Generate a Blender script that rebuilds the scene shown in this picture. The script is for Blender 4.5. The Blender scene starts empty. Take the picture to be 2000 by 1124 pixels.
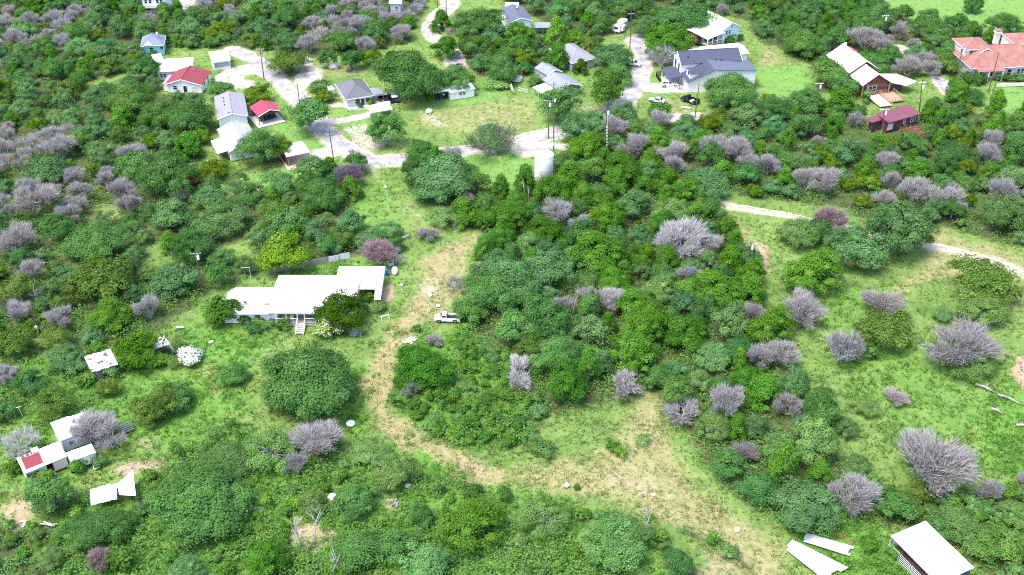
import bpy, bmesh, math, random
import numpy as np
from mathutils import Vector, Matrix

S = bpy.context.scene
COL = S.collection
rad = math.radians

# ------------------------------------------------------------------ camera
CAM_H, PITCH, FPX = 132.0, rad(34.0), 2200.0        # metres, downward tilt, focal length in pixels of the 2000 px wide photo
cd = bpy.data.cameras.new('camera')
cd.sensor_width = 36.0
cd.lens = 36.0 * FPX / 2000.0
cd.clip_start, cd.clip_end = 1.0, 6000.0
cam = bpy.data.objects.new('camera', cd)
COL.objects.link(cam)
cam.location = (0, 0, CAM_H)
cam.rotation_euler = (rad(90) - PITCH, 0, 0)
S.camera = cam

# ------------------------------------------------------------------ daylight: bright thin overcast, high veiled sun from the left, a little behind the camera
SUN_EL, SUN_AZ = rad(66), rad(-126)                   # azimuth from +y (away from the camera), negative = left
w = bpy.data.worlds.new('World')
S.world = w
w.use_nodes = True
nt = w.node_tree
nt.nodes.clear()
sky = nt.nodes.new('ShaderNodeTexSky')
sky.sky_type = 'NISHITA'
sky.sun_disc = False
sky.sun_elevation = SUN_EL
sky.sun_rotation = SUN_AZ
sky.air_density, sky.dust_density, sky.ozone_density = 1.0, 2.0, 1.0
bg = nt.nodes.new('ShaderNodeBackground')
bg.inputs['Strength'].default_value = 0.15
out = nt.nodes.new('ShaderNodeOutputWorld')
nt.links.new(sky.outputs[0], bg.inputs[0])
nt.links.new(bg.outputs[0], out.inputs[0])
sd = bpy.data.lights.new('sun', 'SUN')
sd.energy, sd.angle, sd.color = 1.5, rad(24), (1.0, 0.96, 0.89)
sun = bpy.data.objects.new('sun', sd)
COL.objects.link(sun)
sdir = Vector((math.sin(SUN_AZ) * math.cos(SUN_EL), math.cos(SUN_AZ) * math.cos(SUN_EL), math.sin(SUN_EL)))
sun.rotation_euler = (-sdir).to_track_quat('-Z', 'Y').to_euler()
sun.location = sdir * 600

S.view_settings.view_transform = 'Standard'
S.view_settings.look = 'None'
S.view_settings.exposure = 1.72
S.view_settings.gamma = 1.0
S.view_settings.use_curve_mapping = False
S.render.engine = 'CYCLES'
S.cycles.use_denoising = False
S.cycles.filter_width = 1.15
S.cycles.max_bounces = 5
S.cycles.diffuse_bounces = 3
S.cycles.glossy_bounces = 2
S.cycles.transmission_bounces = 3
S.cycles.transparent_max_bounces = 4

# ------------------------------------------------------------------ pixel <-> place
_sp, _cp = math.sin(PITCH), math.cos(PITCH)
def at(px, py, z=0.0):
    """The point at height z that the photograph shows at pixel (px, py)."""
    a, b = (px - 1000.0) / FPX, (562.0 - py) / FPX
    d = Vector((a, _cp + b * _sp, -_sp + b * _cp))
    t = (z - CAM_H) / d.z
    return Vector((d.x * t, d.y * t, z))
def pix(x, y, z=0.0):
    dz = z - CAM_H
    zc = y * _cp - dz * _sp
    yc = y * _sp + dz * _cp
    return 1000 + FPX * x / zc, 562 - FPX * yc / zc
def ppm(x, y, z=0.0):
    return FPX / (y * _cp - (z - CAM_H) * _sp)

# ------------------------------------------------------------------ materials
MATS = {}
def new_mat(name):
    m = bpy.data.materials.new(name)
    m.use_nodes = True
    m.node_tree.nodes.clear()
    MATS[name] = m
    return m, m.node_tree.nodes, m.node_tree.links
def rgb(c):
    return (c[0], c[1], c[2], 1.0)
def plain(name, c, rough=0.7, var=0.15, scale=1.5, metal=0.0, bump=0.0, c2=None, wave=None, cut=(.32, .68)):
    """Painted / raw surface: base colour broken up by two noises, optional ribs (wave = (scale, axis))."""
    if name in MATS:
        return MATS[name]
    m, N, L = new_mat(name)
    o = N.new('ShaderNodeOutputMaterial')
    p = N.new('ShaderNodeBsdfPrincipled')
    p.inputs['Roughness'].default_value = rough
    p.inputs['Metallic'].default_value = metal
    tc = N.new('ShaderNodeTexCoord')
    no = N.new('ShaderNodeTexNoise')
    no.inputs['Scale'].default_value = scale
    no.inputs['Detail'].default_value = 5
    no.inputs['Roughness'].default_value = 0.65
    L.new(tc.outputs['Object'], no.inputs['Vector'])
    rp = N.new('ShaderNodeValToRGB')
    rp.color_ramp.elements[0].position = cut[0]
    rp.color_ramp.elements[1].position = cut[1]
    lo = c2 if c2 else tuple(v * (1 - var) for v in c)
    hi = c if c2 else tuple(min(1, v * (1 + var * 0.6)) for v in c)
    rp.color_ramp.elements[0].color = rgb(lo)
    rp.color_ramp.elements[1].color = rgb(hi)
    L.new(no.outputs['Fac'], rp.inputs['Fac'])
    L.new(rp.outputs['Color'], p.inputs['Base Color'])
    h = no.outputs['Fac']
    if wave:
        wv = N.new('ShaderNodeTexWave')
        wv.wave_type = 'BANDS'
        wv.bands_direction = wave[1]
        wv.inputs['Scale'].default_value = wave[0]
        wv.inputs['Distortion'].default_value = 0.15
        L.new(tc.outputs['Object'], wv.inputs['Vector'])
        h = wv.outputs['Fac']
        if len(wave) > 2:
            mx = N.new('ShaderNodeMixRGB')
            mx.blend_type = 'MULTIPLY'
            mx.inputs[0].default_value = wave[2]
            L.new(rp.outputs['Color'], mx.inputs[1])
            L.new(wv.outputs['Color'], mx.inputs[2])
            L.new(mx.outputs[0], p.inputs['Base Color'])
    if bump or wave:
        b = N.new('ShaderNodeBump')
        b.inputs['Strength'].default_value = bump or 0.5
        b.inputs['Distance'].default_value = 0.05
        L.new(h, b.inputs['Height'])
        L.new(b.outputs[0], p.inputs['Normal'])
    L.new(p.outputs[0], o.inputs[0])
    return m
def leafy(name, cols, trans=0.25):
    """Foliage: the per-leaf 'tone' picks between leaf colours, the object's colour tints the single plant."""
    m, N, L = new_mat(name)
    o = N.new('ShaderNodeOutputMaterial')
    at_ = N.new('ShaderNodeAttribute')
    at_.attribute_name = 'tone'
    rp = N.new('ShaderNodeValToRGB')
    els = rp.color_ramp.elements
    while len(els) < len(cols):
        els.new(0.5)
    for i, c in enumerate(cols):
        els[i].position = i / (len(cols) - 1)
        els[i].color = rgb(c)
    L.new(at_.outputs['Fac'], rp.inputs['Fac'])
    oi = N.new('ShaderNodeObjectInfo')
    mx = N.new('ShaderNodeMixRGB')
    mx.blend_type = 'MULTIPLY'
    mx.inputs[0].default_value = 1.0
    L.new(rp.outputs['Color'], mx.inputs[1])
    L.new(oi.outputs['Color'], mx.inputs[2])
    d = N.new('ShaderNodeBsdfDiffuse')
    t = N.new('ShaderNodeBsdfTranslucent')
    s = N.new('ShaderNodeMixShader')
    s.inputs[0].default_value = trans
    L.new(mx.outputs[0], d.inputs[0])
    L.new(mx.outputs[0], t.inputs[0])
    L.new(d.outputs[0], s.inputs[1])
    L.new(t.outputs[0], s.inputs[2])
    L.new(s.outputs[0], o.inputs[0])
    return m

# ------------------------------------------------------------------ objects
def tag(o, label=None, cat=None, group=None, kind=None):
    if label: o['label'] = label
    if cat: o['category'] = cat
    if group: o['group'] = group
    if kind: o['kind'] = kind
    return o
def empty(name, loc=(0, 0, 0), rz=0.0):
    o = bpy.data.objects.new(name, None)
    o.empty_display_size = 0.3
    COL.objects.link(o)
    o.location = loc
    o.rotation_euler = (0, 0, rz)
    return o
def link(name, me, parent=None):
    o = bpy.data.objects.new(name, me)
    COL.objects.link(o)
    if parent:
        o.parent = parent
    return o
def pymesh(name, v, f, mat=None, smooth=False):
    me = bpy.data.meshes.new(name)
    me.from_pydata([tuple(p) for p in v], [], f)
    if mat:
        me.materials.append(mat)
    if smooth:
        me.polygons.foreach_set('use_smooth', [True] * len(me.polygons))
    me.update()
    return me
def mk(name, v, f, mat, parent=None, smooth=False):
    return link(name, pymesh(name, v, f, mat, smooth), parent)
def fastmesh(name, V, F, mat, attrs=None):
    """Big mesh from numpy: V (n,3), F (m,k) with k = 3 or 4, point attributes as {name: values}."""
    me = bpy.data.meshes.new(name)
    n, (m, k) = len(V), F.shape
    me.vertices.add(n)
    me.vertices.foreach_set('co', np.ascontiguousarray(V, np.float32).ravel())
    me.loops.add(m * k)
    me.loops.foreach_set('vertex_index', np.ascontiguousarray(F, np.int32).ravel())
    me.polygons.add(m)
    me.polygons.foreach_set('loop_start', np.arange(0, m * k, k, dtype=np.int32))
    me.polygons.foreach_set('loop_total', np.full(m, k, np.int32))
    me.update(calc_edges=True)
    for an, av in (attrs or {}).items():
        if av.ndim == 1:
            a = me.attributes.new(an, 'FLOAT', 'POINT')
            a.data.foreach_set('value', av.astype(np.float32))
        else:
            a = me.attributes.new(an, 'FLOAT_COLOR', 'POINT')
            a.data.foreach_set('color', av.astype(np.float32).ravel())
    me.materials.append(mat)
    return me
def boxv(x0, y0, z0, x1, y1, z1):
    v = [(x0, y0, z0), (x1, y0, z0), (x1, y1, z0), (x0, y1, z0), (x0, y0, z1), (x1, y0, z1), (x1, y1, z1), (x0, y1, z1)]
    f = [(0, 3, 2, 1), (4, 5, 6, 7), (0, 1, 5, 4), (1, 2, 6, 5), (2, 3, 7, 6), (3, 0, 4, 7)]
    return v, f
def joinv(*parts):
    V, F = [], []
    for v, f in parts:
        k = len(V)
        V += list(v)
        F += [tuple(i + k for i in q) for q in f]
    return V, F
def tube(pts, rads, n=6, cap=True):
    """Tapered tube along a polyline."""
    V, F = [], []
    pts = [Vector(p) for p in pts]
    for i, p in enumerate(pts):
        t = (pts[min(i + 1, len(pts) - 1)] - pts[max(i - 1, 0)])
        t = t.normalized() if t.length > 1e-6 else Vector((0, 0, 1))
        a = t.cross(Vector((0.31, 0.77, 0.2))).normalized()
        b = t.cross(a)
        for k in range(n):
            an = 2 * math.pi * k / n
            V.append(tuple(p + (a * math.cos(an) + b * math.sin(an)) * rads[i]))
    for i in range(len(pts) - 1):
        for k in range(n):
            F.append((i * n + k, i * n + (k + 1) % n, (i + 1) * n + (k + 1) % n, (i + 1) * n + k))
    if cap:
        F.append(tuple(range(n))[::-1])
        F.append(tuple((len(pts) - 1) * n + k for k in range(n)))
    return V, F
def lathe(prof, n=24, cx=0, cy=0):
    V, F = [], []
    for r, z in prof:
        for k in range(n):
            a = 2 * math.pi * k / n
            V.append((cx + r * math.cos(a), cy + r * math.sin(a), z))
    for i in range(len(prof) - 1):
        for k in range(n):
            F.append((i * n + k, i * n + (k + 1) % n, (i + 1) * n + (k + 1) % n, (i + 1) * n + k))
    F.append(tuple(range(n))[::-1])
    F.append(tuple((len(prof) - 1) * n + k for k in range(n)))
    return V, F
FOOT = []      # world footprints (cx, cy, half x, half y, angle, extra) kept free of grass and trees
LAND = []      # landmarks for the labels of trees: (phrase, px, py)

# ================================================================== the land
def W(pts):
    """pixel outline -> world outline on the ground"""
    return np.array([at(px, py)[:2] for px, py in pts])
def sdist(P, poly, closed=True):
    """signed distance (inside < 0) of points P (n,2) to an outline, or plain distance to an open line"""
    A = poly
    B = np.roll(poly, -1, 0) if closed else poly[1:]
    if not closed:
        A = poly[:-1]
    d = np.full(len(P), 1e9)
    ins = np.zeros(len(P), bool)
    for a, b in zip(A, B):
        e = b - a
        wv = P - a
        t = np.clip((wv @ e) / max(e @ e, 1e-9), 0, 1)
        d = np.minimum(d, np.hypot(*(wv - t[:, None] * e).T))
        if closed:
            c = ((a[1] > P[:, 1]) != (b[1] > P[:, 1]))
            with np.errstate(divide='ignore', invalid='ignore'):
                xi = a[0] + (P[:, 1] - a[1]) * e[0] / (e[1] if e[1] != 0 else 1e-9)
            ins ^= c & (P[:, 0] < xi)
    return np.where(ins, -d, d) if closed else d
def hashnoise(P, s, seed):
    """cheap smooth value noise on points (n,2)"""
    q = P / s
    i = np.floor(q).astype(np.int64)
    f = q - i
    f = f * f * (3 - 2 * f)
    def h(ix, iy):
        n = (ix * 374761393 + iy * 668265263 + seed * 974634599) & 0x7fffffff
        n = ((n ^ (n >> 13)) * 1274126177) & 0x7fffffff
        return ((n ^ (n >> 16)) & 0xffff) / 65535.0
    a = h(i[:, 0], i[:, 1]) * (1 - f[:, 0]) + h(i[:, 0] + 1, i[:, 1]) * f[:, 0]
    b = h(i[:, 0], i[:, 1] + 1) * (1 - f[:, 0]) + h(i[:, 0] + 1, i[:, 1] + 1) * f[:, 0]
    return a * (1 - f[:, 1]) + b * f[:, 1]

# roads and tracks: pixel centre lines with widths in metres
ROADS = [
    ('road', 'asphalt', [(455, 98), (478, 107), (505, 122), (527, 143), (552, 166), (580, 190), (601, 212), (618, 236), (636, 258), (662, 281), (692, 300), (722, 316), (770, 313), (830, 306), (900, 297), (960, 286), (1005, 278), (1050, 268), (1098, 258), (1140, 247), (1178, 231), (1208, 213), (1228, 190), (1242, 165), (1252, 138), (1258, 114), (1257, 98), (1246, 88), (1236, 80), (1250, 73), (1290, 70)], 4.9),
    ('road', 'asphalt', [(880, -40), (882, -6), (877, 14), (858, 30), (844, 46), (836, 62), (848, 74), (868, 86), (882, 104), (889, 122), (893, 132)], 4.2),
    ('road', 'asphalt', [(366, -40), (366, -8), (370, 12), (373, 28)], 4.0),
    ('road', 'asphalt', [(1760, 92), (1788, 110), (1808, 126), (1826, 146), (1842, 166), (1860, 186)], 3.0),
    ('driveway', 'pale', [(613, 236), (650, 238), (700, 230), (742, 220)], 3.6),
    ('driveway', 'pale', [(645, 207), (670, 205), (705, 211), (752, 202), (775, 200)], 2.6),
    ('driveway', 'pale', [(1248, 170), (1290, 173), (1335, 172), (1362, 172)], 6.5),
    ('driveway', 'pale', [(560, 318), (600, 308), (640, 298), (668, 290)], 6.0),
    ('driveway', 'pale', [(1290, 232), (1330, 230), (1372, 228)], 5.0),
    ('dirt_track', 'caliche', [(1396, 396), (1430, 404), (1475, 411), (1540, 422), (1600, 436), (1670, 449), (1745, 463), (1830, 482), (1893, 497), (1950, 516), (2030, 548)], 2.5),
]
PALE_PADS = [
    ('concrete_pad', [(450, 132), (486, 126), (502, 136), (498, 142), (470, 146), (474, 158), (500, 162), (498, 168), (462, 172), (424, 166), (422, 150), (436, 142)]),
    ('concrete_pad', [(572, 150), (612, 138), (626, 150), (615, 166), (590, 172)]),
    ('gravel_apron', [(1022, 266), (1060, 264), (1062, 274), (1080, 282), (1122, 284), (1120, 291), (1078, 292), (1042, 304), (1020, 306), (1002, 296), (1000, 280)]),
]
# land cover: channel, softness, strength, outline (closed) or (line, width)
STRAW, LUSH, DIRT, PALE, OCHRE, LAWN, FLOOR = range(7)
COVER = [
    (STRAW, 4.5, .60, [(842, 868), (900, 878), (960, 905), (1040, 892), (1130, 880), (1180, 846), (1220, 800), (1252, 762), (1290, 762), (1326, 838), (1352, 900), (1402, 960), (1480, 1010), (1560, 1062), (1560, 1150), (1650, 1200), (1440, 1200), (1390, 1090), (1300, 1040), (1200, 990), (1050, 965), (930, 938), (880, 915)]),
    (STRAW, 2.0, .68, ([(925, 462), (862, 515), (818, 590), (795, 640), (758, 690), (737, 750), (742, 800), (786, 848), (862, 884), (960, 930)], 6.4)),
    (STRAW, 3.0, .60, [(802, 505), (905, 452), (948, 480), (925, 540), (905, 600), (850, 640), (792, 612)]),
    (STRAW, 3.0, .6, [(1412, 412), (1452, 420), (1496, 480), (1520, 540), (1500, 560), (1462, 500), (1430, 470)]),
    (STRAW, 3.0, .55, [(1780, 420), (1850, 440), (2010, 500), (2010, 620), (1900, 590), (1850, 560), (1790, 560), (1760, 600), (1740, 560), (1800, 500)]),
    (STRAW, 4.0, .5, [(800, 215), (940, 190), (1040, 195), (1085, 215), (1060, 250), (990, 275), (860, 260), (790, 240)]),
    (STRAW, 3.0, .5, [(560, 118), (680, 112), (720, 140), (650, 156), (600, 150)]),
    (STRAW, 3.0, .38, [(720, 360), (770, 350), (830, 400), (880, 440), (760, 450), (680, 430)]),
    (STRAW, 3.0, .5, [(1280, 186), (1340, 188), (1370, 215), (1350, 228), (1300, 222)]),
    (STRAW, 4.0, .55, [(1460, 84), (1520, 92), (1560, 130), (1478, 132)]),
    (STRAW, 4.0, .5, [(1160, 60), (1240, 62), (1220, 76), (1165, 80)]),
    (STRAW, 3.0, .6, [(868, 60), (905, 62), (900, 95), (872, 84)]),
    (STRAW, 2.5, .55, [(390, 690), (430, 680), (450, 760), (420, 790), (395, 750)]),
    (STRAW, 3.0, .45, [(480, 625), (540, 632), (530, 660), (480, 660)]),
    (STRAW, 3.0, .5, [(0, 960), (60, 930), (120, 900), (60, 990), (0, 1030)]),
    (STRAW, 4.0, .4, [(20, 400), (230, 380), (320, 440), (300, 520), (120, 560), (30, 500)]),
    (LUSH, 3.5, .78, [(330, 640), (440, 622), (560, 652), (520, 700), (480, 790), (400, 830), (350, 800), (368, 730)]),
    (LUSH, 1.5, 1.0, [(520, 536), (600, 522), (660, 510), (745, 508), (760, 520), (650, 538)]),
    (LUSH, 1.5, 1.0, [(690, 700), (735, 730), (728, 840), (668, 862), (660, 830)]),
    (LUSH, 4.0, .62, [(0, 650), (170, 690), (330, 690), (390, 760), (470, 830), (640, 860), (420, 940), (300, 880), (160, 940), (0, 980)]),
    (LUSH, 3.0, .95, [(790, 645), (900, 640), (1000, 700), (1060, 870), (900, 872), (800, 830), (770, 780)]),
    (LUSH, 1.5, 1.0, [(790, 850), (840, 870), (890, 915), (1000, 950), (1120, 985), (1080, 1000), (900, 960), (760, 930), (700, 880)]),
    (LUSH, 2.0, 1.0, [(1520, 1000), (1640, 985), (1760, 1060), (1800, 1150), (1620, 1150)]),
    (LUSH, 6.0, .5, [(1500, 500), (1560, 570), (1600, 700), (1760, 900), (2080, 1000), (2080, 740), (1900, 690), (1800, 640), (1780, 560)]),
    (LUSH, 3.0, .9, [(1900, 760), (2010, 770), (2010, 960), (1930, 900)]),
    (LUSH, 3.0, .7, [(90, 1010), (330, 880), (460, 830), (650, 870), (800, 935), (1040, 990), (1300, 1050), (1350, 1190), (90, 1190)]),
    (LUSH, 2.0, .9, [(540, 960), (700, 980), (760, 1030), (640, 1060), (560, 1030)]),
    (LUSH, 2.0, .7, [(380, 585), (440, 575), (470, 560), (435, 612), (390, 622)]),
    (LUSH, 4.0, .75, [(680, 400), (740, 345), (770, 350), (800, 420), (760, 450), (680, 440)]),
    (LAWN, 1.2, 1.0, [(1478, 134), (1560, 128), (1592, 150), (1588, 175), (1520, 190), (1490, 180)]),
    (LAWN, 4.0, .75, [(1640, -60), (2100, -60), (2100, 60), (1930, 62), (1860, 66), (1780, 44), (1720, 14)]),
    (LAWN, 2.0, .9, [(1930, 165), (1955, 152), (2010, 180), (2010, 240), (1950, 210)]),
    (LAWN, 2.0, .9, [(1830, 130), (1850, 145), (1885, 175), (1870, 185)]),
    (LAWN, 1.5, .95, [(398, 345), (470, 338), (560, 326), (640, 305), (640, 330), (560, 350), (480, 375), (405, 380), (396, 300), (412, 298)]),
    (LAWN, 1.5, .9, [(490, 232), (560, 240), (620, 250), (640, 285), (600, 300), (560, 262)]),
    (LAWN, 1.5, 1.0, [(900, 300), (1000, 295), (1045, 315), (1040, 360), (950, 360), (890, 330)]),
    (LAWN, 2.0, .85, [(1040, 222), (1180, 215), (1190, 232), (1130, 250), (1060, 248)]),
    (LAWN, 3.0, .7, [(780, 198), (930, 186), (960, 130), (1000, 120), (990, 180), (940, 205), (800, 216)]),
    (LAWN, 2.0, .7, [(650, 215), (720, 210), (730, 216), (660, 232)]),
    (LAWN, 2.0, .7, [(650, 242), (720, 232), (730, 262), (690, 262)]),
    (LAWN, 1.0, 1.0, [(1268, 165), (1282, 148), (1310, 150), (1312, 160), (1300, 166)]),
    (LAWN, 3.0, .7, [(1090, 145), (1160, 140), (1150, 165), (1130, 165)]),
    (LAWN, 3.0, .6, [(440, 480), (500, 450), (490, 500), (450, 520)]),
    (LAWN, 2.0, .8, [(820, 50), (850, 30), (835, 62), (815, 72)]),
    (DIRT, 2.5, .5, [(850, 872), (905, 880), (950, 905), (985, 935), (920, 925), (880, 900)]),
    (DIRT, 3.0, .42, [(1150, 900), (1260, 905), (1300, 930), (1330, 985), (1250, 985), (1180, 960)]),
    (DIRT, 1.5, .8, [(205, 908), (260, 895), (320, 888), (318, 915), (250, 935), (215, 935)]),
    (DIRT, 1.5, .6, [(0, 985), (70, 960), (78, 1020), (20, 1050), (0, 1040)]),
    (DIRT, .8, .9, [(742, 560), (772, 548), (770, 585), (745, 600)]),
    (DIRT, 1.5, .7, [(1470, 460), (1500, 480), (1508, 545), (1480, 520)]),
    (DIRT, 1.0, .9, [(1985, 690), (2020, 680), (2020, 775), (1990, 755), (1976, 735)]),
    (DIRT, 2.0, .55, [(735, 945), (765, 960), (780, 990), (790, 1020), (750, 1010)]),
    (DIRT, 2.0, .6, [(560, 1000), (620, 1010), (690, 1040), (600, 1080), (560, 1060)]),
    (DIRT, 2.0, .6, [(250, 840), (310, 845), (300, 880), (240, 880)]),
    (DIRT, 2.0, .5, [(1340, 1060), (1400, 1060), (1460, 1130), (1380, 1140)]),
    (DIRT, 2.0, .5, [(450, 455), (480, 450), (475, 490), (448, 492)]),
    (DIRT, 1.5, .6, [(480, 355), (520, 350), (520, 378), (488, 378)]),
    (DIRT, 2.5, .5, [(1060, 205), (1100, 200), (1210, 205), (1190, 225), (1100, 215)]),
    (PALE, 1.6, .6, [(790, 216), (830, 212), (850, 225), (880, 245), (850, 245), (820, 226)]),
    (PALE, 1.5, .6, [(670, 250), (720, 240), (760, 285), (720, 300), (690, 285)]),
    (PALE, 3.5, .3, [(890, 215), (980, 200), (1010, 235), (960, 260), (900, 250)]),
    (PALE, 1.2, .5, ([(730, 335), (752, 360), (768, 385), (792, 405), (815, 420)], 1.6)),
    (PALE, 1.5, .5, [(800, 540), (850, 545), (870, 580), (815, 585)]),
    (PALE, 1.5, .7, [(560, 128), (610, 120), (640, 138), (600, 150)]),
    (PALE, 2.0, .6, [(430, 130), (470, 128), (480, 160), (430, 165)]),
    (PALE, 2.0, .5, [(665, 132), (715, 130), (715, 146), (670, 150)]),
    (OCHRE, 2.0, .62, [(902, 470), (922, 466), (928, 485), (912, 498), (900, 490)]),
    (OCHRE, 1.5, .35, [(180, 412), (205, 410), (205, 424), (180, 424)]),
]
FOREST = {   # woods: pixel outline, crown mix (weights), spacing factor
    'upper left woods': [(-90, -70), (850, -70), (820, 40), (815, 75), (700, 112), (680, 108), (600, 113), (545, 108), (500, 92), (455, 92), (420, 92), (390, 98), (335, 92), (262, 108), (292, 150), (310, 182), (395, 196), (400, 260), (392, 330), (470, 345), (452, 372), (440, 400), (468, 440), (440, 470), (440, 545), (380, 600), (300, 640), (160, 680), (60, 660), (-90, 700)],
    'left slope': [(-90, 690), (60, 660), (160, 690), (150, 740), (250, 760), (330, 760), (330, 800), (230, 800), (90, 800), (-90, 850)],
    'hedge row': [(470, 345), (640, 330), (690, 345), (690, 400), (640, 430), (690, 450), (760, 460), (790, 470), (770, 500), (690, 500), (600, 510), (520, 530), (440, 545), (440, 470), (468, 440), (440, 400)],
    'central grove': [(800, 310), (895, 315), (930, 360), (1015, 385), (1030, 365), (1090, 310), (1115, 262), (1200, 232), (1330, 242), (1425, 335), (1404, 400), (1412, 420), (1440, 480), (1490, 560), (1505, 640), (1560, 760), (1640, 890), (1700, 990), (1620, 1040), (1500, 1005), (1410, 950), (1345, 870), (1330, 830), (1285, 760), (1245, 755), (1180, 790), (1050, 830), (980, 780), (905, 690), (900, 650), (905, 560), (945, 500), (950, 470), (905, 440), (850, 410), (800, 370)],
    'right belt': [(1335, 242), (1400, 215), (1460, 205), (1525, 195), (1620, 220), (1690, 240), (1800, 225), (1850, 190), (1930, 225), (2090, 240), (2090, 480), (1960, 480), (1830, 440), (1700, 425), (1640, 410), (1560, 395), (1440, 385), (1425, 335)],
    'upper right woods': [(960, -70), (1640, -70), (1720, 14), (1780, 44), (1860, 66), (1930, 62), (2100, 62), (2100, 92), (1890, 90), (1870, 120), (1830, 130), (1800, 100), (1750, 90), (1790, 140), (1740, 150), (1700, 118), (1650, 98), (1640, 170), (1600, 180), (1590, 130), (1540, 100), (1480, 82), (1460, 40), (1400, 28), (1330, 40), (1270, 62), (1235, 60), (1215, 32), (1185, 40), (1160, 60), (1090, 60), (1050, 38), (985, -5)],
    'village oaks': [(900, 60), (970, 50), (1040, 70), (1090, 60), (1180, 80), (1185, 60), (1170, 88), (1150, 110), (1100, 125), (1050, 130), (1020, 150), (940, 150), (905, 120)],
    'bush patch': [(770, 640), (905, 650), (1000, 700), (1060, 800), (1060, 880), (900, 870), (820, 840), (770, 790), (800, 760), (900, 700), (850, 660)],
    'lower left woods': [(-90, 1040), (80, 1020), (110, 960), (160, 960), (300, 930), (330, 880), (460, 830), (500, 850), (650, 860), (690, 900), (800, 930), (880, 950), (1040, 985), (1180, 1005), (1300, 1045), (1350, 1100), (1360, 1200), (-90, 1200)],
    'lower right woods': [(1640, 890), (1700, 940), (1760, 960), (1880, 960), (2090, 940), (2090, 1200), (1930, 1130), (1830, 1025), (1760, 1035), (1700, 990)],
}
CLEAR = [    # inside woods but open
    [(150, 180), (190, 150), (260, 140), (240, 170), (170, 190)], [(170, 405), (240, 395), (250, 425), (180, 440)], [(270, 480), (330, 470), (330, 510), (270, 520)],
    [(1080, 535), (1200, 530), (1190, 560), (1100, 565)], [(435, 480), (500, 455), (500, 500), (450, 530)], [(560, 990), (690, 1020), (690, 1070), (560, 1080)], [(735, 945), (790, 960), (800, 1025), (740, 1020)],
    [(470, 350), (560, 335), (640, 325), (640, 335), (520, 372), (480, 380)],
]
WP = {k: W(v) for k, v in FOREST.items()}
WC = [W(v) for v in CLEAR]
# ground lattice: 0.9 m where the photograph looks, coarse to the horizon beyond
gx = np.concatenate([-np.geomspace(2600, 235, 22)[:-1], np.arange(-230, 230.1, 0.95), np.geomspace(235, 2600, 22)[1:]])
gy = np.concatenate([-np.geomspace(1200, 20, 10), np.linspace(0, 98, 12), np.arange(100, 405, 0.95), np.geomspace(412, 3200, 24)])
GX, GY = np.meshgrid(gx, gy)
GP = np.stack([GX.ravel(), GY.ravel()], 1)
M = np.zeros((len(GP), 7))
inner = (np.abs(GP[:, 0]) < 232) & (GP[:, 1] > 98) & (GP[:, 1] < 406)
IP = GP[inner]
wob = (hashnoise(IP, 3.1, 1) - .5) * 2.2 + (hashnoise(IP, 8.3, 2) - .5) * 3.0
mi = M[inner]
for ch, soft, strg, shp in COVER:
    if isinstance(shp, tuple):
        d = sdist(IP, W(shp[0]), False) - shp[1] / 2
    else:
        d = sdist(IP, W(shp))
    v = np.clip(.5 - (d + wob * min(1, soft / 2)) / (2 * soft), 0, 1) * strg
    mi[:, ch] = np.maximum(mi[:, ch], v)
roadd = np.full(len(IP), 99.0)
for nm, mt, line, wd in ROADS:
    d = sdist(IP, W(line), False) - wd / 2
    roadd = np.minimum(roadd, d)
    sh = {'asphalt': 1.0, 'pale': .5, 'caliche': .8}[mt]
    mi[:, PALE] = np.maximum(mi[:, PALE], np.clip(1 - (d + wob * .5) / 2.0, 0, 1) * sh * .8)
for nm, shp in PALE_PADS:
    d = sdist(IP, W(shp))
    roadd = np.minimum(roadd, d)
    mi[:, PALE] = np.maximum(mi[:, PALE], np.clip(1 - (d + wob * .5) / 1.5, 0, 1) * .8)
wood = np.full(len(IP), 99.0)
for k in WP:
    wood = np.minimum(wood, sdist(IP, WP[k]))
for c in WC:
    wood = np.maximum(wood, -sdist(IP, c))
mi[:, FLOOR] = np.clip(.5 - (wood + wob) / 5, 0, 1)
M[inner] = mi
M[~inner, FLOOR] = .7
ROADD = np.full(len(GP), 99.0)
ROADD[inner] = roadd
NX, NY = len(gx), len(gy)
def gidx(x, y):
    i = np.clip(np.searchsorted(gx, x), 0, NX - 1)
    j = np.clip(np.searchsorted(gy, y), 0, NY - 1)
    return j * NX + i
relief = np.zeros(len(GP))
relief[inner] = -(hashnoise(IP, 6.0, 5) * .22 + hashnoise(IP, 1.9, 6) * .10) * np.clip((roadd - 1.5) / 4, 0, 1)
II = np.arange(NX * NY).reshape(NY, NX)
GF = np.stack([II[:-1, :-1].ravel(), II[:-1, 1:].ravel(), II[1:, 1:].ravel(), II[1:, :-1].ravel()], 1)

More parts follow.
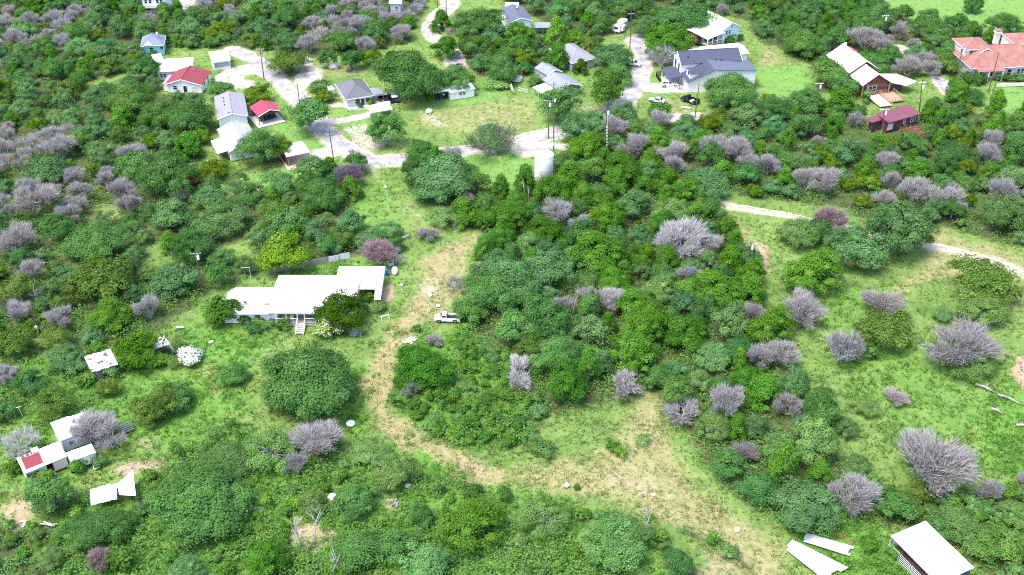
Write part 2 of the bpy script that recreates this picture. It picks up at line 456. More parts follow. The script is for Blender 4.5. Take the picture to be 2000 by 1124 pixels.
C_GREEN, C_GREEN2 = (0.100, 0.178, 0.040), (0.185, 0.262, 0.070)
C_STRAW, C_STRAW2 = (0.224, 0.202, 0.086), (0.361, 0.305, 0.163)
C_LUSH, C_LUSH2 = (0.080, 0.195, 0.028), (0.150, 0.285, 0.055)
C_DIRT, C_DIRT2 = (0.310, 0.215, 0.142), (0.447, 0.335, 0.241)
C_PALE, C_PALE2 = (0.33, 0.28, 0.21), (0.50, 0.45, 0.37)
C_OCHRE, C_OCHRE2 = (0.396, 0.310, 0.052), (0.473, 0.396, 0.103)
C_LAWN, C_LAWN2 = (0.115, 0.24, 0.045), (0.18, 0.30, 0.08)
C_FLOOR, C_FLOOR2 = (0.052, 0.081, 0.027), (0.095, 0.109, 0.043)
def ground_material():
    m, N, L = new_mat('meadow_ground')
    o = N.new('ShaderNodeOutputMaterial')
    p = N.new('ShaderNodeBsdfPrincipled')
    p.inputs['Roughness'].default_value = 0.95
    p.inputs['Specular IOR Level'].default_value = 0.1
    tc = N.new('ShaderNodeTexCoord')
    def noise(sc, det=6, rough=.65):
        n = N.new('ShaderNodeTexNoise')
        n.inputs['Scale'].default_value = sc
        n.inputs['Detail'].default_value = det
        n.inputs['Roughness'].default_value = rough
        L.new(tc.outputs['Object'], n.inputs['Vector'])
        return n.outputs['Fac']
    big, mid, fine, edge = noise(.06), noise(.45, 8, .7), noise(2.6, 5), noise(.8, 8, .75)
    def mth(op, a, b):
        n = N.new('ShaderNodeMath')
        n.operation = op
        n.use_clamp = False
        for i, v in enumerate((a, b)):
            if isinstance(v, (int, float)):
                n.inputs[i].default_value = v
            else:
                L.new(v, n.inputs[i])
        return n.outputs[0]
    def ramp(f, lo, hi):
        n = N.new('ShaderNodeMapRange')
        n.interpolation_type = 'SMOOTHSTEP'
        n.inputs['From Min'].default_value = lo
        n.inputs['From Max'].default_value = hi
        L.new(f, n.inputs['Value'])
        return n.outputs[0]
    def mix(f, a, b):
        n = N.new('ShaderNodeMixRGB')
        for i, v in ((0, f), (1, a), (2, b)):
            if isinstance(v, tuple):
                n.inputs[i].default_value = rgb(v)
            else:
                L.new(v, n.inputs[i])
        return n.outputs[0]
    detail = ramp(mth('ADD', mth('MULTIPLY', mid, .55), mth('MULTIPLY', fine, .45)), .36, .64)
    col = mix(ramp(mth('ADD', mth('MULTIPLY', big, .5), mth('MULTIPLY', mid, .5)), .38, .62), C_GREEN, C_GREEN2)
    a1 = N.new('ShaderNodeAttribute'); a1.attribute_name = 'cover_a'
    a2 = N.new('ShaderNodeAttribute'); a2.attribute_name = 'cover_b'
    s1 = N.new('ShaderNodeSeparateColor'); L.new(a1.outputs['Color'], s1.inputs[0])
    s2 = N.new('ShaderNodeSeparateColor'); L.new(a2.outputs['Color'], s2.inputs[0])
    def layer(col, msk, c1, c2, amt=.75):
        f = ramp(mth('ADD', msk, mth('MULTIPLY', mth('SUBTRACT', edge, .5), amt * 1.6)), .3, .72)
        return mix(f, col, mix(detail, c1, c2))
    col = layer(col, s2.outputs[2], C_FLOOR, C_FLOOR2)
    col = layer(col, s1.outputs[1], C_LUSH, C_LUSH2)
    col = layer(col, s1.outputs[0], C_STRAW, C_STRAW2)
    col = layer(col, s2.outputs[1], C_LAWN, C_LAWN2, .5)
    col = layer(col, s1.outputs[2], C_DIRT, C_DIRT2)
    col = layer(col, s2.outputs[0], C_OCHRE, C_OCHRE2, .4)
    col = layer(col, a1.outputs['Alpha'], C_PALE, C_PALE2)
    L.new(col, p.inputs['Base Color'])
    b = N.new('ShaderNodeBump')
    b.inputs['Strength'].default_value = .8
    b.inputs['Distance'].default_value = .25
    L.new(mth('ADD', mid, mth('MULTIPLY', fine, .5)), b.inputs['Height'])
    L.new(b.outputs[0], p.inputs['Normal'])
    L.new(p.outputs[0], o.inputs[0])
    return m
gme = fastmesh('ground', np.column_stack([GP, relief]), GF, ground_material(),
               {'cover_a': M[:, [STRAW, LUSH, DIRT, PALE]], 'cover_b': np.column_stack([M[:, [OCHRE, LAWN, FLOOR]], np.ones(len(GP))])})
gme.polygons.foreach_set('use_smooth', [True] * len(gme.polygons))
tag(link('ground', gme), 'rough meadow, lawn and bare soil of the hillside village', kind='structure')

# roads: ribbons with ragged edges a hand above the soil
rr = random.Random(3)
plain('asphalt', (0.42, 0.388, 0.375), .95, scale=.3, c2=(0.23, 0.208, 0.205), bump=.25, cut=(.38, .62))
plain('pale', (0.50, 0.46, 0.41), .95, scale=.35, c2=(0.27, 0.238, 0.195), bump=.2, cut=(.38, .62))
plain('caliche', (0.46, 0.39, 0.30), .95, scale=.6, c2=(0.36, 0.31, 0.20), bump=.5, cut=(.4, .56))
def ribbon(name, mat, line, wd, z):
    P = [Vector(p) for p in W(line)]
    Q = []
    for i in range(len(P) - 1):                       # Catmull-Rom, about one cross-section per metre
        p0, p1, p2, p3 = P[max(i - 1, 0)], P[i], P[i + 1], P[min(i + 2, len(P) - 1)]
        n = max(2, int((p2 - p1).length / 1.0))
        for k in range(n):
            t = k / n
            Q.append(.5 * ((2 * p1) + (p2 - p0) * t + (2 * p0 - 5 * p1 + 4 * p2 - p3) * t * t + (3 * p1 - p0 - 3 * p2 + p3) * t ** 3))
    Q.append(P[-1])
    V, F = [], []
    jl = jr = 0
    for i, q in enumerate(Q):
        t = (Q[min(i + 1, len(Q) - 1)] - Q[max(i - 1, 0)]).normalized()
        nrm = Vector((-t.y, t.x))
        jl = jl * .7 + rr.uniform(-.22, .22)
        jr = jr * .7 + rr.uniform(-.22, .22)
        for s in (wd / 2 + jl, wd / 6, -wd / 6, -wd / 2 + jr):
            V.append((q.x + nrm.x * s, q.y + nrm.y * s, z))
    for i in range(len(Q) - 1):
        for k in range(3):
            F.append((i * 4 + k + 1, i * 4 + k, i * 4 + 4 + k, i * 4 + 5 + k))
    return tag(mk(name, V, F, MATS[mat]), kind='structure')
for i, (nm, mt, line, wd) in enumerate(ROADS):
    z = {'asphalt': .012, 'pale': .028, 'caliche': .02}[mt] + i * .0006
    if mt == 'caliche':                               # two wheel ruts
        for s in (-1.0, 1.0):
            P = W(line)
            off = []
            for j in range(len(P)):
                t = P[min(j + 1, len(P) - 1)] - P[max(j - 1, 0)]
                t = t / np.hypot(*t)
                off.append((P[j][0] - t[1] * s * .95, P[j][1] + t[0] * s * .95))
            px_line = [pix(x, y) for x, y in off]
            ribbon('wheel_rut', mt, px_line, .95, z + s * .002)
    else:
        ribbon(nm, mt, line, wd, z)
for i, (nm, shp) in enumerate(PALE_PADS):
    P = W(shp)
    mk(nm, [(x, y, .040 + i * .004) for x, y in P], [tuple(range(len(P)))], MATS['pale'])
    bpy.data.objects[nm if i != 1 else 'concrete_pad.001']['kind'] = 'structure'

# ================================================================== buildings
plain('white_metal', (0.74, 0.74, 0.735), .45, .10, .5, wave=(1.1, 'X', .12), bump=.35)
plain('white_metal_cross', (0.72, 0.715, 0.70), .5, .12, .5, wave=(1.1, 'Y', .12), bump=.35)
plain('white_coating', (0.75, 0.75, 0.745), .6, .09, .45, wave=(.8, 'X', .06), bump=.15)
plain('galvanised', (0.62, 0.63, 0.65), .45, .18, .9, wave=(1.4, 'X'), bump=.35)
plain('white_wall', (0.80, 0.79, 0.77), .8, .05, 1.0, wave=(2.2, 'Z'), bump=.2)
plain('white_plaster', (0.80, 0.79, 0.77), .85, .06, .9)
plain('cream_wall', (0.68, 0.61, 0.56), .85, .06, 1.0, wave=(2.0, 'Z'), bump=.2)
plain('lilac_wall', (0.60, 0.58, 0.62), .85, .08, 1.0, wave=(2.0, 'Z'), bump=.2)
plain('grey_wall', (0.40, 0.40, 0.42), .85, .12, 1.0, wave=(2.0, 'Z'), bump=.3)
plain('slate_wall', (0.115, 0.125, 0.15), .85, .12, 1.0, wave=(2.0, 'Z'), bump=.3)
plain('stone_wall', (0.50, 0.48, 0.48), .9, .2, 2.2, bump=.4)
plain('blue_wall', (0.20, 0.62, 0.66), .8, .06, 1.0, wave=(2.2, 'Z'), bump=.2)
plain('pale_blue_wall', (0.48, 0.66, 0.74), .8, .06, 1.0, wave=(2.2, 'Z'), bump=.2)
plain('log_wall', (0.25, 0.085, 0.05), .75, .3, 1.3, wave=(1.7, 'Z', .55), bump=.8)
plain('maroon_wall', (0.14, 0.05, 0.06), .8, .25, 1.3, wave=(1.7, 'Z', .4), bump=.6)
plain('red_roof', (0.22, 0.032, 0.042), .75, .22, 1.6, bump=.3)
plain('pink_roof', (0.56, 0.27, 0.33), .6, .12, .9, wave=(1.3, 'X'), bump=.3)
plain('crimson_metal', (0.36, 0.03, 0.06), .5, .12, .9, wave=(1.2, 'Y'), bump=.3)
plain('maroon_roof', (0.165, 0.05, 0.075), .8, .2, 1.3, bump=.3)
plain('terracotta', (0.40, 0.185, 0.155), .8, .2, .5, wave=(2.4, 'X', .25), bump=.6, c2=(0.29, 0.115, 0.095))
plain('navy_shingle', (0.055, 0.062, 0.10), .85, .2, 1.8, bump=.3)
plain('slate_shingle', (0.10, 0.11, 0.155), .85, .2, 1.8, bump=.3)
plain('grey_shingle', (0.13, 0.127, 0.145), .9, .22, 2.2, bump=.35)
plain('pale_shingle', (0.25, 0.24, 0.27), .9, .14, 1.6, bump=.3)
plain('blue_slate', (0.17, 0.19, 0.26), .85, .14, 1.6, bump=.3)
plain('grey_metal', (0.24, 0.25, 0.285), .5, .15, .8, wave=(1.3, 'X'), bump=.4)
plain('lilac_metal', (0.36, 0.355, 0.395), .55, .1, .8, wave=(1.2, 'X'), bump=.3)
plain('mint_roof', (0.45, 0.62, 0.56), .6, .1, .8)
plain('trim', (0.80, 0.80, 0.79), .6, .04, 2)
plain('dark_trim', (0.03, 0.03, 0.035), .6, .2, 2)
plain('glass', (0.02, 0.024, 0.032), .08, .3, .8)
plain('dark_door', (0.03, 0.022, 0.025), .5, .2, 2)
plain('grey_door', (0.30, 0.31, 0.35), .5, .1, 1, wave=(2.5, 'Z'), bump=.4)
plain('raw_wood', (0.42, 0.27, 0.185), .85, .3, 3, bump=.3)
plain('pink_deck', (0.62, 0.43, 0.36), .85, .14, 1.5, wave=(3.2, 'X'), bump=.4)
plain('grey_wood', (0.27, 0.245, 0.235), .9, .35, 3, bump=.5)
plain('ply', (0.62, 0.58, 0.58), .85, .25, 1.2, bump=.2)
plain('rusted', (0.62, 0.63, 0.64), .6, .2, .75, wave=(1.5, 'X', .35), bump=.6, c2=(0.075, 0.05, 0.045), cut=(.37, .46))
plain('rust', (0.22, 0.095, 0.06), .85, .4, 1.2, bump=.3)
plain('black', (0.018, 0.018, 0.02), .6, .3, 3)
plain('shade_earth', (0.10, 0.07, 0.055), .95, .3, 1.2, bump=.4)
plain('concrete', (0.55, 0.53, 0.50), .95, .12, 1.2, bump=.2)
plain('pole_wood', (0.13, 0.085, 0.06), .9, .35, 2.5, bump=.4)
plain('steel', (0.42, 0.43, 0.45), .4, .2, 2, metal=.6)
plain('ceramic', (0.72, 0.72, 0.74), .3, .05, 2)

class Bld:
    """A building: x runs along its front (left to right), y away from the camera, z up."""
    def __init__(s, name, label, cat, A, Bp, z, C=None, D=None, group=None, L=None, lift=0.0, mark=None):
        a, b = at(A[0], A[1], z), at(Bp[0], Bp[1], z)
        s.ang = math.atan2(b.y - a.y, b.x - a.x)
        s.L = L or math.hypot(b.x - a.x, b.y - a.y)
        u = Vector((math.cos(s.ang), math.sin(s.ang)))
        v = Vector((-u.y, u.x))
        s.D = D
        if C:
            c = at(C[0], C[1], z)
            s.D = (c.x - a.x) * v.x + (c.y - a.y) * v.y
        s.z = z
        s.o = empty(name, (a.x, a.y, lift), s.ang)
        tag(s.o, label, cat, group)
        s.u, s.v, s.a = u, v, a
        s.foot(-.3, -.3, s.L + .3, s.D + .3)
        m = s.world(s.L / 2, s.D / 2)
        if mark:
            LAND.append((mark,) + pix(m.x, m.y, 2.0))
    def world(s, x, y):
        return Vector((s.a.x + s.u.x * x + s.v.x * y, s.a.y + s.u.y * x + s.v.y * y, 0))
    def foot(s, x0, y0, x1, y1):
        c = s.world((x0 + x1) / 2, (y0 + y1) / 2)
        FOOT.append((c.x, c.y, (x1 - x0) / 2, (y1 - y0) / 2, s.ang))
    def mesh(s, name, v, f, mat, parent=None):
        return mk(name, v, f, MATS[mat], parent or s.o)
    def box(s, name, x0, y0, z0, x1, y1, z1, mat, parent=None):
        return s.mesh(name, *boxv(x0, y0, z0, x1, y1, z1), mat, parent)
    def walls(s, x0, y0, x1, y1, z0, z1, mat, axis=None, rise=0.0, name='wall', ridge=.5):
        """closed wall block; axis 'u': ridge along the front, 'v': gables to front and back"""
        if not axis:
            return s.box(name, x0, y0, z0, x1, y1, z1, mat)
        v, f = boxv(x0, y0, z0, x1, y1, z1)
        f = [q for q in f if q != (4, 5, 6, 7)]
        if axis == 'v':
            xm = x0 + (x1 - x0) * ridge
            v += [(xm, y0, z1 + rise), (xm, y1, z1 + rise)]
            f += [(4, 5, 8), (6, 7, 9), (5, 6, 9, 8), (7, 4, 8, 9)]
        else:
            ym = y0 + (y1 - y0) * ridge
            v += [(x0, ym, z1 + rise), (x1, ym, z1 + rise)]
            f += [(7, 4, 8), (5, 6, 9), (4, 5, 9, 8), (6, 7, 8, 9)]
        return s.mesh(name, v, f, mat)
    def slab(s, name, top, th, mat, parent=None):
        """roof sheet from its top outline (any planar outline), given thickness downwards"""
        n = len(top)
        v = list(top) + [(x, y, z - th) for x, y, z in top]
        f = [tuple(range(n)), tuple(range(2 * n - 1, n - 1, -1))] + [(i, i + n, (i + 1) % n + n, (i + 1) % n) for i in range(n)]
        return s.mesh(name, v, f, mat, parent)
    def gable(s, x0, y0, x1, y1, z, rise, axis, mat, ov=.35, th=.13, ridge=.5, trim='trim', name='roof'):
        """two roof slopes as one solid plus a ridge cap and barge boards"""
        if axis == 'v':
            xm = x0 + (x1 - x0) * ridge
            top = [(x0, y0, z), (xm, y0, z + rise), (x1, y0, z)]
            bk = [(x, y1, zz) for x, _, zz in top]
        else:
            ym = y0 + (y1 - y0) * ridge
            top = [(x0, y0, z), (x0, ym, z + rise), (x0, y1, z)]
            bk = [(x1, y, zz) for _, y, zz in top]
        v = top + bk
        v = v + [(a, b, c - th) for a, b, c in v]
        f = [(0, 1, 4, 3), (1, 2, 5, 4), (6, 9, 10, 7), (7, 10, 11, 8), (0, 3, 9, 6), (2, 8, 11, 5),
             (0, 6, 7, 1), (1, 7, 8, 2), (3, 4, 10, 9), (4, 5, 11, 10)]
        r = s.mesh(name, v, f, mat)
        a, b = Vector(top[1]), Vector(bk[1])
        s.mesh('ridge_cap', *tube([a + Vector((0, 0, .03)), b + Vector((0, 0, .03))], [.12, .12], 5), mat, r)
        for e in (top, bk):
            d = -.03 if e is top else .03
            pts = [Vector(p) + (Vector((0, d, -.11)) if axis == 'v' else Vector((d, 0, -.11))) for p in e]
            s.mesh('barge_board', *joinv(tube(pts[:2], [.1, .1], 4), tube(pts[1:], [.1, .1], 4)), trim, r)
        return r
    def hip(s, x0, y0, x1, y1, z, rise, mat, th=.14, inset=None, name='roof', trim='trim'):
        L, D = x1 - x0, y1 - y0
        if L >= D:
            k = inset or D / 2
            rd = [(x0 + k, (y0 + y1) / 2, z + rise), (x1 - k, (y0 + y1) / 2, z + rise)]
            f = [(0, 1, 5, 4), (1, 2, 5), (2, 3, 4, 5), (3, 0, 4)]
        else:
            k = inset or L / 2
            rd = [((x0 + x1) / 2, y0 + k, z + rise), ((x0 + x1) / 2, y1 - k, z + rise)]
            f = [(0, 1, 4), (1, 2, 5, 4), (2, 3, 5), (3, 0, 4, 5)]
        cs = [(x0, y0, z), (x1, y0, z), (x1, y1, z), (x0, y1, z)]
        v = cs + rd + [(a, b, c - th) for a, b, c in cs]
        f += [(6, 9, 8, 7)] + [(i, i + 6, (i + 1) % 4 + 6, (i + 1) % 4) for i in range(4)]
        r = s.mesh(name, v, f, mat)
        parts = [tube([rd[0], rd[1]], [.1, .1], 5)]
        e = {0: (0, 3), 1: (1, 2)} if L >= D else {0: (0, 1), 1: (2, 3)}
        for i in (0, 1):
            for c in e[i]:
                parts.append(tube([cs[c], rd[i]], [.09, .09], 5))
        s.mesh('ridge_cap', *joinv(*parts), mat, r)
        g = [tube([cs[i], cs[(i + 1) % 4]], [.08, .08], 4) for i in range(4)]
        g = [([(x, y, zz - .08) for x, y, zz in vv], ff) for vv, ff in g]
        s.mesh('gutter', *joinv(*g), trim, r)
        return r
    def mono(s, x0, y0, x1, y1, z0, z1, mat, th=.1, name='roof', rise_axis='v'):
        if rise_axis == 'v':
            return s.slab(name, [(x0, y0, z0), (x1, y0, z0), (x1, y1, z1), (x0, y1, z1)], th, mat)
        return s.slab(name, [(x0, y0, z0), (x1, y0, z1), (x1, y1, z1), (x0, y1, z0)], th, mat)
    def opening(s, face, p, zc, wd, h, kind='window', mat='glass', frame='trim', at_=0.0, bars=True):
        """window (frame > pane) or door (frame > leaf) standing proud of the wall plane at_"""
        F = {'front': lambda a, d, z: (a, at_ - d, z), 'back': lambda a, d, z: (a, at_ + d, z),
             'left': lambda a, d, z: (at_ - d, a, z), 'right': lambda a, d, z: (at_ + d, a, z)}[face]
        def bar(a0, z0, a1, z1, d0, d1):
            v, f = boxv(0, 0, 0, 1, 1, 1)
            return [F(a0 + (a1 - a0) * x, d0 + (d1 - d0) * y, z0 + (z1 - z0) * z) for x, y, z in v], f
        a0, a1, z0, z1, t = p - wd / 2, p + wd / 2, zc - h / 2, zc + h / 2, .09
        fr = [bar(a0 - t, z0 - t, a1 + t, z0, 0, .09), bar(a0 - t, z1, a1 + t, z1 + t, 0, .09),
              bar(a0 - t, z0, a0, z1, 0, .09), bar(a1, z0, a1 + t, z1, 0, .09)]
        if kind == 'window' and bars:
            fr += [bar(a0, zc - .03, a1, zc + .03, .045, .08)]
            if wd > 1.4:
                fr += [bar(p - .04, z0, p + .04, zc - .03, .045, .08), bar(p - .04, zc + .03, p + .04, z1, .045, .08)]
        o = s.mesh(kind, *joinv(*fr), frame)
        s.mesh('pane' if kind == 'window' else 'door_leaf', *bar(a0, z0, a1, z1, .002, .04), mat, o)
        return o
    def posts(s, pts, z0, z1, r=.07, mat='trim', name='post'):
        for x, y in pts:
            s.box(name, x - r, y - r, z0, x + r, y + r, z1, mat)
    def vent(s, x, y, z, h=.5, r=.13, mat='dark_trim', name='roof_vent'):
        s.mesh(name, *tube([(x, y, z - .2), (x, y, z + h)], [r, r], 8), mat)

# ---- white mobile home in the middle: three joined blocks under white coated roofs
b = Bld('mobile_home', 'long white mobile home with flat white roof, porch and front steps', 'house', (534, 611), (690, 611), 3.3, C=(690, 537), mark='the mobile home')
L, D = b.L, b.D
xs = lambda px, py=575: (at(px, py, 3.3).x - b.a.x)
yl0, yl1 = 0.4, (at(500, 559, 3.3).y - b.a.y)
b.walls(.5, 2.6, L, D - .4, .1, 3.05, 'white_wall')
x_l, x_b0, x_b1 = xs(437, 588), xs(657, 540), xs(749, 540)
yfold = at(480, 588, 3.3).y - b.a.y
b.walls(x_l + .5, .9, .5, yl1 - .5, .1, 2.85, 'white_wall')
yb0, yb1 = at(700, 563, 3.3).y - b.a.y, at(700, 519, 3.3).y - b.a.y
b.walls(x_b0 + .4, yb0 + 2.6, x_b1 - .4, yb1 - .4, .1, 2.95, 'white_plaster')
b.posts([(x_b0 + 2.4, yb0 + .3), (x_b1 - 1.5, yb0 + .3)], 0, 3.0, .07, 'grey_wood')
b.box('porch_floor', x_b0 + 2.0, yb0 + .1, .1, x_b1 - .4, yb0 + 2.6, .7, 'grey_wood')
b.foot(x_l, 0, .5, yl1); b.foot(x_b0, yb0, x_b1, yb1)
b.gable(-1.2, 0, L, D, 3.2, .55, 'u', 'white_coating', ridge=.62)
# lower left end: hipped
k = x_l
b.slab('roof_end', [(k + 3.0, yfold, 3.02), (-.2, yfold, 3.05), (-.2, yl1, 3.0), (k + 1.2, yl1, 2.9), (k, yl1 - 1.6, 2.85), (k, yfold + .6, 2.9)], .13, 'white_coating')
b.slab('roof_skirt', [(k + 2.8, yl0 - .2, 2.72), (-.25, yl0 - .2, 2.72), (-.25, yfold - .01, 3.045), (k + 2.6, yfold - .01, 3.015)], .12, 'lilac_metal')
b.slab('roof_block', [(x_b0, yb0, 3.05), (x_b1, yb0, 3.05), (x_b1, yb1, 3.12), (x_b0, yb1, 3.12)], .14, 'white_coating')
b.slab('awning', [(x_b1 - 1.3, yb0 - 3.0, 2.5), (x_b1 + .05, yb0 - 3.0, 2.5), (x_b1 + .05, yb0 - .01, 2.9), (x_b1 - 1.3, yb0 - .01, 2.9)], .08, 'white_coating')
b.box('porch_floor', .2, -.1, .75, L * .62, 2.6, .9, 'grey_wood')
px0 = [.3, 2.4, 4.6, 6.0, 8.2, L * .6]
b.posts([(x, .1) for x in px0], .0, 3.0, .06, 'white_plaster')
for i in range(len(px0) - 1):
    if i == 2: continue
    b.box('porch_rail', px0[i] + .06, .06, 1.75, px0[i + 1] - .06, .14, 1.83, 'white_plaster')
    b.box('porch_skirt', px0[i] + .06, .05, .1, px0[i + 1] - .06, .1, .74, 'ply')
b.box('chair', 2.9, .9, .9, 3.6, 1.6, 1.75, 'white_plaster')
b.opening('front', 1.6, 1.9, .9, 1.0, at_=2.6, mat='glass'); b.opening('front', 7.0, 1.9, 1.2, 1.0, at_=2.6)
b.opening('front', 5.3, 1.75, .95, 2.0, 'door', 'white_plaster', at_=2.6)
for x0 in (x_l + 2.5, -3.5):
    b.opening('front', x0, 1.7, 1.2, .8, at_=.9)
b.opening('right', yb0 + 3, 1.8, 1.2, 1.0, at_=x_b1 - .4)
st = empty('stairs'); st.parent = b.o
for xx in (4.42, 6.0): b.mesh('stringer', [(xx, -2.9, 0), (xx + .08, -2.9, 0), (xx + .08, -.1, .0), (xx, -.1, .0), (xx, -2.9, .12), (xx + .08, -2.9, .12), (xx + .08, -.1, .75), (xx, -.1, .75)], boxv(0, 0, 0, 1, 1, 1)[1], 'white_plaster', st)
for i in range(5):
    y1 = -.15 - i * .5
    b.box('tread', 4.6, y1 - .5, .72 - i * .15, 5.98, y1 - .06, .78 - i * .15, 'ply', st)
for xx in (4.5, 6.0):
    b.mesh('handrail', *joinv(tube([(xx, -2.9, 0.9), (xx, -.1, 1.75)], [.05, .05], 5), tube([(xx, -2.9, 0), (xx, -2.9, .95)], [.05, .05], 5)), 'white_plaster', st)
sk = b.box('skylight', -2.4, yfold - 1.0, 3.0, -1.2, yfold - .45, 3.12, 'grey_metal')
b.vent(2.9, D * .8, 3.55, .9, .09, 'steel', 'vent_pipe')

# ---- dark red gabled house with pink lean-to
b = Bld('red_roof_house', 'white walled house under a dark red gabled roof with pink side roof', 'house', (322, 164.5), (394, 166), 2.7, C=(421, 139), mark='the dark red roof')
L, D = b.L, b.D
b.walls(.4, .4, L - .4, D - .4, 0, 2.55, 'white_plaster', 'v', 1.45, ridge=.45)
b.gable(0, 0, L, D, 2.6, 1.6, 'v', 'red_roof', ridge=.45)
b.opening('front', L * .52, 1.05, .95, 2.05, 'door', 'dark_door', at_=.4)
b.opening('front', L * .25, 1.5, 1.1, 1.1, at_=.4); b.opening('front', L * .78, 1.5, 1.3, .8, at_=.4, mat='ply')
b.opening('right', D * .35, 1.5, 1.0, 1.1, at_=L - .4); b.opening('right', D * .7, 1.1, .9, 2.0, 'door', 'dark_door', at_=L - .4)
b.slab('lean_to_roof', [(-1.2, 1.0, 2.25), (2.2, 1.0, 2.62), (2.2, 7.2, 2.62), (-1.2, 7.2, 2.25)], .1, 'pink_roof')
b.walls(-1.0, 1.2, .4, 7.0, 0, 2.1, 'white_plaster', name='wall')
b.slab('red_skirt', [(2.2, .5, 2.66), (3.6, .5, 3.0), (3.6, 9.0, 3.0), (2.2, 9.0, 2.66)], .08, 'crimson_metal')
b.foot(-1.2, 1, 1, 7.2)
b.vent(L * .6, D * .75, 3.9, .5, .16, 'steel')

b = Bld('long_shed_house', 'long building with white metal roof behind the dark red roof', 'house', (303, 141), (374, 137), 2.9, C=(389, 114), mark='the long white roof')
b.walls(.4, .6, b.L - .4, b.D - .3, 0, 2.7, 'lilac_wall')
b.mono(0, 0, b.L, b.D, 2.85, 3.25, 'white_metal')
for p in (1.3, 2.2): b.opening('front', p + .2, 1.5, .7, .9, at_=.6)
b.opening('front', b.L * .62, 1.5, 1.0, .9, at_=.6)
b.vent(b.L * .95, b.D * .3, 3.0, .7, .1)

b = Bld('small_white_shed', 'small plain shed with white sheet roof below the turquoise house', 'shed', (302, 122), (321, 119), 2.4, C=(318, 105))
b.walls(.2, .2, b.L - .2, b.D - .2, 0, 2.2, 'white_wall'); b.mono(0, 0, b.L, b.D, 2.3, 2.6, 'white_metal')
b.opening('front', b.L / 2, 1.0, 1.0, 1.9, 'door', 'grey_door', at_=.2)

b = Bld('garage', 'white roofed garage with wide grey door beside the pale yard', 'garage', (414.5, 122), (451, 117), 2.9, C=(439, 99.5), mark='the white garage')
b.walls(.3, .5, b.L - .3, b.D - .3, 0, 2.7, 'white_wall'); b.mono(0, 0, b.L, b.D, 2.8, 3.2, 'white_metal')
b.opening('front', b.L * .5, 1.55, b.L * .82, 1.5, 'door', 'grey_door', at_=.5)
b.opening('left', b.D * .45, 1.9, 1.6, .9, at_=.3)

b = Bld('turquoise_house', 'turquoise house with grey hipped roof among trees at upper left', 'house', (274, 91), (320, 88), 3.3, D=8.0, mark='the turquoise house')
L, D = b.L, b.D
b.walls(.4, .4, L - .4, D - .4, 0, 3.2, 'blue_wall')
b.hip(0, 0, L, D, 3.3, 2.1, 'blue_slate')
b.mesh('dormer', [(1.0, -.15, 3.35), (3.4, -.15, 3.35), (2.2, -.15, 4.3), (2.2, 2.4, 4.3), (1.0, 1.6, 3.6), (3.4, 1.6, 3.6)], [(0, 1, 2), (0, 2, 3, 4), (1, 5, 3, 2), (0, 4, 5, 1)], 'trim')
b.opening('front', 3.0, 1.9, 1.2, 1.4, at_=.4); b.opening('front', 6.0, 2.2, .9, 1.0, at_=.4)
b.box('vent', 4.6, D * .5 - .3, 5.35, 5.2, D * .5 + .3, 5.8, 'trim')

b = Bld('white_house', 'tall white house at the top edge beside the narrow left road', 'house', (273, -4), (323, -4), 5.2, D=8.0, mark='the topmost white house')
L, D = b.L, b.D
b.walls(.4, .4, L - .4, D - .4, 0, 5.1, 'white_plaster'); b.hip(0, 0, L, D, 5.2, 2.0, 'pale_shingle')
for p in (1.6, 3.0, 5.4, 6.6): b.opening('front', p, 3.9, .8, 1.3, at_=.4)
b.opening('front', 2.0, 1.4, 1.4, 1.2, at_=.4)
b.box('deck', 1.0, -1.6, 2.2, L - 1, .4, 2.35, 'grey_wood'); b.posts([(1.2, -1.5), (L - 1.2, -1.5)], 0, 2.2, .08, 'grey_wood')

b = Bld('mint_roof_house', 'grey house with mint green roof half hidden at top edge', 'house', (760, 7), (783, 7.5), 5.0, D=7.0, mark='the mint roof')
b.walls(.3, .3, b.L - .3, b.D - .3, 0, 4.9, 'grey_wall'); b.gable(0, 0, b.L, b.D, 4.95, 1.2, 'u', 'mint_roof')
b.opening('front', b.L * .6, 3.4, .9, 1.2, at_=.3)

b = Bld('pale_hip_house', 'white house under a wide pale grey shallow gabled roof', 'house', (424, 233), (485, 226), 3.9, D=14.5, mark='the pale grey roof')
L, D = b.L, b.D
b.walls(.4, .4, L - .4, D - .4, 0, 3.75, 'white_plaster', 'v', 1.0)
b.gable(0, 0, L, D, 3.85, 1.25, 'v', 'pale_shingle')
for q in (.45, .6, .75): b.vent(L * .3, D * q, 4.6, .35, .16)
b.box('satellite_dish', L * .36, .6, 4.6, L * .44, .8, 5.2, 'grey_metal')
b.opening('right', D * .3, 2.0, 1.1, 1.2, at_=L - .4)

b = Bld('grey_gable_house', 'house with plain grey gabled roof and white side porch by green tree', 'house', (446, 297), (510, 285), 2.9, D=14.0, mark='the plain grey gable')
L, D = b.L, b.D
b.walls(.4, .4, L - .4, D - .4, 0, 2.75, 'white_plaster', 'v', 1.2); b.gable(0, 0, L, D, 2.85, 1.5, 'v', 'lilac_metal')
b.slab('porch_roof', [(-2.6, 1.0, 2.4), (.1, 1.0, 2.75), (.1, 9.0, 2.75), (-2.6, 9.0, 2.4)], .1, 'white_coating')
b.posts([(-2.5, 1.2), (-2.5, 5.0), (-2.5, 8.8)], 0, 2.3, .07); b.foot(-2.6, 1, .2, 9)
b.mesh('aerial', *joinv(tube([(L * .42, D * .62, 4.0), (L * .42, D * .62, 5.4)], [.04, .03], 5), tube([(L * .42 - .7, D * .62, 5.3), (L * .42 + .7, D * .62, 5.3)], [.03, .03], 5)), 'steel')
b.opening('left', D * .5, 1.6, 1.1, 1.2, at_=.4)

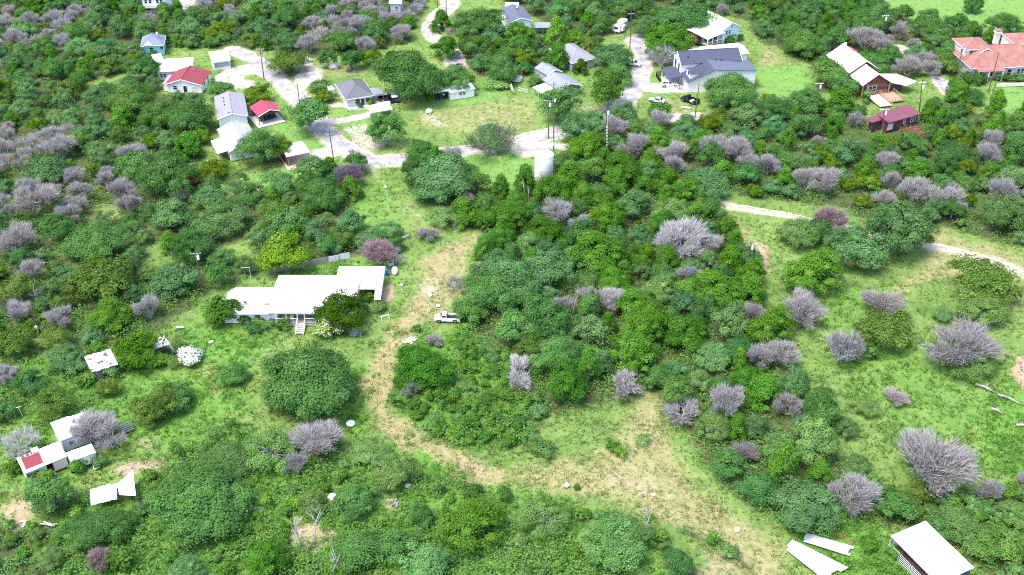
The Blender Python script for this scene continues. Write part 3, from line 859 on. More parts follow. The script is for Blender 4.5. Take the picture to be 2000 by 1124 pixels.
b = Bld('red_carport', 'carport with bright red gabled roof over a dark car', 'carport', (504, 228), (552, 217), 2.8, D=6.8, mark='the red carport')
L, D = b.L, b.D
b.gable(0, 0, L, D, 2.8, 1.25, 'v', 'crimson_metal')
b.mesh('gable_panel', [(.3, .12, 2.66), (L - .3, .12, 2.66), (L / 2, .12, 3.8), (.3, .2, 2.66), (L - .3, .2, 2.66), (L / 2, .2, 3.8)], [(0, 1, 2), (5, 4, 3), (0, 3, 4, 1), (1, 4, 5, 2), (2, 5, 3, 0)], 'maroon_wall')
b.posts([(.2, .2), (L - .2, .2), (.2, D - .2), (L - .2, D - .2)], 0, 2.7, .09, 'grey_wood')
b.box('wall', .3, D - .35, 0, L - .3, D - .22, 2.6, 'maroon_wall'); b.box('slab', -.6, -1.0, -.1, L + .1, D, .09, 'concrete')
RC = b

b = Bld('tan_carport', 'open carport with pale cream metal roof on a pinkish slab', 'carport', (560, 306), (605, 296.5), 3.1, C=(597, 273.5), mark='the cream carport')
L, D = b.L, b.D
b.gable(0, 0, L, D, 3.0, .35, 'u', 'white_metal', trim='raw_wood')
b.posts([(.3, .25), (L * .5, .25), (L - .3, .25), (.3, D - .25), (L - .3, D - .25)], 0, 2.95, .07, 'raw_wood')
b.box('slab', -.4, -1.6, -.1, L + 1.2, D, .13, 'pink_deck'); b.box('wall', .1, .5, .13, .22, D - .4, 2.7, 'maroon_wall')
b.mesh('brace', *joinv(tube([(L * .5, .25, 1.0), (L * .75, .25, 2.9)], [.05, .05], 4), tube([(.3, .25, 1.0), (.3 + L * .2, .25, 2.9)], [.05, .05], 4)), 'raw_wood')

b = Bld('grey_hip_house', 'single storey house with dark grey hipped roof under the big oak', 'house', (675, 195), (731, 186), 2.8, C=(717, 153), mark='the grey hipped house')
L, D = b.L, b.D
b.walls(.5, .5, L - .5, D - .5, 0, 2.65, 'lilac_wall'); b.hip(0, 0, L, D, 2.75, 2.2, 'grey_shingle')
b.opening('front', L * .42, 1.5, 1.3, 1.3, at_=.5); b.opening('front', L * .78, 1.4, 1.4, 1.2, at_=.5)
b.opening('front', L * .6, 1.05, .9, 2.0, 'door', 'dark_door', at_=.5)
for q in (.25, .5, .75): b.opening('left', D * q, 1.5, 1.0, 1.2, at_=.5)
b.slab('porch_roof', [(L + .1, 1.2, 2.5), (L + 3.2, 1.2, 2.3), (L + 3.2, 5.4, 2.35), (L + .1, 5.4, 2.55)], .1, 'grey_metal')
b.posts([(L + 3.0, 1.4), (L + 3.0, 5.2)], 0, 2.25, .07, 'grey_wood'); b.box('porch_slab', L - .4, -1.0, -.1, L + 7, 5.6, .1, 'concrete'); b.foot(L, -1, L + 7, 5.6)
b.box('kerb_bed', .3, -.9, -.05, L * .8, .45, .14, 'concrete')
GH = b

b = Bld('pump_house', 'small white block hut at the left end of the grey hipped house', 'shed', (645, 176), (654, 174), 2.6, D=2.2)
b.walls(.1, .1, b.L - .1, b.D, 0, 2.5, 'white_plaster'); b.mono(0, 0, b.L, b.D + .1, 2.6, 2.7, 'white_coating')
b.opening('left', b.D / 2, 1.05, .7, 1.9, 'door', 'grey_door', at_=.1)

b = Bld('small_carport', 'small free-standing carport with white flat roof below the grey house', 'carport', (725, 220.5), (767, 213), 2.5, C=(761, 199.7), mark='the white carport')
L, D = b.L, b.D
b.mono(0, 0, L, D, 2.45, 2.6, 'white_metal'); b.posts([(.2, .2), (L - .2, .2), (.2, D - .2), (L - .2, D - .2)], 0, 2.4, .06)
b.box('crossbeam', .1, .1, 2.25, L - .1, .22, 2.36, 'trim')

b = Bld('lean_to', 'dark open lean-to with pale sheet roof left of the white shed', 'shed', (846, 182), (877, 178), 2.4, C=(873, 171))
L, D = b.L, b.D
b.mono(0, 0, L, D, 2.4, 2.7, 'white_metal'); b.box('wall', .1, D - .15, 0, L - .1, D - .05, 2.5, 'slate_wall'); b.box('wall', L - .2, .3, 0, L - .1, D - .15, 2.3, 'slate_wall')
b.posts([(.15, .2), (L / 2, .2), (L - .15, .2)], 0, 2.3, .06, 'grey_wood'); b.box('workbench', .5, 1.0, .0, L - .8, 2.0, .95, 'black')
b.mesh('fan', *lathe([(.02, .95), (.3, .98), (.3, 1.4), (.02, 1.45)], 10, L * .7, .9), 'ceramic')

b = Bld('white_shed', 'long white shed with pale blue-white roof and twin dark windows', 'shed', (879.5, 181), (928, 173), 2.5, C=(921, 162), mark='the white shed')
L, D = b.L, b.D
b.walls(.2, .25, L - .2, D - .2, 0, 2.3, 'white_wall'); b.gable(0, 0, L, D, 2.4, .45, 'u', 'galvanised', ridge=.8)
for q in (.42, .56): b.opening('front', L * q, 1.5, .8, .9, at_=.25)
b.opening('right', D * .5, 1.05, .8, 1.9, 'door', 'grey_door', at_=L - .2)

b = Bld('grey_shed', 'upper grey gabled shed behind the blue pool', 'shed', (1068.7, 147.5), (1099, 139.5), 2.5, D=6.6, mark='the poolside shed')
L, D = b.L, b.D
b.walls(.3, .4, L - .3, D - .3, 0, 2.4, 'grey_wall', 'v', 1.0); b.gable(0, 0, L, D, 2.45, 1.15, 'v', 'grey_metal')
b.opening('front', L * .62, 1.0, .9, 1.9, 'door', 'trim', at_=.4); b.opening('front', L * .35, 1.4, .6, .9, at_=.4)

b = Bld('grey_workshop', 'lower grey gabled workshop with white awning behind the twin poles', 'shed', (1091, 177.5), (1137, 166.5), 2.8, D=9.0, mark='the grey workshop')
L, D = b.L, b.D
b.walls(.3, .4, L - .3, D - .3, 0, 2.65, 'slate_wall', 'v', 1.2); b.gable(0, 0, L, D, 2.75, 1.4, 'v', 'grey_metal')
b.opening('front', L * .7, 1.1, 1.0, 2.0, 'door', 'grey_door', at_=.4)
b.slab('awning', [(-4.3, 1.2, 2.1), (-.1, 1.2, 2.5), (-.1, 7.0, 2.5), (-4.3, 7.0, 2.1)], .08, 'white_coating'); b.foot(-4.3, 1, 0, 7)
b.posts([(-4.1, 1.4), (-4.1, 4.0), (-4.1, 6.8)], 0, 2.0, .06)
b.box('bench', -3.2, 2.0, 0, -1.2, 2.7, .8, 'black')

b = Bld('hidden_grey_house', 'grey roofed house mostly hidden by trees above the grey sheds', 'house', (1117, 124), (1166, 113), 2.8, D=13, mark='the hidden grey roof')
L, D = b.L, b.D
b.walls(.4, .4, L - .4, D - .4, 0, 2.7, 'grey_wall'); b.hip(0, 0, L, D, 2.75, 2.3, 'pale_shingle')
b.opening('front', L * .25, 1.5, 1.3, 1.2, at_=.4); b.opening('front', L * .6, 1.05, .9, 2.0, 'door', 'dark_door', at_=.4)

b = Bld('blue_roof_house', 'tall white house with dark blue gabled roof near the top', 'house', (996, 44), (1041, 40), 4.9, D=12.5, mark='the dark blue roof')
L, D = b.L, b.D
b.walls(.4, .4, L - .4, D - .4, 0, 4.8, 'white_plaster', 'v', 1.0); b.gable(0, 0, L, D, 4.85, 1.2, 'v', 'slate_shingle')
for q in (.2, .5, .8): b.opening('left', D * q, 3.4, .8, 1.4, at_=.4)
b.opening('front', L * .3, 1.4, 1.2, 1.1, at_=.4)
b.mesh('roof_turbine', *lathe([(.15, 5.9), (.32, 6.15), (.32, 6.4), (.1, 6.6)], 10, L * .6, D * .7), 'ceramic')

b = Bld('white_outbuilding', 'white outbuilding with pale flat roof behind the dark blue roof', 'shed', (988, 16), (1013, 16), 3.0, D=5.5)
b.walls(.2, .2, b.L - .2, b.D - .2, 0, 2.85, 'white_plaster'); b.gable(0, 0, b.L, b.D, 2.95, .5, 'u', 'white_metal')
b.opening('front', b.L * .5, 1.0, .9, 1.9, 'door', 'grey_door', at_=.2)

b = Bld('pole_shed', 'open shed with grey flat roof right of the dark blue roof', 'shed', (1044, 54), (1077, 54), 2.6, C=(1072, 45))
L, D = b.L, b.D
b.mono(0, 0, L, D, 2.5, 2.8, 'grey_metal'); b.posts([(.2, .2), (L / 2, .2), (L - .2, .2), (.2, D - .2), (L - .2, D - .2)], 0, 2.45, .07, 'grey_wood')
b.box('wall', .2, D - .12, 0, L - .2, D - .02, 2.4, 'grey_wall')

b = Bld('pale_blue_house', 'two storey pale blue house with white roof and long porch', 'house', (1411, 60), (1447, 51), 5.2, D=11.5, mark='the pale blue house')
L, D = b.L, b.D
b.walls(.4, .4, L - .4, D - .4, 0, 5.1, 'pale_blue_wall', 'v', 1.6); b.gable(0, 0, L, D, 5.15, 1.9, 'v', 'white_metal')
for p, z, wd in ((L * .3, 3.9, .7), (L * .46, 3.9, .7), (L * .34, 1.5, 1.9)): b.opening('front', p, z, wd, 1.3, at_=.4)
b.opening('front', L * .55, 5.6, .6, .9, at_=.4)
b.slab('porch_roof', [(-6.8, -1.4, 4.2), (-.05, -1.4, 5.05), (-.05, 8.6, 5.05), (-6.8, 8.6, 4.2)], .1, 'white_metal')
b.walls(-4.0, 1.0, .4, 8.4, 0, 4.2, 'pale_blue_wall', name='wing'); b.foot(-6.8, -1.5, 0, 8.6)
b.posts([(x, -1.2) for x in (-6.6, -4.6, -2.6, -.4)], 0, 4.2, .08); b.box('porch_floor', -6.8, -1.4, 2.1, -.1, 1.0, 2.25, 'raw_wood')
for p in (-3.2, -1.8): b.opening('front', p, 3.2, .9, 1.3, at_=1.0)
b.box('porch_rail', -6.6, -1.3, 3.0, -.4, -1.22, 3.1, 'trim')

b = Bld('cream_mobile_home', 'cream mobile home with white roof behind the navy roofed farmhouse', 'house', (1388, 112), (1447, 106), 3.0, C=(1457, 82), mark='the cream home')
L, D = b.L, b.D
b.walls(.3, .3, L + 2.4, D - .3, 0, 2.85, 'cream_wall', 'u', .7); b.gable(0, 0, L + 2.7, D, 2.95, .8, 'u', 'white_coating')
b.opening('right', D * .3, 1.6, 1.0, .9, at_=L + 2.4, mat='ply')
b.box('step_deck', L + 2.5, D * .5, 0, L + 3.6, D * .5 + 1.6, .9, 'white_plaster'); b.foot(0, 0, L + 3, D)
b.walls(-4.4, 3.0, .3, 8.0, 0, 2.7, 'cream_wall', 'u', .7, name='annex_wall'); b.gable(-4.7, 2.7, .3, 8.3, 2.8, .8, 'u', 'white_coating', name='annex_roof'); b.foot(-4.7, 2.7, .3, 8.3)
b.opening('front', -2.0, 1.5, 1.0, 1.1, at_=3.0)

# ---- white farmhouse with navy roofs
b = Bld('white_farmhouse', 'large white two storey farmhouse with navy blue shingle roofs', 'house', (1330, 126), (1450, 118.5), 6.0, D=8.6, mark='the navy roofed farmhouse')
L, D = b.L, b.D
b.walls(.3, .4, L - .3, D - .4, 0, 5.9, 'white_plaster', 'u', 1.9)
b.gable(0, 0, L, D, 5.95, 2.2, 'u', 'navy_shingle', trim='trim')
e = at(1343, 161, 3.3) - b.a
ex, ey = e.x * b.u.x + e.y * b.u.y, e.x * b.v.x + e.y * b.v.y      # left front eave corner of the wing
rx = ex + 7.6
wl, wr = ex, L + 2.4
zr, ze = 6.5, 3.2
b.mesh('wing_wall', [(wl + .4, ey + .4, 0), (wr - .3, ey + .4, 0), (wr - .3, .4, 0), (wl + .4, .4, 0), (wl + .4, ey + .4, ze + .1), (rx, ey + .4, zr - .15), (wr - .3, ey + .4, 5.3), (wl + .4, .4, ze + .1), (rx, .4, zr - .15), (wr - .3, .4, 5.3)],
       [(0, 1, 6, 5, 4), (2, 3, 7, 8, 9), (1, 2, 9, 6), (3, 0, 4, 7)], 'white_plaster')
b.slab('wing_roof', [(wl, ey, ze), (rx, ey, zr), (rx, 1.5, zr), (wl, 1.5, ze)][::-1], .16, 'navy_shingle')
b.slab('wing_roof', [(rx + .01, ey, zr), (wr, ey, 5.45), (wr, 1.5, 5.45), (rx + .01, 1.5, zr)], .16, 'slate_shingle')  # lighter shingle paints in the extra light on this upward-facing slope
b.foot(wl, ey, wr, 1)
for q, nm in ((ey - .04, 'barge_board'),):
    b.mesh(nm, *tube([(wl, q, ze - .1), (rx, q, zr - .1)], [.12, .12], 4), 'dark_trim')
ym = (ey + 0) / 2 - .2
dx0, dx1, dz, hw_ = wl + 1.0, wl + 5.4, 5.25, 1.75
zat = lambda x: ze + (zr - ze) * (x - wl) / 7.6 - .05
b.mesh('dormer', [(dx0, ym - hw_, zat(dx0)), (dx0, ym + hw_, zat(dx0)), (dx0, ym + hw_, dz), (dx0, ym, dz + .95), (dx0, ym - hw_, dz), (dx1, ym - hw_, dz), (dx1, ym + hw_, dz), (wl + 7.2, ym, dz + .95)],
       [(1, 0, 4, 3, 2), (0, 5, 4), (1, 2, 6), (4, 5, 7, 3), (3, 7, 6, 2)], 'white_plaster')
b.slab('dormer_roof', [(dx0 - .3, ym - hw_ - .3, dz - .03), (dx1 - .1, ym - hw_ - .3, dz - .03), (wl + 7.4, ym, dz + 1.1), (dx0 - .3, ym, dz + 1.1)], .1, 'navy_shingle')
b.slab('dormer_roof', [(dx0 - .3, ym + .01, dz + 1.1), (wl + 7.4, ym + .01, dz + 1.1), (dx1 - .1, ym + hw_ + .3, dz - .03), (dx0 - .3, ym + hw_ + .3, dz - .03)], .1, 'navy_shingle')
b.opening('left', ym, 4.7, .6, .9, at_=wl + 1.0, bars=False, frame='dark_trim')
b.opening('left', ey * .62, 1.3, 3.4, 2.3, 'door', 'lilac_wall', at_=wl + .4); 
b.opening('front', wl + (wr - wl) * .36, 2.2, 1.7, 1.3, at_=ey + .4, frame='dark_trim')
for q, h in ((.3, 1.9), (.68, 1.9)): b.opening('left', D * q, 4.2, 1.0, h, at_=.3, frame='dark_trim')
b.opening('left', D * .35, 6.6, .9, 1.0, at_=.3, frame='dark_trim')
b.slab('porch_roof', [(-4.2, -2.6, 2.9), (-.05, -2.6, 3.5), (-.05, D * .55, 3.5), (-4.2, D * .55, 2.9)], .14, 'navy_shingle'); b.foot(-4.2, -2.6, 0, D * .5)
b.posts([(-4.0, -2.4), (-4.0, 1.0), (-4.0, D * .5)], 0, 2.8, .09); b.box('porch_floor', -4.2, -2.6, 0, .3, D * .55, .3, 'concrete')
b.opening('left', -1.0 + 2.4, 1.3, 1.0, 2.1, 'door', 'dark_door', at_=.3)
b.opening('front', -.9 + 2.0, 1.3, .9, 2.1, 'door', 'dark_door', at_=.4, frame='dark_trim')
for x, y, z in ((2.6, 2.0, 7.0), (rx + 2.5, 0.6, 6.4), (rx + 4.0, 0.4, 6.3)): b.vent(x, y, z, .4, .16)
FH, FW = b, (wl, ey, wr)

# ---- log cabin
b = Bld('log_cabin', 'brown log cabin with white gabled roof, deck and side annex', 'house', (1685, 168), (1741, 161.5), 3.6, D=21, mark='the log cabin')
L, D = b.L, b.D
b.walls(.5, .9, L - .5, 7.4, 0, 3.5, 'log_wall', 'v', 2.6); b.gable(0, 0, L, 7.6, 3.55, 2.9, 'v', 'white_metal', trim='dark_trim')
b.walls(.3, 7.6, L - .3, D - .3, 0, 4.3, 'log_wall', 'v', 2.6, name='wall'); b.gable(-.2, 7.3, L + .6, D, 4.3, 3.0, 'v', 'white_metal', trim='dark_trim', name='roof')
b.opening('front', L * .42, 1.75, 2.4, 1.9, at_=.9); b.opening('front', L * .13, 1.3, 1.0, 2.2, 'door', 'dark_door', at_=.9, frame='raw_wood')
b.posts([(.3, .15), (L * .2, .15), (L - .3, .15)], 0, 3.5, .12, 'raw_wood')
b.slab('annex_roof', [(L + .1, 1.0, 3.3), (L + 4.2, -1.2, 2.7), (L + 8.6, .6, 2.7), (L + 5.0, 5.6, 3.3), (L + .1, 6.5, 3.5)], .12, 'white_metal')
b.walls(L - .5, 1.3, L + 4.6, 5.4, 0, 2.6, 'maroon_wall', name='annex_wall'); b.foot(L, -1, L + 8, 6)
b.box('chimney', L * .45, D - 2.2, 6.6, L * .45 + .6, D - 1.6, 8.4, 'cream_wall')
b.slab('red_panel', [(L * .5, D - 4.2, 7.35), (L * .62 + 2, D - 4.2, 6.1), (L * .62 + 2, D - .6, 6.1), (L * .5, D - .6, 7.35)], .08, 'crimson_metal')
# deck, ramp and railings
dk = b.box('deck', L * .2, -7.4, .25, L * .62, .0, .45, 'pink_deck'); b.box('deck', L * .62 + .01, -5.4, .25, L * 1.18, .8, .42, 'raw_wood'); b.foot(0, -7.5, L * 1.2, 0)
def railing(b, x0, y0, x1, y1, n, z0=.45, mat='raw_wood'):
    r = b.mesh('railing', *tube([(x0, y0, z0 + 1.0), (x1, y1, z0 + 1.0)], [.07, .07], 4), mat)
    for i in range(n + 1):
        t = i / n
        x, y = x0 + (x1 - x0) * t, y0 + (y1 - y0) * t
        b.box('baluster', x - .045, y - .045, z0, x + .045, y + .045, z0 + .98, mat, r)
    b.mesh('rail', *tube([(x0, y0, z0 + .35), (x1, y1, z0 + .35)], [.05, .05], 4), mat, r)
railing(b, L * .2, .1, L * .9, .1, 8); railing(b, L * .63, -7.2, L * .63, 0, 9); railing(b, L * 1.16, -5.2, L * 1.16, .4, 7); railing(b, L * .66, -5.3, L * 1.14, -5.3, 5)
LC = b

b = Bld('maroon_cabin', 'cabin with plain maroon roof among trees below the log cabin', 'house', (1736, 240), (1799, 222), 3.2, C=(1789, 204), mark='the maroon cabin')
L, D = b.L, b.D
b.walls(.4, .5, L - .4, D - .3, 0, 3.0, 'maroon_wall'); b.mono(0, 0, L, D, 3.1, 3.9, 'maroon_roof', .16)
b.opening('front', 1.4, 1.5, 1.6, 1.5, at_=.5, mat='ply'); b.opening('front', L * .55, 1.8, .6, .9, at_=.5); b.opening('front', L * .82, 1.8, 1.6, 1.2, at_=.5)
b.slab('wing_roof', [(-3.4, 2.4, 3.0), (-.1, 2.4, 3.0), (-.1, D - .6, 3.7), (-5.0, D - .6, 3.7)], .14, 'maroon_roof'); b.walls(-3.0, 2.7, .4, D - 1, 0, 2.9, 'maroon_wall', name='wing_wall'); b.foot(-4, 2.4, 0, D)
b.box('patio', L * .4, -5.0, -.05, L * .8, .2, .14, 'red_roof')

# ---- terracotta mansion
b = Bld('mansion', 'large pale stone mansion with terracotta tile roofs and white chimney', 'house', (1897, 134.5), (2048, 128), 3.7, D=13.5, mark='the terracotta mansion')
L, D = b.L, b.D
b.walls(.6, .6, L - .6, D - .6, 0, 3.6, 'stone_wall'); b.hip(0, 0, L, D, 3.65, 4.2, 'terracotta')
b.slab('porch_roof', [(1.6, -1.3, 3.15), (L * .42, -1.3, 3.15), (L * .42, .2, 3.72), (1.6, .2, 3.72)], .12, 'terracotta')
b.posts([(2.0, -1.1), (L * .22, -1.1), (L * .40, -1.1)], 0, 3.05, .16, 'cream_wall')
b.walls(1.2, 7.2, 8.6, D + 2.0, 3.0, 6.6, 'cream_wall', name='storey'); b.hip(.7, 6.7, 9.1, D + 2.5, 6.6, 1.5, 'terracotta')
b.walls(4.6, 5.2, 8.0, 7.5, 3.6, 6.4, 'white_plaster', 'v', 1.0, name='gable_bay'); b.gable(4.2, 4.9, 8.4, 9.5, 6.4, 1.2, 'v', 'terracotta', name='bay_roof')
b.opening('front', 6.3, 5.3, 1.3, 1.7, at_=5.2, frame='cream_wall'); b.opening('front', 2.8, 5.4, 1.1, 1.5, at_=7.2, frame='cream_wall')
b.opening('left', 9.5, 5.3, 1.0, 1.4, at_=1.2, frame='cream_wall')
for p, wd in ((3.4, 1.1), (6.6, 1.4), (L * .52, 1.2), (L * .64, .8), (L * .69, .8)): b.opening('front', p, 1.8, wd, 1.8, at_=.6, frame='cream_wall')
b.walls(L * .74, D * .72, L + 3, D + 4, 3.0, 6.6, 'cream_wall', name='storey'); b.hip(L * .73, D * .7, L + 3.5, D + 4.5, 6.6, 1.6, 'terracotta')
b.box('chimney', L * .44, D * .66, 7.0, L * .44 + 1.3, D * .66 + 1.3, 10.4, 'cream_wall'); b.box('chimney_cap', L * .44 - .25, D * .66 - .25, 10.4, L * .44 + 1.55, D * .66 + 1.55, 10.9, 'cream_wall')
b.slab('chimney_roof', [(L * .44 - .2, D * .66 - .2, 11.3), (L * .44 + 1.5, D * .66 - .2, 11.3), (L * .44 + 1.5, D * .66 + 1.5, 11.3), (L * .44 - .2, D * .66 + 1.5, 11.3)], .25, 'terracotta')
for i, (x0, y0, x1, y1) in enumerate(((6, -5.2, L * .6, -4.9), (L * .6, -9.5, L * .6 + .3, -4.9), (L * .6 + .31, -9.5, L, -9.2))): b.box('garden_wall', x0, y0, 0, x1, y1, .9, 'cream_wall')

# ---- ruins, sheds and trailers in the lower left
b = Bld('rusty_shed', 'low shed with corrugated roof streaked by dark rust', 'shed', (179.7, 727.4), (229.6, 711), 2.5, C=(219.8, 682), mark='the rusty shed')
L, D = b.L, b.D
b.walls(.3, .5, L - .3, D - .4, 0, 2.3, 'grey_wood')
n = 6
for i in range(n):
    x0, x1 = -.1 + (L + .2) * i / n, -.1 + (L + .2) * (i + 1) / n - .02
    dz = rr.uniform(-.03, .05)
    b.slab('roof_sheet', [(x0, rr.uniform(-.15, .1), 2.42 + dz), (x1, rr.uniform(-.15, .1), 2.42 + dz), (x1, D + rr.uniform(-.5, .1), 2.95 + dz), (x0, D + rr.uniform(-.5, .1), 2.95 + dz)], .05, 'rusted')
b.opening('front', L * .5, 1.0, 1.1, 1.9, 'door', 'dark_door', at_=.5, frame='grey_wood')

b = Bld('collapsed_shed', 'collapsed plywood shed with dark open front beside white blossom bush', 'shed', (308, 684), (333, 675), 2.4, C=(329, 656))
L, D = b.L, b.D
b.slab('roof_sheet', [(-.4, D * .15, 2.45), (L, D * .1, 2.5), (L + .1, D + .2, 2.75), (-.2, D, 2.6)], .06, 'ply')
b.slab('wall_panel', [(L + .1, -.6, 1.5), (L + .95, -.6, .1), (L + 1.25, D * .9, .1), (L + .15, D * .9, 2.5)], .06, 'ply')
b.box('wall', 0, D - .3, 0, L, D - .2, 2.3, 'grey_wood'); b.box('wall', -.1, .3, 0, 0, D - .3, 1.9, 'grey_wood')
b.posts([(.1, .2), (L - .2, -.9)], 0, 2.2, .06, 'grey_wood'); b.mesh('rafter', *joinv(tube([(.1, .2, 2.2), (.2, D, 2.45)], [.06, .06], 4), tube([(L - .2, -.9, 2.2), (L, D, 2.6)], [.06, .06], 4)), 'grey_wood')

b = Bld('patched_trailer', 'old white trailer with a square red patch on its roof', 'trailer', (48, 925), (131, 891), 2.6, C=(115, 862), mark='the red-patched trailer')
L, D = b.L, b.D
b.walls(.15, .15, L * .5, D - .15, .35, 2.45, 'ply'); b.walls(L * .66, .15, L - .15, D - .15, .35, 2.45, 'cream_wall', name='wall'); b.box('wall', L * .5, D * .5, .35, L * .66, D - .15, 2.4, 'black')
b.slab('roof', [(0, 0, 2.55), (L, 0, 2.55), (L, D, 2.62), (0, D, 2.62)], .1, 'white_coating')
b.slab('roof_patch', [(.45, D * .18, 2.66), (L * .47, D * .16, 2.66), (L * .50, D * .80, 2.70), (.6, D * .84, 2.70)], .035, 'red_roof')
for i in range(4): b.box('roof_debris', .7 + i * .8, D * .86, 2.66, 1.2 + i * .8, D * .93, 2.76 + .05 * i, 'rust')
b.box('roof_box', L * .36, D * .82, 2.66, L * .52, D + .3, 3.1, 'white_plaster')
b.opening('front', 1.5, 1.75, 1.5, .5, at_=.15, frame='grey_wood'); b.opening('front', .5, 1.5, .4, 1.0, at_=.15, frame='grey_wood')
b.box('step', L * .52, -.8, 0, L * .64, .1, .35, 'grey_wood')
b.box('base', .2, .3, 0, L - .3, D - .3, .34, 'rust')

b = Bld('white_roof_trailer', 'white flat roofed shelter joined behind the red patched trailer', 'shed', (117, 861), (182, 836), 2.9, C=(154.6, 805))
L, D = b.L, b.D
b.walls(.2, .2, L - .2, D - .2, 0, 2.65, 'lilac_wall'); b.slab('roof', [(0, 0, 2.8), (L * .55, 0, 2.8), (L * .55, D, 2.9), (0, D, 2.9)], .1, 'white_coating')
b.slab('rusty_roof', [(L * .55 + .02, -.1, 2.74), (L, .2, 2.7), (L, D - .4, 2.84), (L * .55 + .02, D - .2, 2.86)], .08, 'rusted')
b.opening('front', L * .3, 1.5, .8, .8, at_=.2)

b = Bld('camper_trailer', 'low pale blue-white camper trailer under the bare grey tree', 'trailer', (137, 902), (187, 884), 2.3, D=2.6)
L, D = b.L, b.D
b.walls(.1, .1, L - .1, D - .1, .4, 2.2, 'ply'); b.slab('roof', [(0, 0, 2.28), (L, 0, 2.28), (L, D, 2.34), (0, D, 2.34)], .09, 'galvanised')
b.opening('front', L * .3, 1.5, .8, .6, at_=.1); b.opening('front', L * .62, 1.2, .7, 1.5, 'door', 'white_plaster', at_=.1)
for x in (L * .4, L * .55): b.mesh('wheel', *lathe([(.05, -.09), (.33, -.09), (.33, .09), (.05, .09)], 12), 'black'); o = b.o.children[-1]; o.location = (x, .12, .33); o.rotation_euler = (rad(90), 0, 0)

b = Bld('tarp_shed', 'shed with sagging white sheet roof under an oak at lower left', 'shed', (190, 984), (265, 967), 2.3, C=(251.5, 924), mark='the sagging white roof')
L, D = b.L, b.D
for q in range(4): b.slab('roof_sheet', [(-1.0 + q * L * .17, .1 + .1 * (q % 2), 2.1 + .06 * q), (-1.03 + (q + 1) * L * .17, .1, 2.2), (-1.03 + (q + 1) * L * .18, D * (.66 + .05 * (q % 3)), 2.3 + .05 * (q % 2)), (-1.0 + q * L * .18, D * .68, 2.25)], .05, 'white_metal')
b.slab('roof_flap', [(L * .58, .9, 2.3), (L, 0, 2.1), (L, D, 2.75), (L * .54, D * .62, 2.35)], .05, 'white_coating')
b.posts([(.2, .4), (L - .2, .4), (L - .2, D - .4), (.2, D * .5)], 0, 2.0, .06, 'grey_wood'); b.box('wall', .2, D * .5, 0, L - .3, D * .5 + .1, 2.0, 'grey_wood'); b.box('wall', L - .3, .5, 0, L - .2, D - .5, 1.9, 'slate_wall')

# ---- livestock shelter at the lower right: white roof over pipe rails
b = Bld('livestock_shelter', 'open livestock shelter with large white roof and pipe rails', 'shed', (1739.6, 1046), (1833, 1140), 3.0, C=(1905, 1114), mark='the livestock shelter')
L, D = b.L, b.D
b.slab('roof', [(0, 0, 2.9), (L, 0, 2.9), (L, D, 3.25), (0, D, 3.25)], .1, 'white_metal_cross')
for i in range(5):
    x = .3 + (L - .6) * i / 4
    for y, h in ((.25, 2.8), (D - .3, 3.1)): b.mesh('post', *tube([(x, y, 0), (x, y, h)], [.07, .07], 6), 'maroon_wall')
b.mesh('beam', *joinv(boxv(.1, .15, 2.62, L - .1, .25, 2.78), boxv(.1, D - .4, 2.95, L - .1, D - .3, 3.08)), 'maroon_wall')
for i in range(4):
    x0, x1 = .45 + (L - .6) * i / 4, .15 + (L - .6) * (i + 1) / 4
    p = b.mesh('rail_panel', *joinv(tube([(x0, -.2, .1), (x0, -.2, 1.75)], [.04, .04], 5), tube([(x1, -.2, .1), (x1, -.2, 1.75)], [.04, .04], 5)), 'ceramic')
    for k in range(5): b.mesh('rail', *tube([(x0 + .04, -.2, .25 + k * .36), (x1 - .04, -.2, .25 + k * .36)], [.03, .03], 5), 'ceramic', p)
for k in range(5): b.mesh('rail', *tube([(-.2, .3, .3 + k * .32), (-.2, D - .4, .3 + k * .32)], [.035, .035], 5), 'ceramic')
b.box('shade_floor', .1, .1, -.1, L - .1, D - .3, .03, 'shade_earth'); b.box('feed_trough', 1.5, D * .5, .0, L - 1.5, D * .5 + .7, .7, 'grey_wood'); b.box('wall', .3, D - .5, 0, L - .3, D - .42, 2.2, 'slate_wall')  # dark soil floor and slate wall added to paint in the shade under the roof

# ================================================================== vehicles
plain('white_paint', (0.78, 0.78, 0.78), .25, .04, 1)
plain('black_paint', (0.012, 0.013, 0.018), .2, .2, 1)
plain('silver_paint', (0.40, 0.44, 0.43), .3, .1, 1)
plain('tyre', (0.015, 0.015, 0.016), .9, .2, 4)
plain('rim', (0.45, 0.45, 0.47), .35, .1, 4, metal=.6)
plain('lamp', (0.70, 0.72, 0.72), .15, .05, 4)
plain('tail_lamp', (0.40, 0.015, 0.015), .25, .1, 4)
plain('junk', (0.50, 0.40, 0.40), .8, .4, 3)
def loft(rings):
    V, F = [], []
    n = len(rings[0])
    for r in rings: V += r
    for i in range(len(rings) - 1):
        for k in range(n):
            F.append((i * n + k, i * n + (k + 1) % n, (i + 1) * n + (k + 1) % n, (i + 1) * n + k))
    F.append(tuple(range(n))[::-1])
    F.append(tuple((len(rings) - 1) * n + k for k in range(n)))
    return V, F
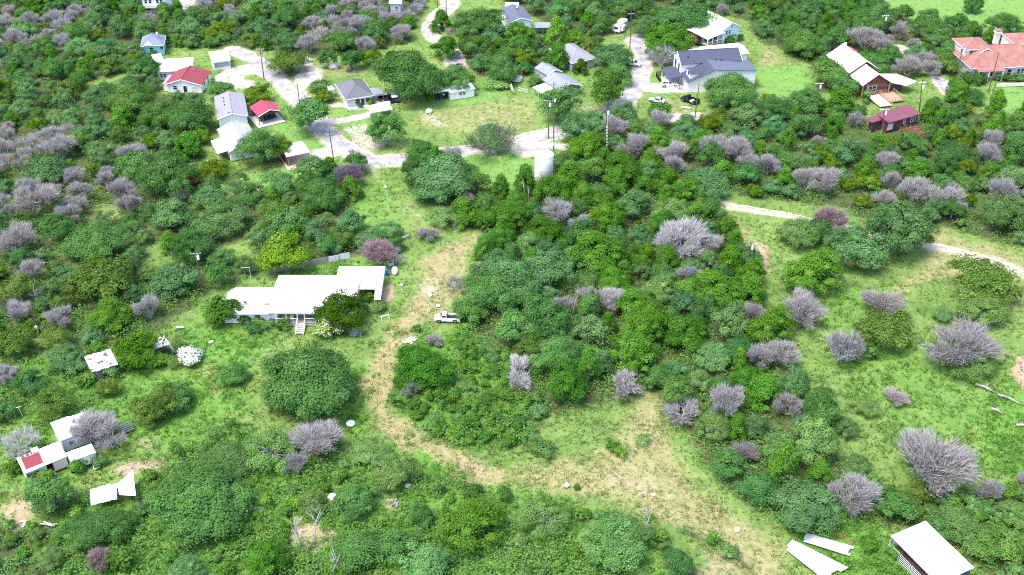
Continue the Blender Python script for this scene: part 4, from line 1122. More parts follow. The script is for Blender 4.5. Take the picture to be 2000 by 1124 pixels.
def vehicle(kind, name, label, px, py, heading, paint, size=(4.9, 1.95, 1.75)):
    """x forward, z up; body lofted through cross-sections, glasshouse tapered inwards, four wheels"""
    L, Wd, H = size
    g = at(px, py)
    o = tag(empty(name, (g.x, g.y, .03), rad(heading)), label, {'pickup': 'truck', 'suv': 'car', 'sedan': 'car'}[kind])
    FOOT.append((g.x, g.y, L / 2, Wd / 2, rad(heading)))
    M_ = MATS
    h = Wd / 2
    belt = H * .60
    def ring(x, z0, z1, hw):
        c = .12
        return [(x, -hw + c, z0), (x, hw - c, z0), (x, hw, z0 + c), (x, hw, z1 - c * 1.2), (x, hw - c * 1.2, z1), (x, -hw + c * 1.2, z1), (x, -hw, z1 - c * 1.2), (x, -hw, z0 + c)]
    ch0, ch1 = {'pickup': (.06, .62), 'suv': (-.47, .62), 'sedan': (-.34, .60)}[kind]     # cabin from, to, in half lengths: ch1 = windscreen foot share
    bx = L / 2
    hood = belt * .94
    xs_ = [(-bx, .42, belt * .80, h * .86), (-bx + .12, .30, belt * .96, h * .97), (-bx * .5, .26, belt, h), (0, .26, belt, h), (bx * .42, .26, belt, h), (bx * .62, .28, hood, h * .99), (bx - .18, .30, hood * .90, h * .95), (bx, .40, hood * .70, h * .82)]
    if kind == 'pickup':
        bed0 = bx * .02
        xs_ = [(bed0 - .0, .28, belt, h)] + [q for q in xs_ if q[0] > bed0 + .05]
    body = mk('body', *loft([ring(*q) for q in xs_]), M_[paint], o, True)
    body.data.polygons.foreach_set('use_smooth', [False] * len(body.data.polygons))
    # glasshouse
    if kind == 'pickup': r0, r1, r2, r3 = bed0, bed0 + .12, bx * .34, bx * .58
    elif kind == 'suv': r0, r1, r2, r3 = -bx + .10, -bx + .42, bx * .16, bx * .50
    else: r0, r1, r2, r3 = -bx * .70, -bx * .40, bx * .10, bx * .46
    top, b0 = H, belt - .04
    hi = h * .74
    v = [(r0, -h * .93, b0), (r3, -h * .93, b0), (r3, h * .93, b0), (r0, h * .93, b0), (r1, -hi, top), (r2, -hi, top), (r2, hi, top), (r1, hi, top)]
    f = [(0, 1, 5, 4), (1, 2, 6, 5), (2, 3, 7, 6), (3, 0, 4, 7), (4, 5, 6, 7)]
    cab = mk('cabin', v, f, M_[paint], o)
    bm = bmesh.new(); bm.from_mesh(cab.data); bmesh.ops.bevel(bm, geom=[e for e in bm.edges if len(e.link_faces) == 2], offset=.07, segments=2, affect='EDGES'); bm.to_mesh(cab.data); bm.free()
    def pane(q, s0, s1, t0, t1, off=.02):
        a, b_, c, d = [Vector(v[i]) for i in q]
        nrm = (b_ - a).cross(d - a).normalized() * off
        P = lambda s, t: (a * (1 - s) + b_ * s) * (1 - t) + (d * (1 - s) + c * s) * t + nrm
        w4 = [P(s0, t0), P(s1, t0), P(s1, t1), P(s0, t1)]
        w8 = w4 + [p - nrm * .9 for p in w4]
        return w8, [(0, 1, 2, 3), (0, 4, 5, 1), (1, 5, 6, 2), (2, 6, 7, 3), (3, 7, 4, 0)]
    mk('windscreen', *pane((1, 2, 6, 5), .07, .93, .12, .90), M_['glass'], o)
    mk('rear_window', *pane((3, 0, 4, 7), .1, .9, .25, .88), M_['glass'], o)
    cuts = {'pickup': [(.12, .88)], 'suv': [(.06, .36), (.39, .63), (.66, .90)], 'sedan': [(.16, .48), (.51, .84)]}[kind]
    for s0, s1 in cuts:
        mk('side_window', *pane((0, 1, 5, 4), s0, s1, .25, .86), M_['glass'], o)
        mk('side_window', *pane((2, 3, 7, 6), 1 - s1, 1 - s0, .25, .86), M_['glass'], o)
    if kind == 'pickup':
        x0, x1, t = -bx, bed0, .09
        mk('bed_floor', *boxv(x0 + t, -h * .9, .55, x1, h * .9, .62), M_['black'], o)
        for s in (-1, 1):
            y0, y1 = sorted((s * h, s * (h - t)))
            mk('bed_side', *boxv(x0, y0, .32, x1 + .02, y1, belt), M_[paint], o)
        mk('tailgate', *boxv(x0, -h + t, .42, x0 + t, h - t, belt * .98), M_[paint], o)
        mk('bulkhead', *boxv(x1 - .06, -h + t, .5, x1, h - t, belt * .99), M_['black'], o)
    r, wy = .37, h - .02
    for x in (-bx * .60, bx * .64):
        for s in (-1, 1):
            mk('wheel_arch', *boxv(x - r * 1.15, s * h - .03 * (1 if s > 0 else 1) if s > 0 else -h - .012, .3, x + r * 1.15, s * h + .012 if s > 0 else -h + .03, r * 2.05), M_['black'], o)
            wl_ = mk('wheel', *lathe([(r * .6, -.11), (r, -.09), (r, .09), (r * .6, .11)], 18), M_['tyre'], o)
            wl_.location = (x, s * (wy - .06), r); wl_.rotation_euler = (rad(90), 0, 0)
            mk('rim', *lathe([(.02, -.125), (r * .58, -.118), (r * .58, .118), (.02, .125)], 14), M_['rim'], wl_)
    for s in (-1, 1):
        mk('headlight', *boxv(bx - .14, s * h * .62 - .2, hood * .62, bx - .015, s * h * .62 + .2, hood * .80), M_['lamp'], o)
        mk('tail_light', *boxv(-bx - .012, s * h * .80 - .1, belt * .62, -bx + .1, s * h * .80 + .1, belt * .86), M_['tail_lamp'], o)
        mk('mirror', *boxv(r3 - .35, s * (h + .09) - .09, belt - .02, r3 - .22, s * (h + .09) + .09, belt + .16), M_[paint], o)
    mk('bumper', *boxv(bx - .06, -h * .84, .34, bx + .05, h * .84, .52), M_['black' if kind != 'suv' else paint], o)
    mk('bumper', *boxv(-bx - .05, -h * .84, .34, -bx + .06, h * .84, .52), M_['black' if kind != 'suv' else paint], o)
    mk('grille', *boxv(bx - .02, -h * .42, hood * .50, bx + .015, h * .42, hood * .72), M_['black'], o)
    return o
vehicle('pickup', 'pickup_truck', 'old white single cab pickup with empty black bed beside the grove', 874, 626, 178, 'white_paint', (5.2, 1.9, 1.75)); LAND.append(('the white pickup', 874, 624))
vehicle('suv', 'parked_car', 'white estate car parked on the driveway of the navy roofed farmhouse', 1307, 169, 2, 'white_paint')
vehicle('pickup', 'pickup_truck', 'black pickup loaded with pale junk on the dry lawn', 1347, 199, 140, 'black_paint', (5.4, 2.0, 1.85)); LAND.append(('the black pickup', 1347, 199))
vehicle('sedan', 'parked_car', 'pale silver sedan parked at the road edge below the driveway', 1283, 200, 155, 'silver_paint', (4.6, 1.8, 1.45))
vehicle('suv', 'parked_car', 'white car half hidden under oaks beside the pale road', 1237, 128, -28, 'white_paint', (4.5, 1.85, 1.6))
c_ = RC.world(RC.L * .5, RC.D * .42); p_ = pix(c_.x, c_.y)
vehicle('suv', 'parked_car', 'dark car parked under the bright red carport', p_[0], p_[1], math.degrees(RC.ang) + 178, 'black_paint', (4.6, 1.85, 1.55))
vehicle('pickup', 'pickup_truck', 'dark pickup parked under the porch of the grey hipped house', 757, 195.5, 20, 'black_paint', (5.2, 1.95, 1.8))
g = at(1349.5, 203)
jk = tag(empty('junk_load', (g.x, g.y, .65), .6), 'pale pink and white junk piled in the black pickup bed', 'junk')
for i in range(7):
    a = rr.uniform(-.6, .6); q = rr.uniform(-.5, .5); z = rr.uniform(0, .35); s = rr.uniform(.2, .45)
    mk('junk_piece', *boxv(a - s, q - s * .6, z, a + s, q + s * .6, z + s * .6), MATS['junk' if i % 2 else 'ceramic'], jk)

# travel trailer near the top
g = at(1203, 66)
o = tag(empty('travel_trailer', (g.x, g.y, 0), rad(62)), 'white travel trailer with a pale annex parked on grass near top', 'trailer'); LAND.append(('the travel trailer', 1203, 55))
FOOT.append((g.x, g.y + 2, 3.8, 1.5, rad(62)))
mk('body', *loft([[(x, -1.2, z0), (x, 1.2, z0), (x, 1.2, z1), (x, 1.0, z1 + .2), (x, -1.0, z1 + .2), (x, -1.2, z1)] for x, z0, z1 in ((0, .6, 2.3), (.3, .45, 2.75), (6.2, .45, 2.75), (6.5, .6, 2.5))]), MATS['white_plaster'], o)
for x in (2.6, 3.5):
    for s in (-1, 1):
        q = mk('wheel', *lathe([(.05, -.1), (.34, -.1), (.34, .1), (.05, .1)], 12), MATS['tyre'], o); q.location = (x, s * 1.15, .34); q.rotation_euler = (rad(90), 0, 0)
mk('window', *boxv(-.03, -.7, 1.45, .1, .7, 2.1), MATS['glass'], o)
for x in (1.2, 4.4): mk('window', *boxv(x, -1.23, 1.5, x + .9, -1.18, 2.1), MATS['glass'], o)
mk('door', *boxv(3.2, -1.24, .6, 3.9, -1.18, 2.4), MATS['lilac_wall'], o)
mk('vent', *boxv(3.0, -.3, 2.9, 3.6, .3, 3.12), MATS['ceramic'], o); mk('hitch', *tube([(0, 0, .5), (-1.2, 0, .5)], [.06, .06], 6), MATS['steel'], o)
mk('slide_out', *boxv(1.0, -1.9, .7, 2.9, -1.2, 2.3), MATS['white_plaster'], o)

# ================================================================== water tank
g = at(1062.5, 349)
o = tag(empty('water_tank', (g.x, g.y, 0)), 'tall white cylindrical water tank beside the gravel turning place', 'tank'); LAND.append(('the water tank', 1062, 325))
FOOT.append((g.x, g.y, 2.5, 2.5, 0))
plain('tank_white', (0.84, 0.84, 0.83), .5, .02, .6)
mk('shell', *lathe([(2.15, 0), (2.2, .05), (2.2, 6.5), (2.14, 6.62)], 48), MATS['tank_white'], o, True)
mk('roof', *lathe([(2.27, 6.56), (2.27, 6.64), (1.4, 6.95), (.3, 7.08), (.02, 7.1)], 48), MATS['white_coating'], o)
mk('hatch', *lathe([(.4, 6.9), (.42, 7.22), (.02, 7.26)], 16, .9, -.6), MATS['white_plaster'], o)
la = mk('ladder', *joinv(tube([(2.32, -.25, .4), (2.32, -.25, 7.4)], [.035, .035], 5), tube([(2.32, .25, .4), (2.32, .25, 7.4)], [.035, .035], 5)), MATS['steel'], o)
for i in range(18): mk('rung', *tube([(2.32, -.25, .6 + i * .36), (2.32, .25, .6 + i * .36)], [.02, .02], 4), MATS['steel'], la)
mk('pipe', *tube([(-2.3, .2, 0), (-2.3, .2, 5.9), (-2.0, .2, 6.2)], [.07, .07, .07], 8), MATS['ceramic'], o)
mk('seam', *joinv(*[lathe([(2.205, z), (2.215, z + .02), (2.215, z + .06), (2.205, z + .08)], 48) for z in (1.6, 3.2, 4.8)]), MATS['white_plaster'], o)
g = at(1042, 352)
o = tag(empty('pump_box', (g.x, g.y, 0), .1), 'small white pump box at the foot of the water tank', 'box'); FOOT.append((g.x, g.y, .9, .8, .1))
mk('body', *boxv(-.75, -.6, 0, .75, .6, 1.15), MATS['white_plaster'], o); mk('lid', *boxv(-.82, -.67, 1.15, .82, .67, 1.25), MATS['white_coating'], o); mk('door', *boxv(-.4, -.63, .15, .3, -.6, 1.0), MATS['ceramic'], o)

# ================================================================== utility poles and lines
POLES = [   # base pixel, top pixel, kind, label
    ((655, 335), (642, 257), 'tee', 'wooden utility pole beside the road, left of the purple bush'), ((590, 243), (580, 163), 'plain', 'wooden utility pole rising through the tree beside the red carport'),
    ((516, 156), (507, 92), 'pot', 'utility pole with dark transformer on the pale upper left road'), ((567, 134), (565, 98), 'plain', 'short bare pole on the dry verge below the upper woods'),
    ((791, 204), (785, 153), 'plain', 'reddish utility pole on the lawn under the big oak'), ((1071, 271), (1071, 192), 'pot', 'shorter pole with white transformer, left one of the roadside pair'),
    ((1081.5, 295), (1081, 160), 'stripe', 'tallest wooden pole with white marker band above the water tank'), ((1184, 305), (1184, 204), 'marked', 'utility pole with many white markers beside the pale dead trees'),
    ((1230, 97), (1233, 22), 'tee', 'tall utility pole on the grass verge beside the travel trailer'), ((1357, 231), (1366, 163), 'plain', 'bare utility pole beside the black pickup'),
    ((1276, 27), (1273.5, 2), 'plain', 'thin distant pole at the top between dark oaks'), ((1459, 530), (1467, 475), 'pot', 'utility pole with white transformer in the right meadow'),
    ((395, 568), (381, 490), 'pot', 'leaning utility pole with white transformer left of the mobile home'), ((75, 650), (61, 605), 'meter', 'short pole with a white meter box on the left slope'),
    ((1721, 73), (1730, 28), 'cross', 'utility pole with crossarm above the lilac dead trees, upper right'), ((1868, 142), (1882, 92), 'cross', 'utility pole with crossarm left of the terracotta mansion'),
    ((1931, 178), (1951, 103), 'plain', 'long leaning pole in front of the terracotta mansion'), ((1935, 194), (1951, 150), 'plain', 'short leaning guy pole on the mansion lawn'),
    ((1795, 222), (1799, 156), 'cross', 'utility pole with white crossarm right of the log cabin annex'), ((1597, 208), (1599, 160), 'cross', 'utility pole with white crossarm left of the log cabin'),
    ((1723, 262), (1727, 211), 'cross', 'utility pole with white crossarm at the maroon cabin roof'), ((872, 29), (871, -6), 'plain', 'thin pole at the top beside the winding road, right one'),
    ((855, 17), (854, -8), 'plain', 'thin pole at the top beside the winding road, left one'), ((917, 63), (916, 37), 'pot', 'slim pole with white transformer among oaks below the winding road'),
    ((1484, 36), (1486, 3), 'plain', 'distant pole right of the pale blue house')]
TOPS = []
for bp, tp, kd, lb in POLES:
    g = at(*bp)
    lo, hi = 1.0, 30.0
    for _ in range(40):
        md = (lo + hi) / 2
        if pix(g.x, g.y, md)[1] > tp[1]: lo = md
        else: hi = md
    H = lo
    o = tag(empty('utility_pole', (g.x, g.y, 0), rad(rr.uniform(-15, 15))), lb, 'utility pole', 'utility poles')
    lean = (at(tp[0], tp[1], H).x - g.x) * .8
    T = Vector((lean, 0, H))
    mk('pole', *tube([(0, 0, -.4), tuple(T * .5), tuple(T)], [.17, .14, .10], 8), MATS['pole_wood'], o)
    if kd in ('tee', 'cross', 'pot', 'stripe'):
        hz = .93 if kd != 'stripe' else .97
        m = 'ceramic' if kd == 'cross' else 'grey_wood'
        a = mk('crossarm', *boxv(T.x * hz - 1.15, -.16, T.z * hz - .07, T.x * hz + 1.15, -.04, T.z * hz + .07), MATS[m], o)
        for x in (-1.0, -.35, .35, 1.0): mk('insulator', *lathe([(.02, T.z * hz + .07), (.07, T.z * hz + .1), (.07, T.z * hz + .22), (.02, T.z * hz + .26)], 8, T.x * hz + x, -.1), MATS['ceramic'], a)
    if kd in ('pot', 'cross', 'marked'):
        z = T.z * (.84 if kd != 'cross' else .80)
        q = mk('transformer', *lathe([(.22, z - .5), (.27, z - .45), (.27, z + .4), (.2, z + .5)], 14, T.x * .84 + .42, -.15), MATS['ceramic' if 'dark' not in lb else 'grey_metal'], o)
        mk('bushing', *lathe([(.05, z + .5), (.05, z + .72), (.02, z + .75)], 6, T.x * .84 + .42, -.15), MATS['ceramic'], q)
    if kd == 'marked':
        for i in range(9):
            z = 1.2 + i * .85
            mk('marker', *boxv(T.x * z / H - .1, -.25, z, T.x * z / H + .2, -.17, z + rr.uniform(.25, .5)), MATS['ceramic'], o)
        mk('conduit', *tube([(.22, -.1, 0), (.22 + T.x * .8, -.1, H * .8)], [.05, .05], 6), MATS['ceramic'], o)
    if kd == 'stripe':
        mk('marker_band', *lathe([(.19, 1.6), (.20, 1.62), (.20, 2.5), (.19, 2.52)], 10), MATS['ceramic'], o)
        mk('sign_plate', *boxv(-1.3, -.22, 3.1, .0, -.18, 3.35), MATS['ceramic'], o)
        mk('meter_box', *boxv(-.25, -.4, H * .72, .2, -.15, H * .72 + .8), MATS['ceramic'], o)
    if kd == 'meter':
        mk('meter_box', *boxv(-.2, -.45, 1.0, .25, -.17, 1.8), MATS['ceramic'], o)
    mk_ = {655: 'the roadside pole', 516: 'the dark transformer pole', 1071: 'the roadside pole pair', 1184: 'the white-marked pole', 1230: 'the trailer pole', 1459: 'the meadow pole', 395: 'the leaning pole', 75: 'the meter pole', 1868: 'the mansion crossarm pole', 917: 'the slim transformer pole'}.get(bp[0])
    if mk_: LAND.append((mk_, (bp[0] + tp[0]) / 2, (bp[1] + tp[1]) / 2))
    TOPS.append(Vector((g.x, g.y, 0)) + T * .95)
def power_line(i, j, label, n=2, sag=.9, end=None):
    a, c = TOPS[i], (end if end is not None else TOPS[j])
    parts = []
    for k in range(n):
        off = Vector((0, (k - (n - 1) / 2) * .9, 0))
        pts = [a + (c - a) * t + off - Vector((0, 0, sag * 4 * t * (1 - t))) for t in [q / 14 for q in range(15)]]
        parts.append(tube(pts, [.013] * 15, 4, False))
    tag(mk('power_line', *joinv(*parts), MATS['grey_wood']), label, 'power line', 'power lines')
power_line(12, 0, 'pair of wires from the leaning transformer pole to the road pole', 2, 1.5)
power_line(0, 1, 'pair of wires from the road pole to the red carport pole')
power_line(1, 2, 'wires between the red carport pole and the upper left road pole')
power_line(6, 7, 'wires between the tallest pole and the pole with white markers', 3)
power_line(7, 9, 'wires from the marked pole towards the black pickup', 2)
power_line(11, 0, 'pair of wires crossing the right meadow to the frame edge', 2, 1.5, at(2100, 668, 7))
power_line(14, 15, 'bundle of wires running to the crossarm pole by the mansion', 4)
power_line(15, 16, 'wires in front of the terracotta mansion', 3)
power_line(19, 18, 'wires passing above the log cabin trees', 2)
power_line(20, 7, 'wires from the maroon cabin to the marked pole', 2, 2.5)
power_line(5, 4, 'wires from the roadside pair across the lawn to the reddish pole', 2)

# ================================================================== fences, gate, yard things
def seg(a, c, z=0.0):
    A, B_ = at(*a), at(*c)
    return A, math.atan2(B_.y - A.y, B_.x - A.x), (B_ - A).length
def panel_fence(name, label, line, h, mats, step=2.4):
    o = None
    for i in range(len(line) - 1):
        A, an, ln = seg(line[i], line[i + 1])
        if o is None:
            o = tag(empty(name, (A.x, A.y, 0)), label, 'fence')
        base = A - o.location
        n = max(1, round(ln / step))
        u = Vector((math.cos(an), math.sin(an), 0))
        for k in range(n):
            p, q = base + u * (ln * k / n), base + u * (ln * (k + 1) / n - .06)
            v, f = boxv(0, -.04, .05, (q - p).length, .04, h + rr.uniform(-.12, .12))
            po = mk('panel', v, f, MATS[mats[(i + k) % len(mats)] if len(mats) > 1 else mats[0]], o)
            po.location = p; po.rotation_euler = (rad(rr.uniform(-4, 4)), 0, an)
            pp = mk('post', *boxv(-.06, -.06, 0, .06, .06, h + .15), MATS['grey_wood'], o)
            pp.location = p - u * .03
    return o
panel_fence('panel_fence', 'weathered dark grey panel fence behind the mobile home', [(525, 534), (565, 527), (605, 520), (640, 513)], 1.5, ['grey_wood'])
panel_fence('panel_fence', 'short pale grey sheet fence right of the dark panel fence', [(642, 513), (684, 505)], 1.5, ['galvanised'], 2.2)
A, an, ln = seg((885, 449.5), (918.5, 441))
o = tag(empty('pipe_gate', (A.x, A.y, 0), an), 'pale green pipe gate across the top of the dry path', 'gate'); LAND.append(('the pipe gate', 902, 445))
plain('gate_green', (0.36, 0.47, 0.43), .5, .15, 2)
fr_ = mk('gate_frame', *joinv(tube([(.1, 0, .25), (.1, 0, 1.45)], [.035, .035], 5), tube([(ln - .1, 0, .25), (ln - .1, 0, 1.45)], [.035, .035], 5), tube([(ln / 2, 0, .25), (ln / 2, 0, 1.45)], [.025, .025], 5)), MATS['gate_green'], o)
for k in range(6): mk('rail', *tube([(.1, 0, .28 + k * .232), (ln - .1, 0, .28 + k * .232)], [.032, .032], 5), MATS['gate_green'], o)
for x in (-.15, ln + .15): mk('post', *tube([(x, 0, -.2), (x, 0, 1.75)], [.11, .10], 8), MATS['pole_wood'], o)
A, an, ln = seg((779, 474), (799, 466))
o = tag(empty('wooden_barrier', (A.x, A.y, 0), an), 'short weathered plank barrier in brush left of the pipe gate', 'fence')
mk('plank', *boxv(-.2, -.05, .75, ln, .05, 1.0), MATS['ply'], o); mk('plank', *boxv(0, -.05, .3, ln + .8, .05, .5), MATS['grey_wood'], o)
for x in (0, ln * .5, ln): mk('post', *boxv(x - .07, .05, 0, x + .07, .19, 1.1), MATS['grey_wood'], o)
def wire_fence(label, line, h=1.15, step=2.6):
    o = None
    for i in range(len(line) - 1):
        A, an, ln = seg(line[i], line[i + 1])
        if o is None: o = tag(empty('wire_fence', (A.x, A.y, 0)), label, 'fence')
        base, u = A - o.location, Vector((math.cos(an), math.sin(an), 0))
        n = max(1, round(ln / step))
        for k in range(n):
            p = base + u * (ln * k / n)
            mk('post', *tube([p + Vector((0, 0, -.2)), p + Vector((rr.uniform(-.1, .1), rr.uniform(-.1, .1), h + .1))], [.06, .05], 6), MATS['grey_wood'], o)
        e = base + u * ln
        mk('wire_mesh', *joinv(*[tube([base + Vector((0, 0, z)), e + Vector((0, 0, z))], [.018, .018], 4, False) for z in (.15, .4, .65, .9, h)],
                               *[tube([base + u * (ln * q / max(2, int(ln / .5))) + Vector((0, 0, .1)), base + u * (ln * q / max(2, int(ln / .5))) + Vector((0, 0, h))], [.012, .012], 3, False) for q in range(1, max(2, int(ln / .5)))]), MATS['black'], o)
wire_fence('dark wire fence curving along the dry clearing at bottom right', [(1322, 1040), (1372, 1055), (1404, 1062), (1424, 1082), (1470, 1124), (1500, 1160)])
wire_fence('overgrown wire fence below the curve of the dry path', [(676, 886), (720, 905), (775, 925), (830, 938), (880, 944), (960, 965)])
A, an, ln = seg((1281, 150), (1312, 146))
o = tag(empty('yard_fence', (A.x, A.y, 0)), 'black picket fence round the small lawn by the farmhouse', 'fence')
def pickets(o, a, c, h, n, mat):
    A, an, ln = seg(a, c); base, u = A - o.location, Vector((math.cos(an), math.sin(an), 0))
    for z in (.25, h - .15): mk('rail', *tube([base + Vector((0, 0, z)), base + u * ln + Vector((0, 0, z))], [.05, .05], 4), MATS[mat], o)
    for k in range(n + 1):
        p = base + u * (ln * k / n); q = mk('picket', *boxv(-.07, -.03, .05, .07, .03, h), MATS[mat], o); q.location = p; q.rotation_euler = (0, 0, an)
pickets(o, (1281, 150), (1312, 146), 1.5, 16, 'black'); pickets(o, (1281, 150.5), (1290, 163.5), 1.5, 14, 'black')
A, an, ln = seg((1013, 178), (1030, 183))
o = tag(empty('picket_fence', (A.x, A.y, 0)), 'short grey picket fence beside the workshop awning', 'fence'); pickets(o, (1013, 178), (1030, 183), 1.2, 8, 'ply')
A, an, ln = seg((235, 853), (262, 842))
o = tag(empty('sheet_pile', (A.x, A.y, .25), an), 'dark corrugated sheets leaning by the bare tree at left', 'metal sheets')
for k in range(5): mk('sheet', *boxv(0, k * .42, .1 + k * .12, ln + .2, k * .42 + .34, .17 + k * .12), MATS['slate_wall'], o)

# white boards heaps
def heap(name, label, px, py, n, ln, wd, mat, spread, zmax=.5, fan=False, cat='boards'):
    g = at(px, py)
    o = tag(empty(name, (g.x, g.y, 0)), label, cat)
    for i in range(n):
        l, a = ln * rr.uniform(.6, 1.1), rr.uniform(0, 3.14) if fan else rr.uniform(-.5, .5)
        q = mk('board', *boxv(-l / 2, -wd / 2, 0, l / 2, wd / 2, .06), MATS[mat], o)
        q.location = (rr.uniform(-spread, spread), rr.uniform(-spread, spread), .1 + zmax * i / n); q.rotation_euler = (rr.uniform(-.15, .15), rr.uniform(-.15, .15), a)
    return o
heap('board_heap', 'heap of splayed white boards at the edge of the dry path', 802, 667, 16, 2.0, .2, 'white_plaster', .45, .5, True); LAND.append(('the board heap', 802, 667))
heap('timber_heap', 'grey timber and metal scraps on bare soil below the curve', 769, 985, 9, 1.3, .3, 'grey_wood', .6, .4, True)
heap('junk_pile', 'small pile of pale planks on the lower left soil', 97, 1026, 5, 2.6, .22, 'ceramic', .25, .2)
heap('junk_pile', 'white scrap pieces lying at the far lower left', 48, 1024, 6, 1.0, .3, 'ply', .5, .2, True)
heap('junk_pile', 'pale scrap boards on the black pickup side lawn', 1340, 212, 5, 1.8, .5, 'ceramic', .5, .15)
# long roofing sheets lying in the weeds
def sheets(label, corners, n, mat, z=.35):
    P = [at(px, py, z) for px, py in corners]
    o = tag(empty('roofing_sheets', P[0] - Vector((0, 0, z))), label, 'metal sheets', 'roofing sheets lying in the weeds')
    for k in range(n):
        t0, t1 = k / n, (k + 1) / n - .006
        e0, e1 = rr.uniform(-.03, .03), rr.uniform(-.05, .05)
        A0, A1 = P[0].lerp(P[3], t0), P[0].lerp(P[3], t1)
        B0, B1 = P[1].lerp(P[2], t0), P[1].lerp(P[2], t1)
        q = [A0.lerp(B0, e0), A0.lerp(B0, 1 + e1), A1.lerp(B1, 1 + e1), A1.lerp(B1, e0)]
        dz = rr.uniform(0, .12)
        v = [tuple(p - P[0] + Vector((0, 0, z + dz))) for p in q]; v += [(x, y, zz - .04) for x, y, zz in v]
        mk('sheet', v, [(3, 2, 1, 0), (4, 5, 6, 7), (0, 1, 5, 4), (1, 2, 6, 5), (2, 3, 7, 6), (3, 0, 4, 7)], MATS[mat], o)
    m_ = (P[0] + P[2]) / 2; e = P[1] - P[0]
    FOOT.append((m_.x, m_.y, e.length / 2, (P[3] - P[0]).length / 2, math.atan2(e.y, e.x)))
sheets('long white roofing sheets in weeds, nearer the bottom edge', [(1534, 1073), (1608, 1132), (1652, 1107), (1549, 1056)], 3, 'white_coating')
sheets('weathered white roofing sheets in weeds beside a red frame', [(1567, 1057), (1659, 1086), (1664, 1067), (1578, 1042)], 4, 'galvanised')
g = at(1640, 1053)
o = tag(empty('metal_rack', (g.x, g.y, .2), -.7), 'dark red metal frame lying behind the weathered sheets', 'frame')
for k in range(3): mk('bar', *tube([(-2.2, k * .35, .2), (2.2, k * .35, .25)], [.06, .06], 5), MATS['rust'], o)
for x in (-2, 0, 2): mk('crossbar', *tube([(x, -.1, .2), (x, .8, .25)], [.05, .05], 5), MATS['rust'], o)

# small yard things
g = at(754.5, 537)
plain('blue_plastic', (0.02, 0.13, 0.50), .4, .1, 2)
o = tag(empty('barrel', (g.x, g.y, 0)), 'blue plastic barrel at the right end of the mobile home', 'barrel'); FOOT.append((g.x, g.y, .5, .5, 0))
mk('drum', *lathe([(.4, 0), (.46, .1), (.46, .35), (.49, .4), (.46, .45), (.46, .8), (.49, .85), (.46, .9), (.46, 1.2), (.4, 1.3)], 20), MATS['blue_plastic'], o); mk('lid', *lathe([(.38, 1.3), (.38, 1.36), (.05, 1.38)], 16), MATS['blue_plastic'], o)
g = at(771, 533)
o = tag(empty('bathtub', (g.x, g.y, 0), rad(96)), 'white bathtub standing right of the blue barrel', 'bathtub'); FOOT.append((g.x, g.y, 1.4, .6, rad(96)))
rg = lambda k, z: [(1.5 * k * math.cos(t), .62 * k * math.sin(t), z) for t in [2 * math.pi * i / 20 for i in range(20)]]
mk('basin', *loft([rg(.8, .0), rg(.95, .3), rg(1, .7), rg(.92, .72), rg(.8, .4), rg(.7, .2)]), MATS['ceramic'], o)
for x in (-.8, .8): mk('foot', *boxv(x - .1, -.4, -.02, x + .1, .4, .06), MATS['black'], o)
g = at(766, 517)
o = tag(empty('scrap_appliance', (g.x, g.y, 0), .4), 'white scrap appliances under the pinkish dead tree', 'appliance')
mk('cabinet', *boxv(-.9, -.4, 0, .3, .5, 1.0), MATS['ceramic'], o); mk('drum', *lathe([(.4, 0), (.42, .9), (.3, 1.0)], 14, 1.0, .2), MATS['grey_metal'], o); mk('panel', *boxv(-.85, -.44, .7, .2, -.4, .95), MATS['black'], o)
g = at(752, 624)
o = tag(empty('sawhorse', (g.x, g.y, 0), .5), 'white sawhorse frame in the grass right of the leafy tree', 'sawhorse')
mk('beam', *boxv(-.9, -.06, .85, .9, .06, .97), MATS['white_plaster'], o)
for x in (-.8, .8):
    for s in (-1, 1): mk('leg', *tube([(x, 0, .9), (x, s * .45, 0)], [.05, .05], 4), MATS['white_plaster'], o)
g = at(685, 830)
o = tag(empty('planter_ring', (g.x, g.y, 0)), 'white painted tyre planter on the grass left of the path', 'planter'); LAND.append(('the tyre planter', 685, 829)); FOOT.append((g.x, g.y, .9, .9, 0))
tr = [(.45 + .38 * math.cos(t) + .0, .3 + .28 * math.sin(t)) for t in [2 * math.pi * i / 12 for i in range(13)]]
mk('ring', *lathe([(r_, z_) for r_, z_ in tr], 28), MATS['white_plaster'], o, True); mk('soil', *lathe([(.3, .1), (.3, .22), (.02, .26)], 16), MATS['rust'], o)
def dish(px, py, label):
    g = at(px, py); o = tag(empty('satellite_dish', (g.x, g.y, 0), rad(30)), label, 'satellite dish')
    mk('mast', *tube([(0, 0, 0), (0, 0, 1.6)], [.06, .06], 6), MATS['steel'], o)
    q = mk('reflector', *lathe([(.02, 0), (.6, .08), (1.0, .25), (1.4, .5), (1.42, .5), (1.0, .22), (.6, .04), (.02, -.05)], 24), MATS['ceramic'], o); q.location = (0, 0, 1.8); q.rotation_euler = (rad(75), 0, rad(70))
    mk('feed_arm', *tube([(0, 0, 1.7), (.6, -.6, 2.3)], [.03, .02], 5), MATS['steel'], o)
dish(998, 185, 'large white satellite dish on the lawn left of the workshop')
g = at(1009, 157)
o = tag(empty('swimming_pool', (g.x, g.y, 0)), 'small round blue above-ground pool by the hedge', 'pool'); LAND.append(('the blue pool', 1009, 155)); FOOT.append((g.x, g.y, 1.9, 1.9, 0))
plain('pool_blue', (0.10, 0.40, 0.62), .1, .1, 2)
